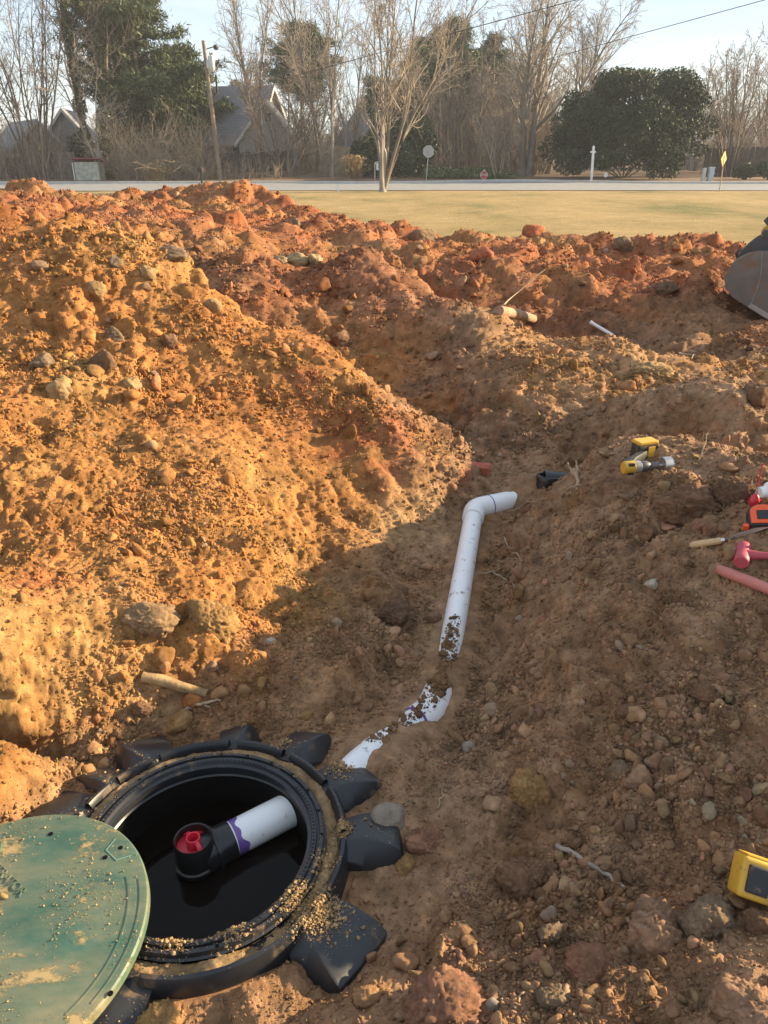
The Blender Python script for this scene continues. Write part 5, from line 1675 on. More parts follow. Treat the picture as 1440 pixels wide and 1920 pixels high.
# ---- white drain pipe in the trench
PP = [Vector(q[:3]) for q in PIPE]
PP0, PP = PP[0], PP[1:]                                    # PP[0] is where the pipe dives towards the tank
def bend(a, b, c, r, k=7):
    """rounded corner at b"""
    d1, d2 = (a - b).normalized(), (c - b).normalized()
    p1, p2 = b + d1 * r, b + d2 * r
    return [p1.lerp(b, t).lerp(b.lerp(p2, t), t) for t in np.linspace(0, 1, k)]
drain = empty('drain_pipe', tuple(PP[7] - Vector((0, 0, .06))), 'white plastic drain pipe half buried in the trench, bent at both ends', 'pipe')
lowbend = PP[3] + (PP[4] - PP[3]) * .3
topc = PP[10] + Vector((.006, .03, 0))
s0 = (PP[6] - lowbend).normalized()
MB().tube([lowbend + s0 * .09, PP[6], topc + (PP[6] - topc).normalized() * .075], .050, 40).build('straight_pipe', MAT['pvc_dirty'], drain, smooth=40)
eb = bend(PP[6], topc, PP[12], .050, 9)
MB().tube([topc + (PP[6] - topc).normalized() * .11] + eb + [topc + (PP[12] - topc).normalized() * .10], .059, 40).build('elbow', MAT['pvc'], drain, smooth=40)
d2 = (PP[12] - topc).normalized()
MB().tube([topc + d2 * .085, topc + d2 * .215, topc + d2 * .235], [.059, .059, .056], 40).build('coupling', MAT['pvc'], drain, smooth=40)
MB().tube([topc + d2 * .095, topc + d2 * .101], .0596, 40).build('coupling_seam', MAT['purple'], drain, smooth=40)
MB().tube([topc + d2 * .2, PP[12] + d2 * .05], .052, 40).build('pipe_stub', MAT['pvc'], drain, smooth=40)
MB().tube([PP[12] + d2 * .046, PP[12] + d2 * .0505], .047, 32).build('open_end', MAT['inner'], drain, smooth=40)
d3 = (PP[1] - lowbend).normalized()
eb = bend(lowbend + s0 * .2, lowbend, PP[1], .05, 9)
MB().tube([lowbend + s0 * .12] + eb + [lowbend + d3 * .10], .059, 40).build('elbow', MAT['pvc_dirty'], drain, smooth=40)
MB().tube([lowbend + d3 * .098, lowbend + d3 * .103], .0594, 40).build('primer_ring', MAT['purple'], drain, smooth=40)
MB().tube([lowbend + d3 * .08, PP[1], PP[1].lerp(PP[0], 1.0), PP0], .052, 40).build('tank_pipe', MAT['pvc_dirty'], drain, smooth=40)

# ---- black ring fitting lying in the trench beyond
q = hit(1027, 906); q = Vector(q)
rf = empty('pipe_tee', tuple(q), 'black plastic tee fitting lying in the trench past the white pipe', 'pipe fitting')
Mr = Matrix.Translation(q + Vector((0, 0, .040))) @ Matrix.Rotation(R(-6), 4, 'X') @ Matrix.Rotation(R(6), 4, 'Y')
MB().lathe([(.048, -.10), (.048, .0), (.052, .006), (.062, .006), (.066, .0), (.066, -.02), (.060, -.022), (.060, -.10)], 36, M=Mr, closed_prof=True).build('mouth', blk, rf, smooth=40)
MB().lathe([(.046, -.10), (.046, .05), (.056, .05), (.056, -.10)], 32, M=Mr @ Matrix.Translation((.08, .02, -.03)) @ Matrix.Rotation(R(90), 4, 'Y'), closed_prof=True).build('branch', blk, rf, smooth=40)
# ================================================================== TOOLS AND MACHINE
yel = plain('yellow_tool_plastic', (.60, .34, .035), rough=.45, var=.12, dirt=(.32, .20, .10), dirt_amt=.16, dirt_scale=30)
tblk = plain('black_tool_rubber', (.022, .022, .024), rough=.6, var=.15, dirt=(.26, .165, .09), dirt_amt=.14, dirt_scale=30)
steel = plain('brushed_steel', (.55, .54, .52), rough=.35, metal=.9, var=.15, scale=20)
steel_d = plain('dark_chuck_steel', (.16, .15, .14), rough=.5, metal=.6, var=.2, scale=25)

# ---- cordless drill with a hole saw, lying on the bank
base = Vector(hit(1213, 893))
s_ = px_size(base, 100) / .245                             # it spans about 100 px
drill = empty('cordless_drill', tuple(base + Vector((0, 0, .005))), 'yellow and black cordless drill with a silver hole saw lying on the bank', 'drill', rot=(0, 0, R(6)))
drill.scale = (s_, s_, s_)
Mx = Matrix.Translation((0, 0, .045)) @ Matrix.Rotation(R(90), 4, 'Y') @ Matrix.Rotation(R(-4), 4, 'X')
def dl(prof, name, mat, smooth=35, n=28):                  # lathe about the drill's own axis (x), prof (r, x)
    return MB().lathe(prof, n, M=Mx).build(name, mat, drill, smooth=smooth, local=True)
dl([(0, -.125), (.026, -.125), (.030, -.115), (.030, -.075), (.027, -.072)], 'gear_housing', yel)
for a in range(4):
    an = R(45 + 90 * a)
    MB().box(Mx @ Vector((.030 * math.cos(an), .030 * math.sin(an), -.097)), (.026, .012, .012)).build('vent', tblk, drill, local=True)
dl([(.027, -.072), (.0285, -.07), (.0285, -.045), (.025, -.042)], 'clutch_collar', plain('grey_collar', (.30, .29, .27), rough=.5), n=30)
dl([(.022, -.044), (.025, -.040), (.026, -.012), (.020, .0), (.012, .012), (0, .012)], 'chuck', steel_d)
dl([(.015, .008), (.017, .012), (.017, .045), (.012, .048), (.0, .048)], 'arbor', steel_d)
dl([(.0, .046), (.006, .046), (.006, .066)], 'pilot_shank', steel)
hs = dl([(.0, .066), (.036, .066), (.038, .068), (.038, .104), (.0355, .104), (.0355, .072), (0, .072)], 'hole_saw', steel)
for k in range(18):
    an = 2 * math.pi * k / 18
    MB().prism([(-.004, 0), (.004, 0), (.002, .006)], -.001, .001, Mx @ Matrix.Rotation(an, 4, 'Z') @ Matrix.Translation((.0368, 0, .104)) @ Matrix(((0, 0, 1, 0), (1, 0, 0, 0), (0, 1, 0, 0), (0, 0, 0, 1)))).build('tooth', steel, hs, local=True)
# handle goes back (away from the lens) to the battery
MB().loft([[Vector((x + dx, y, .045 + z)) for dx, z in ((-.02, -.022), (.02, -.022), (.024, 0), (.02, .022), (-.02, .022), (-.024, 0))] for x, y in ((-.085, .02), (-.055, .06), (.0, .11), (.045, .15))]).build('handle', tblk, drill, bevel=.004, smooth=50, local=True)
bt = MB().box((.055, .175, .055), (.115, .06, .072), Matrix.Rotation(R(12), 3, 'Z')).build('battery', tblk, drill, bevel=.008, local=True)
MB().box((.055, .178, .098), (.105, .066, .018), Matrix.Rotation(R(12), 3, 'Z')).build('battery_cap', yel, drill, bevel=.006, local=True)
MB().box((.075, .144, .058), (.036, .006, .050), Matrix.Rotation(R(12), 3, 'Z')).build('battery_latch', yel, drill, bevel=.002, local=True)

# ---- second yellow tool at the lower right edge
base = Vector(hit(1392, 1715))
w_ = px_size(base, 1.15)
tool = empty('yellow_battery_tool', tuple(base + Vector((0, .02, .03))), 'yellow framed black battery tool cut by the right edge', 'power tool', rot=(R(-40), R(14), R(-12)))
tool.scale = (1, 1, 1)
hx = w_ * 70
MB().box((hx * .55, 0, hx * .50), (hx * 1.6, hx * .62, hx * .92)).build('housing', yel, tool, bevel=hx * .10, seg=3, smooth=45, local=True)
MB().box((hx * .14, -hx * .315, hx * .50), (hx * .52, .012, hx * .62)).build('side_panel', tblk, tool, bevel=.004, local=True)
MB().box((hx * .92, -hx * .315, hx * .50), (hx * .62, .014, hx * .72)).build('side_panel', tblk, tool, bevel=.006, local=True)
MB().box((hx * .55, 0, hx * .985), (hx * 1.45, hx * .50, hx * .06)).build('top_rail', yel, tool, bevel=.004, local=True)
MB().lathe([(0, 0), (.05 * hx / .085, 0), (.05 * hx / .085, .05), (.03 * hx / .085, .10), (0, .10)], 20, M=Matrix.Translation((hx * 1.3, 0, hx * .55)) @ Matrix.Rotation(R(90), 4, 'Y')).build('nose', tblk, tool, smooth=40, local=True)

# ---- red mallet
base = Vector(hit(1392, 1052)); k = px_size(base, 1)
mred = plain('faded_red_urethane', (.42, .06, .085), rough=.55, var=.18, scale=9, dirt=(.20, .12, .08), dirt_amt=.06, dirt_scale=25)
mallet = empty('mallet', tuple(base), 'faded red one-piece mallet lying on the dirt by the red handle', 'mallet', rot=(R(8), R(-8), R(-28)))
MB().lathe([(0, -.050), (.021, -.050), (.024, -.046), (.024, -.03), (.022, -.02), (.022, .02), (.024, .03), (.024, .046), (.021, .050), (0, .050)], 28, M=Matrix.Translation((0, 0, .026)) @ Matrix.Rotation(R(90), 4, 'X')).build('head', mred, mallet, smooth=40, local=True)
MB().tube([(.015, 0, .026), (.05, 0, .028), (.09, 0, .03), (.26, 0, .036), (.28, 0, .036)], [.019, .013, .011, .0135, .010], 16).build('handle', mred, mallet, smooth=50, local=True)
MB().box((-.0215, .012, .030), (.004, .030, .010)).build('stamp', plain('dark_red_stamp', (.16, .02, .03), rough=.6), mallet, bevel=.002, local=True)

# ---- pinkish-red tool handle running out of the picture
p1 = Vector(hit(1345, 1078)) + Vector((0, 0, .022)); p2 = Vector(hit(1438, 1120)) + Vector((0, 0, .030)); dd = (p2 - p1)
p3 = p1 + dd.normalized() * .95
hmat = plain('worn_pink_red_handle', (.47, .17, .14), rough=.6, var=.14, scale=14, dirt=(.36, .22, .15), dirt_amt=.05, dirt_scale=18)
th = empty('tool_handle', tuple(p1 - Vector((0, 0, .02))), 'long round pinkish-red tool handle poking in from the right', 'tool handle')
dn = dd.normalized()
MB().tube([p1 - dn * .006, p1 - dn * .003, p1 + dn * .006, p1 + dn * .02, p2, p3], [.006, .012, .0165, .0175, .0178, .018], 24).build('shaft', hmat, th, smooth=60)
MB().tube([p3 - dn * .02, p3 + dn * .10], [.022, .024], 20).build('ferrule', tblk, th, smooth=50)

# ---- jab saw with pale wooden handle
a_ = Vector(hit(1293, 1029)) + Vector((0, 0, .014)); b_ = Vector(hit(1352, 1021)) + Vector((0, 0, .016)); c_ = Vector(hit(1436, 1000)) + Vector((0, 0, .03))
saw = empty('jab_saw', tuple(a_), 'thin saw with a pale wooden handle lying on the dirt', 'saw')
wood = plain('pale_handle_wood', (.52, .36, .19), rough=.6, var=.12, scale=20, dirt=(.25, .15, .08), dirt_amt=.05, dirt_scale=30)
dn = (b_ - a_).normalized()
L_ = (b_ - a_).length
MB().tube([a_, a_ + dn * L_ * .08, a_ + dn * L_ * .35, a_ + dn * L_ * .7, a_ + dn * L_ * .93, b_], [.007, .012, .0125, .0115, .012, .009], 16).build('handle', wood, saw, smooth=60)
MB().tube([b_ - dn * .004, b_ + dn * .012], [.0095, .008], 12).build('ferrule', steel, saw, smooth=50)
e1 = b_ + dn * .012; bd = (c_ - e1); 
MB().tube([e1, e1.lerp(c_, .12) + Vector((0, 0, -.003)), e1.lerp(c_, .22)], .0035, 8).build('tang', steel_d, saw, smooth=50)
bn = bd.normalized(); sd = bn.cross(Vector((0, 0, 1))).normalized(); up = sd.cross(bn)
s0_ = e1.lerp(c_, .18); s1_ = c_ + bn * .08
MB().loft([[s0_ + up * .006, s0_ - up * .007, s0_ - up * .007 + sd * .0016, s0_ + up * .006 + sd * .0016], [s1_ + up * .011, s1_ - up * .010, s1_ - up * .010 + sd * .0016, s1_ + up * .011 + sd * .0016]]).build('blade', plain('saw_blade_steel', (.45, .42, .38), rough=.4, metal=.7, var=.2, scale=30), saw)

# ---- orange tape measure
base = Vector(hit(1424, 985)); k = px_size(base, 1)
tape = empty('tape_measure', tuple(base + Vector((0, 0, .004))), 'orange and black tape measure resting on the dirt', 'tape measure', rot=(R(36), R(-8), R(-14)))
tape.scale = (1.2, 1.2, 1.2)
org = plain('orange_case', (.80, .10, .025), rough=.4, var=.06)
r_ = .038
pts = [(-r_, -.03), (r_, -.03), (r_, .012)] + [(r_ * math.cos(t), .012 + .026 * math.sin(t)) for t in np.linspace(.25, 2.9, 10)] + [(-r_, .012)]
MB().prism(pts, -.018, .018, Matrix.Translation((0, 0, .034))).build('case', tblk, tape, bevel=.004, local=True)
MB().prism([(x * .86, y * .86 + .001) for x, y in pts], .018, .0225, Matrix.Translation((0, 0, .034))).build('orange_shell', org, tape, bevel=.002, local=True)
MB().box((.004, 0, .0575), (.040, .028, .003)).build('label_plate', tblk, tape, bevel=.001, local=True)
MB().box((-r_ - .006, -.026, .034), (.016, .010, .024)).build('hook', org, tape, bevel=.002, local=True)

# ---- red bulb with a thin red rod standing up, and a white can with blue bands
base = Vector(hit(1412, 950)); k = px_size(base, 1)
mk_ = empty('red_marker_stake', tuple(base), 'red paddle-shaped marker with a thin red rod standing upright', 'marker')
hm_ = k * 28
MB().lathe([(0, 0), (hm_ * .18, .03 * hm_), (hm_ * .34, hm_ * .35), (hm_ * .34, hm_ * .60), (hm_ * .20, hm_ * .9), (hm_ * .08, hm_), (0, hm_)], 20, base - Vector((0, 0, .004))).build('bulb', MAT['cap_red'], mk_, smooth=60)
MB().tube([base + Vector((0, 0, hm_ * .95)), base + Vector((0, 0, hm_ * 1.45))], [hm_ * .09, hm_ * .05], 10).build('ferrule', MAT['galv'], mk_, smooth=50)
MB().tube([base + Vector((0, 0, hm_ * 1.4)), base + Vector((-hm_ * .02, 0, hm_ * 3.1))], hm_ * .045, 8).build('rod', MAT['cap_red'], mk_, smooth=50)
base = Vector(hit(1440, 952)) + Vector((0, .03, .0))
can = empty('cement_can', tuple(base), 'white can with blue bands lying behind the tape measure', 'can')
Mc = Matrix.Translation(base + Vector((-.012, .02, .036))) @ Matrix.Rotation(R(80), 4, 'Y')
MB().lathe([(0, 0), (.018, 0), (.020, .002), (.020, .016), (.030, .024), (.033, .03), (.033, .13), (0, .13)], 28, M=Mc).build('body', MAT['white_paint'], can, smooth=40)
for z0 in (.034, .046):
    MB().lathe([(.0333, z0), (.0336, z0 + .001), (.0336, z0 + .005), (.0333, z0 + .006)], 28, M=Mc).build('blue_band', plain('blue_print', (.03, .06, .30), rough=.4), can, smooth=40)

# ---- excavator bucket at the right edge
bm_ = plain('worn_bucket_steel', (.16, .145, .135), rough=.6, metal=.25, var=.25, scale=4, dirt=(.24, .125, .07), dirt_amt=.5, dirt_scale=3.6, bump=.2, bscale=20)
bk = plain('dark_machine_paint', (.045, .047, .055), rough=.5, var=.2, scale=5)
yp = plain('machine_yellow', (.50, .29, .04), rough=.5, var=.15, scale=6, dirt=(.16, .10, .06), dirt_amt=.12, dirt_scale=7)
D0 = 7.0
O = P(1438, 530, D0)                                       # local frame: x right, z up, in the plane facing the lens
k = D0 / FPX
ex = empty('excavator', (O[0], O[1], P(1430, 598, D0)[2]), 'excavator bucket and yellow arm end reaching in at the right edge', 'excavator')
def bp_(u, v):                                             # picture offset -> local metres
    a_ = R(-27); e_ = np.array((math.cos(a_), math.sin(a_), 0)); n_ = np.array((-math.sin(a_), math.cos(a_), 0))
    r_ = P(u, v, 1.0) - np.array((0, 0, EYE)); t_ = ((O - np.array((0, 0, EYE))) @ n_) / (r_ @ n_)
    q = np.array((0, 0, EYE)) + r_ * t_ - O
    return (float(q @ e_), float(q[2]))
outl = [bp_(u, v) for u, v in ((1438, 597), (1405, 578), (1372, 556), (1361, 540), (1358, 526), (1362, 510), (1372, 495), (1386, 484), (1402, 476), (1422, 472), (1445, 472), (1475, 478), (1500, 496), (1512, 524), (1506, 560), (1480, 590))]
A = Matrix.Translation(Vector(O)) @ Matrix.Rotation(R(-27), 4, 'Z') @ Matrix(((1, 0, 0, 0), (0, 0, 1, 0), (0, 1, 0, 0), (0, 0, 0, 1)))
WB = .62
sh = MB()
arc = outl[1:14]
for (x0, z0), (x1, z1) in zip(arc[:-1], arc[1:]):
    sh.add([A @ Vector((x0, z0, .01)), A @ Vector((x1, z1, .01)), A @ Vector((x1, z1, WB - .01)), A @ Vector((x0, z0, WB - .01))], [(0, 1, 2, 3)])
bkt = sh.build('bucket', bm_, ex, smooth=60, label='grey steel bucket with caked clay')
MB().prism(outl, -.012, .012, A).build('side_plate', bm_, bkt, bevel=.004)
MB().prism(outl, WB - .012, WB + .012, A).build('side_plate', bm_, bkt, bevel=.004)
rb = [bp_(u, v) for u, v in ((1429, 473), (1428, 500), (1424, 528), (1416, 552), (1406, 577))]
MB().tube([A @ Vector((x, z, -.014)) for x, z in rb], .006, 8).build('weld_seam', plain('weld_grey', (.26, .25, .24), rough=.5, metal=.4), bkt, smooth=60)
c0, c1 = bp_(1402, 575), bp_(1444, 601)
dx, dz = c1[0] - c0[0], c1[1] - c0[1]
ln = math.hypot(dx, dz); nx, nz_ = -dz / ln, dx / ln
MB().prism([c0, c1, (c1[0] + nx * .045, c1[1] + nz_ * .045), (c0[0] + nx * .045, c0[1] + nz_ * .045)], -.03, WB + .03, A).build('cutting_edge', plain('polished_edge', (.36, .34, .32), rough=.45, metal=.5, var=.2), bkt, bevel=.004)
for t in (.0, .155, .31, .465, .60):
    MB().prism([c1, (c1[0] + dx / ln * .10, c1[1] + dz / ln * .10 + .01), (c1[0] + nx * .04, c1[1] + nz_ * .04)], t - .01, t + .05, A).build('tooth', bm_, bkt, bevel=.003)
ear = [bp_(u, v) for u, v in ((1378, 490), (1384, 478), (1400, 462), (1416, 450), (1424, 446), (1470, 446), (1486, 462), (1484, 482), (1440, 472), (1402, 476))]
for t in (.16, .42):
    MB().prism(ear, t - .02, t + .02, A).build('ear', bk, bkt, bevel=.004)
hk = [bp_(1385 + 6.5 * math.cos(t), 480 + 8 * math.sin(t)) for t in np.linspace(R(60), R(330), 10)]
MB().tube([A @ Vector((x, z, .16)) for x, z in hk], .012, 8).build('lifting_eye', bk, bkt, smooth=60)
ao = [bp_(u, v) for u, v in ((1424, 446), (1426, 434), (1438, 424), (1452, 412), (1600, 270), (1640, 290), (1520, 450), (1470, 458), (1430, 454))]
MB().prism(ao, .20, .38, A).build('arm', yp, ex, bevel=.012, label='yellow end of the digging arm')
lk = [bp_(u, v) for u, v in ((1436, 424), (1430, 416), (1438, 408), (1450, 398), (1480, 378), (1490, 388), (1456, 414), (1446, 424))]
MB().prism(lk, .14, .19, A).build('link', bk, ex, bevel=.006)
MB().tube([A @ Vector((*bp_(1434, 440), .12)), A @ Vector((*bp_(1434, 440), .48))], .03, 14).build('pin', bk, ex, smooth=50)

# ================================================================== ROOTS, STICKS, SCRAPS
root_m = plain('pale_root_bark', (.34, .24, .15), rough=.85, var=.3, scale=30)
stick_m = plain('grey_stick_bark', (.30, .24, .19), rough=.9, var=.3, scale=25)
def root(name, pix, r0, r1, label, mat, cat, group=None, wob=.004, kids=0, seed=0):
    """pix: (u, v, lift) along its run, lying on the ground"""
    rng = random.Random(seed)
    pts = [Vector(hit(u, v)) + Vector((0, 0, l)) for u, v, l in pix]
    fine = []
    for a, b in zip(pts[:-1], pts[1:]):
        for t in np.linspace(0, 1, 5)[:-1]:
            q = a.lerp(b, t) + Vector((rng.gauss(0, wob), rng.gauss(0, wob), rng.gauss(0, wob)))
            fine.append(q)
    fine.append(pts[-1])
    n = len(fine)
    e = empty(name, tuple(pts[0]), label, cat, group)
    MB().tube(fine, [r0 + (r1 - r0) * i / (n - 1) for i in range(n)], 7).build('stem', mat, e, smooth=60)
    for k in range(kids):
        i = rng.randrange(1, n - 1)
        d = (fine[i] - fine[i - 1]).normalized() + Vector((rng.uniform(-1, 1), rng.uniform(-1, 1), rng.uniform(-.2, .9))) * .8
        L = rng.uniform(.05, .14)
        q = [fine[i]]
        for _ in range(5):
            d = (d + Vector((rng.gauss(0, .3), rng.gauss(0, .3), rng.gauss(0, .25)))).normalized()
            q.append(q[-1] + d * L / 5)
        MB().tube(q, [r1 * 1.2, r1, r1, r1 * .8, r1 * .6, r1 * .4], 5).build('rootlet', mat, e, smooth=60)
    return e
root('tree_root', [(945, 1010, .0), (962, 1045, .03), (985, 1070, .03), (975, 1100, .0)], .006, .003, 'branching pale root sticking out of the right trench wall', root_m, 'root', kids=7, seed=1)
root('tree_root', [(893, 1082, .02), (925, 1078, .02), (955, 1095, .01), (985, 1108, .0)], .005, .0025, 'thin pale root reaching toward the white pipe', root_m, 'root', kids=4, seed=2)
root('tree_root', [(985, 1035, .0), (1000, 1050, .02), (970, 1068, .03)], .004, .002, 'short forked root just below the trench lip', root_m, 'root', kids=3, seed=3)
root('tree_root', [(1082, 920, .0), (1080, 895, .03), (1078, 878, .05)], .009, .006, 'upright pale root stub beside the black tee', root_m, 'root', seed=4, kids=2)
root('tree_root', [(1080, 922, .0), (1040, 935, .01), (990, 945, .005), (950, 960, .0)], .005, .002, 'long pale root running down to the pipe elbow', root_m, 'root', seed=5, kids=3)
root('tree_root', [(1100, 905, .0), (1060, 925, .01), (1020, 960, .0)], .004, .002, 'thin root hanging below the root stub', root_m, 'root', seed=15, kids=3)
root('tree_root', [(334, 1345, .01), (360, 1330, .015), (392, 1326, .02), (414, 1318, .01)], .008, .004, 'crooked pale root lying behind the tank', root_m, 'root', seed=6, kids=2)
root('stick', [(1044, 1592, .012), (1085, 1612, .012), (1130, 1642, .012), (1172, 1668, .004)], .0075, .005, 'grey bark-covered stick lying across the near dirt', stick_m, 'stick', seed=7, wob=.002)
root('stick', [(925, 590, .01), (960, 575, .1), (1018, 552, .25)], .008, .005, 'thin pale bent stick standing out of the far pit', root_m, 'stick', seed=8, wob=.004)
root('stick', [(1238, 770, .0), (1258, 762, .02), (1300, 668, .02)], .006, .004, 'pale stick on the sunlit middle bank', root_m, 'stick', seed=9, wob=.003)
root('twig', [(1310, 868, .01), (1316, 858, .05), (1322, 848, .09)], .003, .0015, 'little dry twig standing up on the bank near the drill', root_m, 'twig', kids=5, seed=10)
root('root_fibre', [(820, 1520, .004), (828, 1500, .012), (831, 1470, .006)], .003, .0015, 'thin pale root fibre on the near dirt', root_m, 'root', seed=11)
root('root_fibre', [(690, 1545, .02), (716, 1560, .02), (742, 1602, .02)], .0018, .001, 'hair-thin root draped over the right lug', root_m, 'root', seed=12, wob=.002)
root('root_fibre', [(968, 1898, .004), (975, 1880, .006), (982, 1860, .004)], .003, .0015, 'short pale root fibre at the bottom edge', root_m, 'root', seed=13)
# half-rotten log
a_ = Vector(hit(268, 1272)) + Vector((0, 0, .008)); b_ = Vector(hit(388, 1304)) + Vector((0, 0, .008))
lg = empty('rotten_log', tuple(a_), 'short rotten branch lying among clods behind the tank', 'log')
MB().tube([a_, a_.lerp(b_, .3) + Vector((0, 0, .006)), a_.lerp(b_, .6), b_], [.020, .022, .019, .015], 10).build('wood', plain('rotten_wood', (.33, .21, .10), rough=.95, var=.4, scale=18, bump=.8, bscale=30), lg, smooth=50)
# white pipe stub and clay pipe in the far pit
a_ = Vector(hit(1140, 624)) ; b_ = a_ + Vector((-.15, .10, .08))
st = empty('pipe_stub', tuple(a_), 'short broken white pipe end poking from the far pit', 'pipe')
MB().tube([a_ - Vector((-.06, .04, .03)), b_], .016, 20).build('pipe', MAT['pvc'], st, smooth=50)
MB().tube([b_ - Vector((-.01, .007, .006)), b_ + Vector((-.004, .003, .002))], .020, 20).build('end_ring', MAT['pvc'], st, smooth=50)
a_ = Vector(hit(935, 590)) + Vector((0, 0, .03)); b_ = Vector(hit(1000, 604)) + Vector((0, 0, .03))
cp = empty('clay_pipe', tuple(a_), 'length of pinkish clay-caked pipe at the edge of the far pit', 'pipe')
MB().tube([a_, a_.lerp(b_, .5) + Vector((0, 0, .01)), b_], [.040, .044, .040], 18).build('pipe', plain('clay_caked_pipe', (.33, .20, .12), rough=.9, var=.3, scale=10, bump=.6, bscale=25), cp, smooth=50)
# scraps of pale board, red brick
base = Vector(hit(1290, 668))
sc = empty('board_scrap', tuple(base), 'pale broken board scrap on the right of the middle bank', 'board')
for k, (dx, dy, w_, an) in enumerate(((0, 0, .20, 10), (.08, .03, .16, -6))):
    MB().box(base + Vector((dx, dy, .02 + .015 * k)), (w_, .06, .014), Matrix.Rotation(R(an), 3, 'Z') @ Matrix.Rotation(R(8), 3, 'Y')).build('board', plain('bleached_board', (.46, .36, .25), rough=.9, var=.2, scale=20), sc, bevel=.002)
base = Vector(hit(900, 885))
MB().box(base + Vector((0, 0, .02)), (.11, .06, .055), Matrix.Rotation(R(-12), 3, 'Z') @ Matrix.Rotation(R(12), 3, 'X')).build('brick_fragment', plain('red_brick', (.36, .10, .06), rough=.9, var=.25, scale=18, bump=.6), bevel=.006, label='broken red brick piece in the trench behind the pipe elbow', cat='brick')
# ================================================================== CLODS AND STONES
def ico(sub):
    bm = bmesh.new()
    bmesh.ops.create_icosphere(bm, subdivisions=sub, radius=1.0)
    V = np.array([v.co[:] for v in bm.verts]); F = np.array([[v.index for v in f.verts] for f in bm.faces])
    bm.free()
    return V, F
ICO = {s: ico(s) for s in (1, 2, 3, 4, 5)}
def clod_shape(sub, seed, angular=.5, rough=1.0):
    """lump of earth: sphere cut by random planes, then crumbled"""
    rng = np.random.RandomState(seed)
    V, F = ICO[sub]
    V = V.copy()
    r = np.ones(len(V))
    for _ in range(int(8 + 9 * angular)):
        d = rng.normal(size=3); d /= np.linalg.norm(d)
        h = rng.uniform(.50, .88)
        t = V @ d
        r = np.where(t * r > h, (1 - angular) * r + angular * h / np.maximum(t, 1e-3), r)
    V = V * r[:, None]
    o = rng.rand(3) * 50
    n = noise3(V * 1.6 + o) * .14 + (np.abs(noise3(V * 3.7 + o)) - .2) * .12 * rough
    if sub >= 3: n = n + (np.abs(noise3(V * 8.3 + o)) - .2) * .11 * rough + noise3(V * 17 + o) * .05 * rough
    if sub >= 4: n = n + noise3(V * 36 + o) * .028 * rough
    nn = V / (np.linalg.norm(V, axis=1)[:, None] + 1e-9)
    return V + nn * n[:, None], F

# ---- small clods and crumbs: far too many to count, one mass per size
rng = np.random.RandomState(99)
Ppos, Pn = SOIL_POS, NRM2
px_r = np.linalg.norm(Ppos - np.array([0, 0, EYE]), axis=1)
inview = (np.abs(np.arctan2(Ppos[:, 0], Ppos[:, 1])) < R(60)) & (px_r < 18) & (SOIL_ROUGH > .05)
pipe_d = np.full(len(Ppos), 9.0)
mm_ = (np.abs(Ppos[:, 0] - .2) < 1.4) & (Ppos[:, 1] > 1.2) & (Ppos[:, 1] < 5.2)
pipe_d[mm_] = seg_info(Ppos[mm_, :2], PIPE)[0]
tank_d = np.hypot(Ppos[:, 0] - TX, Ppos[:, 1] - TY)
lid_d = np.hypot(Ppos[:, 0] - LID_C[0], Ppos[:, 1] - LID_C[1])
# patches: rolled-down clods lie together; scraped faces carry few
patch = sstep(-.10, .30, fbm(Ppos, 1.9, 3, .6, 201.))
cut = np.exp(-((Ppos - P(700, 900, 4.05)) ** 2 / np.array([.55, .45, .40]) ** 2).sum(1))       # the scraped cut face
cut += .8 * np.exp(-((Ppos - P(950, 1120, 3.1)) ** 2 / np.array([.22, .5, .4]) ** 2).sum(1))    # scraped right trench wall
nearb = 1 + 1.3 * sstep(.1, .5, Ppos[:, 0]) * sstep(3.0, 2.2, Ppos[:, 1])
dens = nearb * (.22 + .8 * patch) * (1 - .8 * np.clip(cut, 0, 1))
def scatter(name, count, size_px, smin, smax, sub, label, seed, wfun, power=2.2, sink=.25, dark=1.0, pale=.06):
    """clods of about size_px pixels: chosen per ground vertex, so as many appear far as near"""
    rng = np.random.RandomState(seed)
    w = np.where(inview, dens, 0) * wfun * np.where(np.abs(np.arctan2(Ppos[:, 0], Ppos[:, 1])) > R(36.1), 2.5, 1.0)
    w = w / w.sum()
    i = rng.choice(len(Ppos), count, p=w)
    s = np.clip(size_px[0] * (1 - rng.rand(count)) ** (-1 / power), size_px[0], size_px[1]) * px_r[i] / FPX * .5
    s = np.clip(s, smin, smax)
    near = (pipe_d[i] < .085 + s) | (tank_d[i] < .40 + s) | ((lid_d[i] < .37 + s) & (s > .012))
    i, s = i[~near], s[~near]
    n = len(i)
    shapes = [mesh_np(name + '_shape', *clod_shape(sub, 300 + seed * 17 + k, .8 + .2 * (k % 3) / 2, 1.0), smooth=sub > 2) for k in range(12)]
    sc = s[:, None] * np.stack([.7 + .8 * rng.rand(n), .7 + .6 * rng.rand(n), .45 + .5 * rng.rand(n)], 1)
    base = SOIL_COL[i] * (.66 + .58 * rng.rand(n))[:, None] * dark
    pl = rng.rand(n) < pale
    base[pl] = base[pl] * .4 + np.array([.34, .27, .19]) * .6
    base = base * (1 + rng.normal(size=(n, 3)) * .05)
    instanced(name, Ppos[i] + Pn[i] * (s * (1 - 2 * sink) * .6)[:, None], rng.rand(n, 3) * 6.283, sc, rng.randint(12, size=n), shapes, MAT['soil_inst'], np.clip(base, .01, .8), kind='stuff', label=label, cat='soil clods')
MAT['soil_inst'] = soil_material('clay_crumbs', bump=.6, inst=True)
MAT['soil_clod'] = soil_material('clay_clods', bump=.6)
one = np.ones(len(Ppos))
scatter('soil_crumbs', 350000, (2.2, 9), .0015, .02, 2, 'countless small soil crumbs strewn over all the dug ground', 1, one, 2.0, .3, pale=.02)
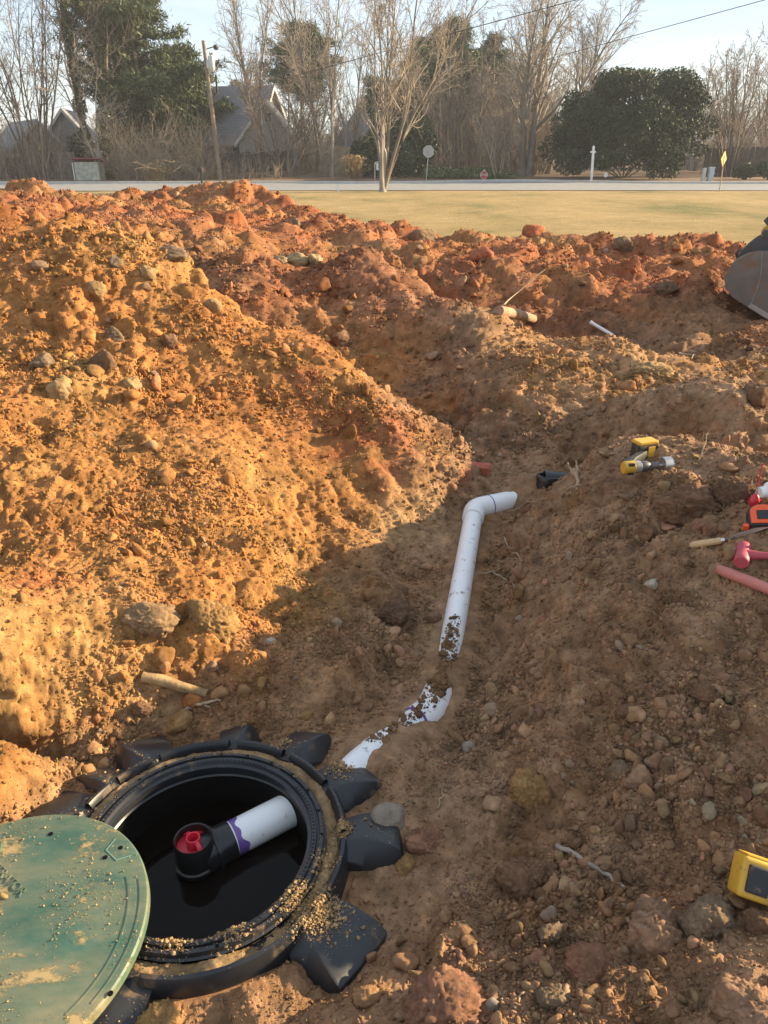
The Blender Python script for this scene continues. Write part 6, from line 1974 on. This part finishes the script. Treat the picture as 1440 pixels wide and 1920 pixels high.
scatter('soil_lumps', 7000, (8, 30), .005, .07, 3, 'countless walnut-sized soil lumps strewn over the dug ground', 2, dens, 2.0, .35, pale=.025)

# ---- fist-sized clods, each its own
MAT['stone_grey'] = plain('grey_fieldstone', (.23, .185, .14), rough=.85, var=.25, scale=14, bump=.5, bscale=50, dirt=(.26, .16, .08), dirt_amt=.2, dirt_scale=12)
MAT['stone_pale'] = plain('pale_quartz_stone', (.38, .32, .25), rough=.8, var=.2, scale=20, bump=.5, bscale=60, dirt=(.30, .19, .10), dirt_amt=.2, dirt_scale=20)
def put_clod(name, p, nrm, r, seed, label, cat, group=None, sub=4, shape=(1, 1, .8), col=None, mat=None, rz=0.0, sink=.3, angular=.6, rough=1.0, tiltx=0.0):
    V, F = clod_shape(sub, seed, angular, rough)
    V = V * np.array(shape) * r
    ca, sa = math.cos(rz), math.sin(rz)
    if tiltx:
        ct, stt = math.cos(tiltx), math.sin(tiltx)
        V = np.stack([V[:, 0], V[:, 1] * ct - V[:, 2] * stt, V[:, 1] * stt + V[:, 2] * ct], 1)
    V = np.stack([V[:, 0] * ca - V[:, 1] * sa, V[:, 0] * sa + V[:, 1] * ca, V[:, 2]], 1)
    c = np.array(p) + np.array(nrm) * (r * min(shape) * (1 - 2 * sink))
    W = V + c
    if mat is None:
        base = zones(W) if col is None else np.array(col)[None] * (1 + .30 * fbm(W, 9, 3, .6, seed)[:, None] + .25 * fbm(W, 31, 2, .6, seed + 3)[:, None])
        me = mesh_np(name, V, F, smooth=True, col=np.clip(base, .008, .8))
        mt = MAT['soil_clod']
    else:
        me = mesh_np(name, V, F, smooth=True); mt = mat
    o = link(name, me, mt, label=label, cat=cat, group=group)
    o.location = tuple(float(x) for x in c)
    return o
OCH, PNK, RED, BRN, GRY, TAN, DRK = (.32, .185, .075), (.32, .19, .115), (.25, .125, .075), (.19, .105, .06), (.215, .145, .09), (.33, .215, .105), (.145, .082, .05)
HERO = [  # u, v(base), width px, height px, colour, mat, label, name
 (993, 1515, 90, 95, OCH, None, 'ochre yellow angular clod right of the round grey stone', 'soil_clod'),
 (1200, 1490, 66, 66, PNK, None, 'pinkish crumbly clod on the right bank', 'soil_clod'),
 (728, 1565, 78, 70, None, 'stone_grey', 'smooth rounded grey stone wedged against the tank lugs', 'field_stone'),
 (800, 1595, 85, 52, RED, None, 'dark reddish clod just right of the grey stone', 'soil_clod'),
 (990, 1690, 125, 115, BRN, None, 'large smooth brown clod left of the grey stick', 'soil_clod'),
 (1225, 1810, 150, 165, PNK, None, 'big pinkish red clod with a crumbly top near the yellow tool', 'soil_clod'),
 (1330, 1770, 120, 100, GRY, None, 'grey-brown slab leaning beside the big pinkish clod', 'soil_clod'),
 (830, 1935, 210, 130, RED, None, 'massive red-brown clod at the bottom edge', 'soil_clod'),
 (1115, 1850, 125, 75, RED, None, 'flat reddish clod in front of the big pinkish clod', 'soil_clod'),
 (1400, 1940, 170, 130, PNK, None, 'large pale pinkish clod in the bottom right corner', 'soil_clod'),
 (1420, 1760, 70, 80, BRN, None, 'brown clod under the yellow tool', 'soil_clod'),
 (1290, 985, 150, 100, BRN, None, 'big dark block of earth beside the drill', 'soil_clod'),
 (1385, 960, 95, 80, DRK, None, 'dark earth block behind the red upright marker', 'soil_clod'),
 (1215, 1015, 55, 40, BRN, None, 'brown clod below the big earth block', 'soil_clod'),
 (1315, 1010, 48, 46, RED, None, 'reddish clod left of the two by the tape measure', 'soil_clod'),
 (1338, 1016, 44, 46, RED, None, 'reddish clod nearest the tape measure', 'soil_clod'),
 (735, 1175, 80, 62, DRK, None, 'dark angular rock in the trench left of the pipe', 'trench_rock'),
 (812, 1172, 36, 30, BRN, None, 'small round clod touching the left side of the pipe', 'soil_clod'),
 (750, 1120, 36, 28, BRN, None, 'rounded brown clod above the dark trench rock', 'soil_clod'),
 (400, 1215, 135, 125, OCH, None, 'big ochre slab leaning out of the left heap', 'soil_clod'),
 (280, 1190, 112, 66, (.27, .17, .09), None, 'grey-brown ledge rock under the left heap', 'ledge_rock'),
 (112, 755, 60, 58, TAN, None, 'pale tan boulder on the sunlit left heap', 'boulder'),
 (85, 700, 62, 42, GRY, None, 'greyish rock just above the pale tan boulder', 'boulder'),
 (250, 742, 42, 44, TAN, None, 'upright tan clod in the middle of the left heap', 'soil_clod'),
 (212, 645, 46, 40, GRY, None, 'grey crumbly rock high on the left heap', 'boulder'),
 (320, 655, 42, 36, BRN, None, 'dark knob of earth on the left heap crest side', 'soil_clod'),
 (195, 705, 64, 56, BRN, None, 'brown clump with a red core on the left heap', 'soil_clod'),
 (395, 590, 44, 40, TAN, None, 'tan block on the crest of the left heap', 'soil_clod'),
 (215, 505, 40, 28, GRY, None, 'flat grey stone near the top of the left heap', 'flat_stone'),
 (280, 535, 42, 52, TAN, None, 'tan lump below the top of the left heap', 'soil_clod'),
 (180, 560, 46, 36, TAN, None, 'wide tan lump left of the upper grey rocks', 'soil_clod'),
 (325, 490, 70, 30, GRY, None, 'grey broken layers at the top of the left heap', 'boulder'),
 (335, 1372, 62, 48, OCH, None, 'crumbly orange clod resting on the tank edge', 'soil_clod'),
 (362, 1330, 42, 38, (.34, .13, .045), None, 'rounded orange clod behind the crumbly one', 'soil_clod'),
 (268, 1340, 44, 36, BRN, None, 'brown clod left of the orange clods', 'soil_clod'),
 (575, 1358, 36, 38, OCH, None, 'small ochre clod above the tank lugs', 'soil_clod'),
 (1330, 1330, 80, 58, BRN, None, 'rounded brown clod on the right bank', 'soil_clod'),
 (1180, 1360, 58, 52, BRN, None, 'small rounded clod left of the brown one on the bank', 'soil_clod'),
 (1160, 1470, 60, 60, GRY, None, 'grey-brown clod left of the pinkish crumbly clod', 'soil_clod'),
 (1430, 1560, 60, 70, BRN, None, 'brown clod cut by the right edge', 'soil_clod'),
 (1222, 1105, 32, 26, None, 'stone_pale', 'pale quartz stone on the right bank below the tools', 'pale_stone'),
 (1222, 1440, 30, 22, None, 'stone_pale', 'small pale stone above the pinkish crumbly clod', 'pale_stone'),
 (505, 1213, 26, 22, None, 'stone_pale', 'little white pebble beside the ochre slab', 'pale_stone'),
 (925, 1905, 40, 44, None, 'stone_grey', 'grey stone at the bottom beside the massive red clod', 'field_stone'),
 (1030, 1770, 62, 50, GRY, None, 'ashy grey crumbly clod left of the big pinkish clod', 'soil_clod'),
 (880, 1420, 34, 36, None, 'stone_grey', 'upright grey stone on the trench floor', 'field_stone'),
 (1040, 1905, 78, 70, GRY, None, 'grey clod at the bottom between two reddish ones', 'soil_clod'),
 (760, 1640, 60, 40, OCH, None, 'ochre crumbly clod below the dark reddish one', 'soil_clod'),
 (420, 1870, 110, 80, (.28, .15, .07), None, 'brown clod pile chunk just below the tank', 'soil_clod'),
 (300, 1935, 100, 60, OCH, None, 'orange lump at the bottom edge beside the lid', 'soil_clod'),
 (690, 1890, 60, 46, (.30, .17, .08), None, 'tan clod left of the massive red clod', 'soil_clod'),
 (1000, 448, 44, 34, (.38, .13, .06), None, 'tilted reddish slab on the far ridge', 'soil_clod'),
 (905, 500, 60, 44, (.36, .12, .06), None, 'blocky reddish boulder on the far bank', 'boulder'),
 (790, 462, 60, 40, GRY, None, 'grey-tan boulder on the far ridge', 'boulder'),
 (560, 505, 56, 34, (.34, .25, .13), None, 'pale yellowish broken rock on the middle ridge', 'boulder'),
 (592, 500, 34, 28, (.36, .27, .15), None, 'small pale rock right of the pale yellowish one', 'boulder'),
 (528, 500, 32, 26, (.30, .22, .13), None, 'small pale rock left of the pale yellowish one', 'boulder'),
 (555, 432, 30, 26, GRY, None, 'grey stone at the foot of the far mound', 'field_stone'),
 (1165, 478, 50, 40, GRY, None, 'grey tilted rock below the far ridge notch', 'boulder'),
 (1245, 560, 66, 44, DRK, None, 'dark boulder in the far pit wall', 'boulder'),
 (1215, 715, 90, 44, TAN, None, 'long tan clod on the sunlit middle bank', 'soil_clod'),
 (1425, 770, 70, 66, BRN, None, 'dark clod at the right edge of the middle bank', 'soil_clod'),
 (640, 655, 50, 44, BRN, None, 'brown knob behind the crest of the left heap', 'soil_clod'),
]
for k, (u, v, w, h, col, mt, lab, nm) in enumerate(HERO):
    q = np.array(hit(u, v - h * .35))
    m_ = px_size(q, 1)
    rx = w * m_ * .5
    asp = (h / w) * 1.05
    cat = 'stone' if 'stone' in nm else ('rock' if 'rock' in nm or nm == 'boulder' else 'clod')
    put_clod(nm, q, (0, -.15, .6), rx, 500 + k, lab, cat, sub=5 if w > 75 else 4, shape=(1.0, .85, min(1.15, max(.55, asp))), col=col, mat=MAT[mt] if mt else None,
             rz=(k * 1.7) % 6.28 * .15 - .4, sink=.42, angular=.85 if 'round' not in lab else .4, rough=2.3 if mt is None else .6)
# mid-sized clods, each described by size, colour and its nearest landmark
LAND = [(728, 1530, 'the round grey stone'), (993, 1470, 'the ochre angular clod'), (1200, 1460, 'the pinkish crumbly clod'), (990, 1640, 'the large smooth brown clod'), (1225, 1730, 'the big pinkish clod'),
        (830, 1860, 'the massive red-brown clod'), (1105, 1630, 'the grey stick'), (1410, 1670, 'the yellow tool'), (1390, 1090, 'the red tool handle'), (1320, 1025, 'the saw'), (1290, 930, 'the dark earth block'),
        (1215, 875, 'the drill'), (1030, 900, 'the black tee'), (865, 1100, 'the white pipe'), (735, 1140, 'the dark trench rock'), (400, 1160, 'the ochre slab'), (280, 1160, 'the ledge rock'), (330, 1290, 'the rotten log'),
        (455, 1380, 'the tank'), (112, 730, 'the pale tan boulder'), (250, 720, 'the upright tan clod'), (212, 630, 'the grey crumbly rock'), (325, 490, 'the broken grey layers'), (60, 1130, 'the red clay patch'),
        (1130, 620, 'the white pipe stub'), (965, 595, 'the clay pipe'), (1400, 530, 'the excavator bucket'), (560, 480, 'the pale yellowish rock'), (905, 480, 'the blocky red boulder'), (1215, 700, 'the long tan clod'),
        (1245, 540, 'the dark pit boulder'), (790, 450, 'the grey-tan boulder'), (700, 840, 'the red clay lens'), (1330, 1300, 'the rounded brown clod'), (640, 640, 'the brown knob')]
def describe(u, v, wpx, col):
    sz_ = 'tiny' if wpx < 18 else 'small' if wpx < 23 else 'fist-sized' if wpx < 32 else 'large'
    lum = col.mean(); rg_ = col[0] / col[1]
    cn = 'pale grey' if rg_ < 1.65 and lum > .17 else 'yellowish' if rg_ < 1.95 and lum > .17 else 'brown' if rg_ < 2.25 else 'orange-brown' if rg_ < 2.7 else 'reddish'
    if lum < .10: cn = 'dark ' + cn
    best = min(LAND, key=lambda q: math.hypot(q[0] - u, q[1] - v))
    du, dv = u - best[0], v - best[1]
    dd_ = math.hypot(du, dv)
    side = ('right of' if du > 0 else 'left of') if abs(du) > abs(dv) * 1.8 else ('below' if dv > 0 else 'above') if abs(dv) > abs(du) * 1.8 else (('lower ' if dv > 0 else 'upper ') + ('right of' if du > 0 else 'left of'))
    how = 'just ' if dd_ < 60 else '' if dd_ < 130 else 'well '
    return f'{sz_} {cn} clod {how}{side} {best[2]}'
rng = np.random.RandomState(412)
zone_list = [  # u0,u1,v0,v1, count, group
 (20, 330, 480, 1150, 50, 'clods on the sunlit left heap'),
 (180, 560, 1230, 1380, 24, 'clods in the pile behind the tank'),
 (640, 820, 1080, 1330, 16, 'clods on the trench floor'),
 (900, 1430, 1150, 1560, 46, 'clods on the shaded right bank'),
 (700, 1400, 1600, 1910, 46, 'clods on the near dirt'),
 (560, 1380, 450, 860, 46, 'clods on the middle and far banks'),
]
seen_labels = set()
for z_, (u0, u1, v0, v1, cnt, grp) in enumerate(zone_list):
    protos_ = [clod_shape(3, 700 + z_ * 20 + k, .85 + .15 * (k % 2), 1.1) for k in range(8)]
    made = tries = 0
    while made < cnt and tries < cnt * 6:
        tries += 1
        u, v = rng.uniform(u0, u1), rng.uniform(v0, v1)
        q = np.array(hit(u, v))
        wpx = min(15 + 9 * rng.exponential(), 46) * (.85 if z_ in (0, 5) else 1.0)
        r_ = wpx * px_size(q, 1) * .5
        if q[1] > 13 or seg_info(q[None, :2], PIPE)[0][0] < .09 + r_ or math.hypot(q[0] - TX, q[1] - TY) < .62 + r_:
            continue
        V, F_ = protos_[rng.randint(8)]
        c = np.array(q) + np.array((0, 0, r_ * .15))
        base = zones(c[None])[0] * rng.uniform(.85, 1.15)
        if rng.rand() < .12: base = base * .5 + np.array([.28, .22, .16]) * .5
        lab = describe(u, v, wpx, base)
        if lab in seen_labels: continue
        seen_labels.add(lab)
        me = mesh_np('soil_clod', V * np.array([rng.uniform(.85, 1.3), rng.uniform(.85, 1.2), rng.uniform(.6, .95)]) * r_, F_, smooth=True, col=np.clip(base[None] * (1 + .25 * noise3(V * 3 + made)[:, None]), .01, .8))
        o = link('soil_clod', me, MAT['soil_clod'], label=lab, cat='clod', group=grp)
        o.location = tuple(c); o.rotation_euler = (rng.uniform(-.4, .4), rng.uniform(-.4, .4), rng.uniform(0, 6.28))
        made += 1

# ---- soil lying on the tank: the filled channel, crumbs on lugs, lid and pipe
def ring_soil():
    rng = np.random.RandomState(8)
    nA, nR = 420, 14
    a = np.linspace(0, 2 * np.pi, nA, endpoint=False)
    rr = np.linspace(RO + .046, RO + .090, nR)
    A_, R_ = np.meshgrid(a, rr, indexing='ij')
    p = np.stack([TX + R_ * np.cos(A_), TY + R_ * np.sin(A_), np.zeros_like(A_)], -1).reshape(-1, 3)
    t = (R_.ravel() - RO - .046) / .044
    fill = .35 + .9 * fbm(p, 6, 3, .6, 5)
    z = TZ - .030 + .030 * np.clip(fill, -.4, 1.2) * np.sin(np.pi * np.clip(t, 0, 1)) ** .5 + .006 * fbm(p, 60, 3, .6, 9)
    p[:, 2] = z
    idx = np.arange(nA * nR).reshape(nA, nR); nx = np.roll(idx, -1, axis=0)
    F = np.stack([idx[:, :-1], nx[:, :-1], nx[:, 1:], idx[:, 1:]], -1).reshape(-1, 4)
    col = np.array([.36, .235, .12])[None] * (1 + .5 * fbm(p, 14, 3, .6, 2))[:, None]
    o = link('channel_soil', mesh_np('channel_soil', p, F, smooth=True, col=np.clip(col, .02, .8)), MAT['soil_clod'], tank)
    o['kind'] = 'stuff'
ring_soil()
def crumbs_at(name, pts, sizes, col, label, parent=None, seed=1, sub=1):
    rng = np.random.RandomState(seed)
    n = len(pts)
    shapes = [mesh_np(name + '_shape', *clod_shape(2, 900 + seed * 13 + k, .8)) for k in range(8)]
    sc = np.array(sizes)[:, None] * np.stack([.8 + .5 * rng.rand(n), .8 + .5 * rng.rand(n), .55 + .4 * rng.rand(n)], 1)
    c = np.array(col)[None] * (.65 + .7 * rng.rand(n))[:, None]
    return instanced(name, np.array(pts), rng.rand(n, 3) * np.array([.8, .8, 6.283]), sc, rng.randint(8, size=n), shapes, MAT['soil_inst'], np.clip(c, .02, .8), kind='stuff', label=label, cat='soil crumbs')
rng = np.random.RandomState(61)
from mathutils.bvhtree import BVHTree
def bvh_of(obs):
    V, F, own = [], [], []
    for ob in obs:
        bs = len(V)
        off = Vector((0, 0, 0)); p_ = ob
        while p_ is not None:
            off += p_.location; p_ = p_.parent
        V += [v.co + off for v in ob.data.vertices]
        for pl in ob.data.polygons:
            F.append([i_ + bs for i_ in pl.vertices]); own.append(ob.name)
    return BVHTree.FromPolygons(V, F), own
TREES = {'tank': bvh_of([o for o in tank.children if o.type == 'MESH']), 'pipe': bvh_of([o for o in drain.children if o.type == 'MESH'])}
def drop(x, y, z0, which):
    """top surface of the tank or pipe under (x, y)"""
    loc, nr_, i_, _ = TREES[which][0].ray_cast(Vector((x, y, z0)), Vector((0, 0, -1)), .8)
    if loc is None: return None, None, ''
    if nr_.z < 0: nr_ = -nr_
    return loc, nr_, TREES[which][1][i_]
pts, sz = [], []
for _ in range(14000):
    r = rng.uniform(RO + .03, RO + .30); a = rng.rand() * 6.283
    x, y = TX + r * math.cos(a), TY + r * math.sin(a)
    dn_ = noise3(np.array([[x * 9, y * 9, 1.7]]))[0] + .5 * noise3(np.array([[x * 23, y * 23, 5.]]))[0]
    near_amt = .55 if r < RO + .09 else .12
    if dn_ + near_amt * .6 < rng.rand() * .75: continue
    loc, nr_, ob = drop(x, y, TZ + .25, 'tank')
    if loc is None or nr_.z < .8 or loc.z < TZ - .12 or ground_z(x, y) > loc.z: continue
    s = min(.0009 * (1 - rng.rand()) ** -.5, .006)
    pts.append((loc.x, loc.y, loc.z + s * .3)); sz.append(s)
def heap_on(u, v, n, spread):
    c = Pz(u, v, TZ - .03)
    for _ in range(n):
        x, y = c[0] + rng.normal() * spread, c[1] + rng.normal() * spread
        loc, nr_, ob = drop(x, y, TZ + .25, 'tank')
        if loc is None: continue
        g_ = math.exp(-((x - c[0]) ** 2 + (y - c[1]) ** 2) / spread ** 2 / 2)
        s = min(.0012 * (1 - rng.rand()) ** -.5, .0065)
        pts.append((loc.x, loc.y, max(loc.z, ground_z(x, y)) + g_ * .012 * rng.rand())); sz.append(s)
for hq in ((590, 1720, 2200, .036), (560, 1700, 1200, .03), (612, 1625, 700, .016), (640, 1440, 500, .022), (520, 1395, 400, .02), (640, 1565, 600, .014), (330, 1772, 700, .03), (430, 1750, 700, .03)):
    heap_on(*hq)
crumbs_at('tank_crumbs', pts, sz, (.38, .25, .125), 'dry soil crumbs strewn over the tank collar and lugs', seed=2)
pts, sz = [], []
Lm = LM
for _ in range(9000):
    r = LR * math.sqrt(rng.rand()) * .985; a = rng.rand() * 6.283
    q = Lm @ Vector((r * math.cos(a), r * math.sin(a), .0005))
    dn_ = noise3(np.array([[r * math.cos(a) * 8, r * math.sin(a) * 5, 3.1]]))[0]
    if dn_ * 1.6 + .25 < rng.rand(): continue
    s = min(.0005 * (1 - rng.rand()) ** -.5, .003)
    pts.append((q.x, q.y, q.z + s * .3)); sz.append(s)
q = Lm @ on_lid(8, 1683); pts.append((q.x, q.y, q.z + .006)); sz.append(.012)
crumbs_at('lid_crumbs', pts, sz, (.46, .33, .15), 'pale soil crumbs scattered over the green lid', seed=3)
# soil heaped on the pipe
pts, sz = [], []
for _ in range(2600):
    t = rng.rand() ** .8 * 6.2; i = int(t) + 1
    i = min(i, len(PP) - 2); f = t + 1 - i
    c = PP[i].lerp(PP[min(i + 1, len(PP) - 1)], min(f, 1.0))
    amt = np.interp(i + f, [1, 2.5, 3.2, 4, 5, 6, 7, 8, 9], [.5, .5, .25, .8, 1, 1, .6, .22, .03])
    if rng.rand() > amt: continue
    off = rng.normal() * .022
    x, y = c.x + off, c.y + rng.normal() * .01
    loc, nr_, ob = drop(x, y, c.z + .2, 'pipe')
    if loc is None or nr_.z < .72: continue
    s = min(.0022 * (1 - rng.rand()) ** -.55, .016)
    pts.append((loc.x, loc.y, loc.z + s * .3)); sz.append(s)
crumbs_at('pipe_crumbs', pts, sz, (.19, .105, .052), 'dark soil crumbs fallen onto the white pipe', seed=4)

if False:
    pass
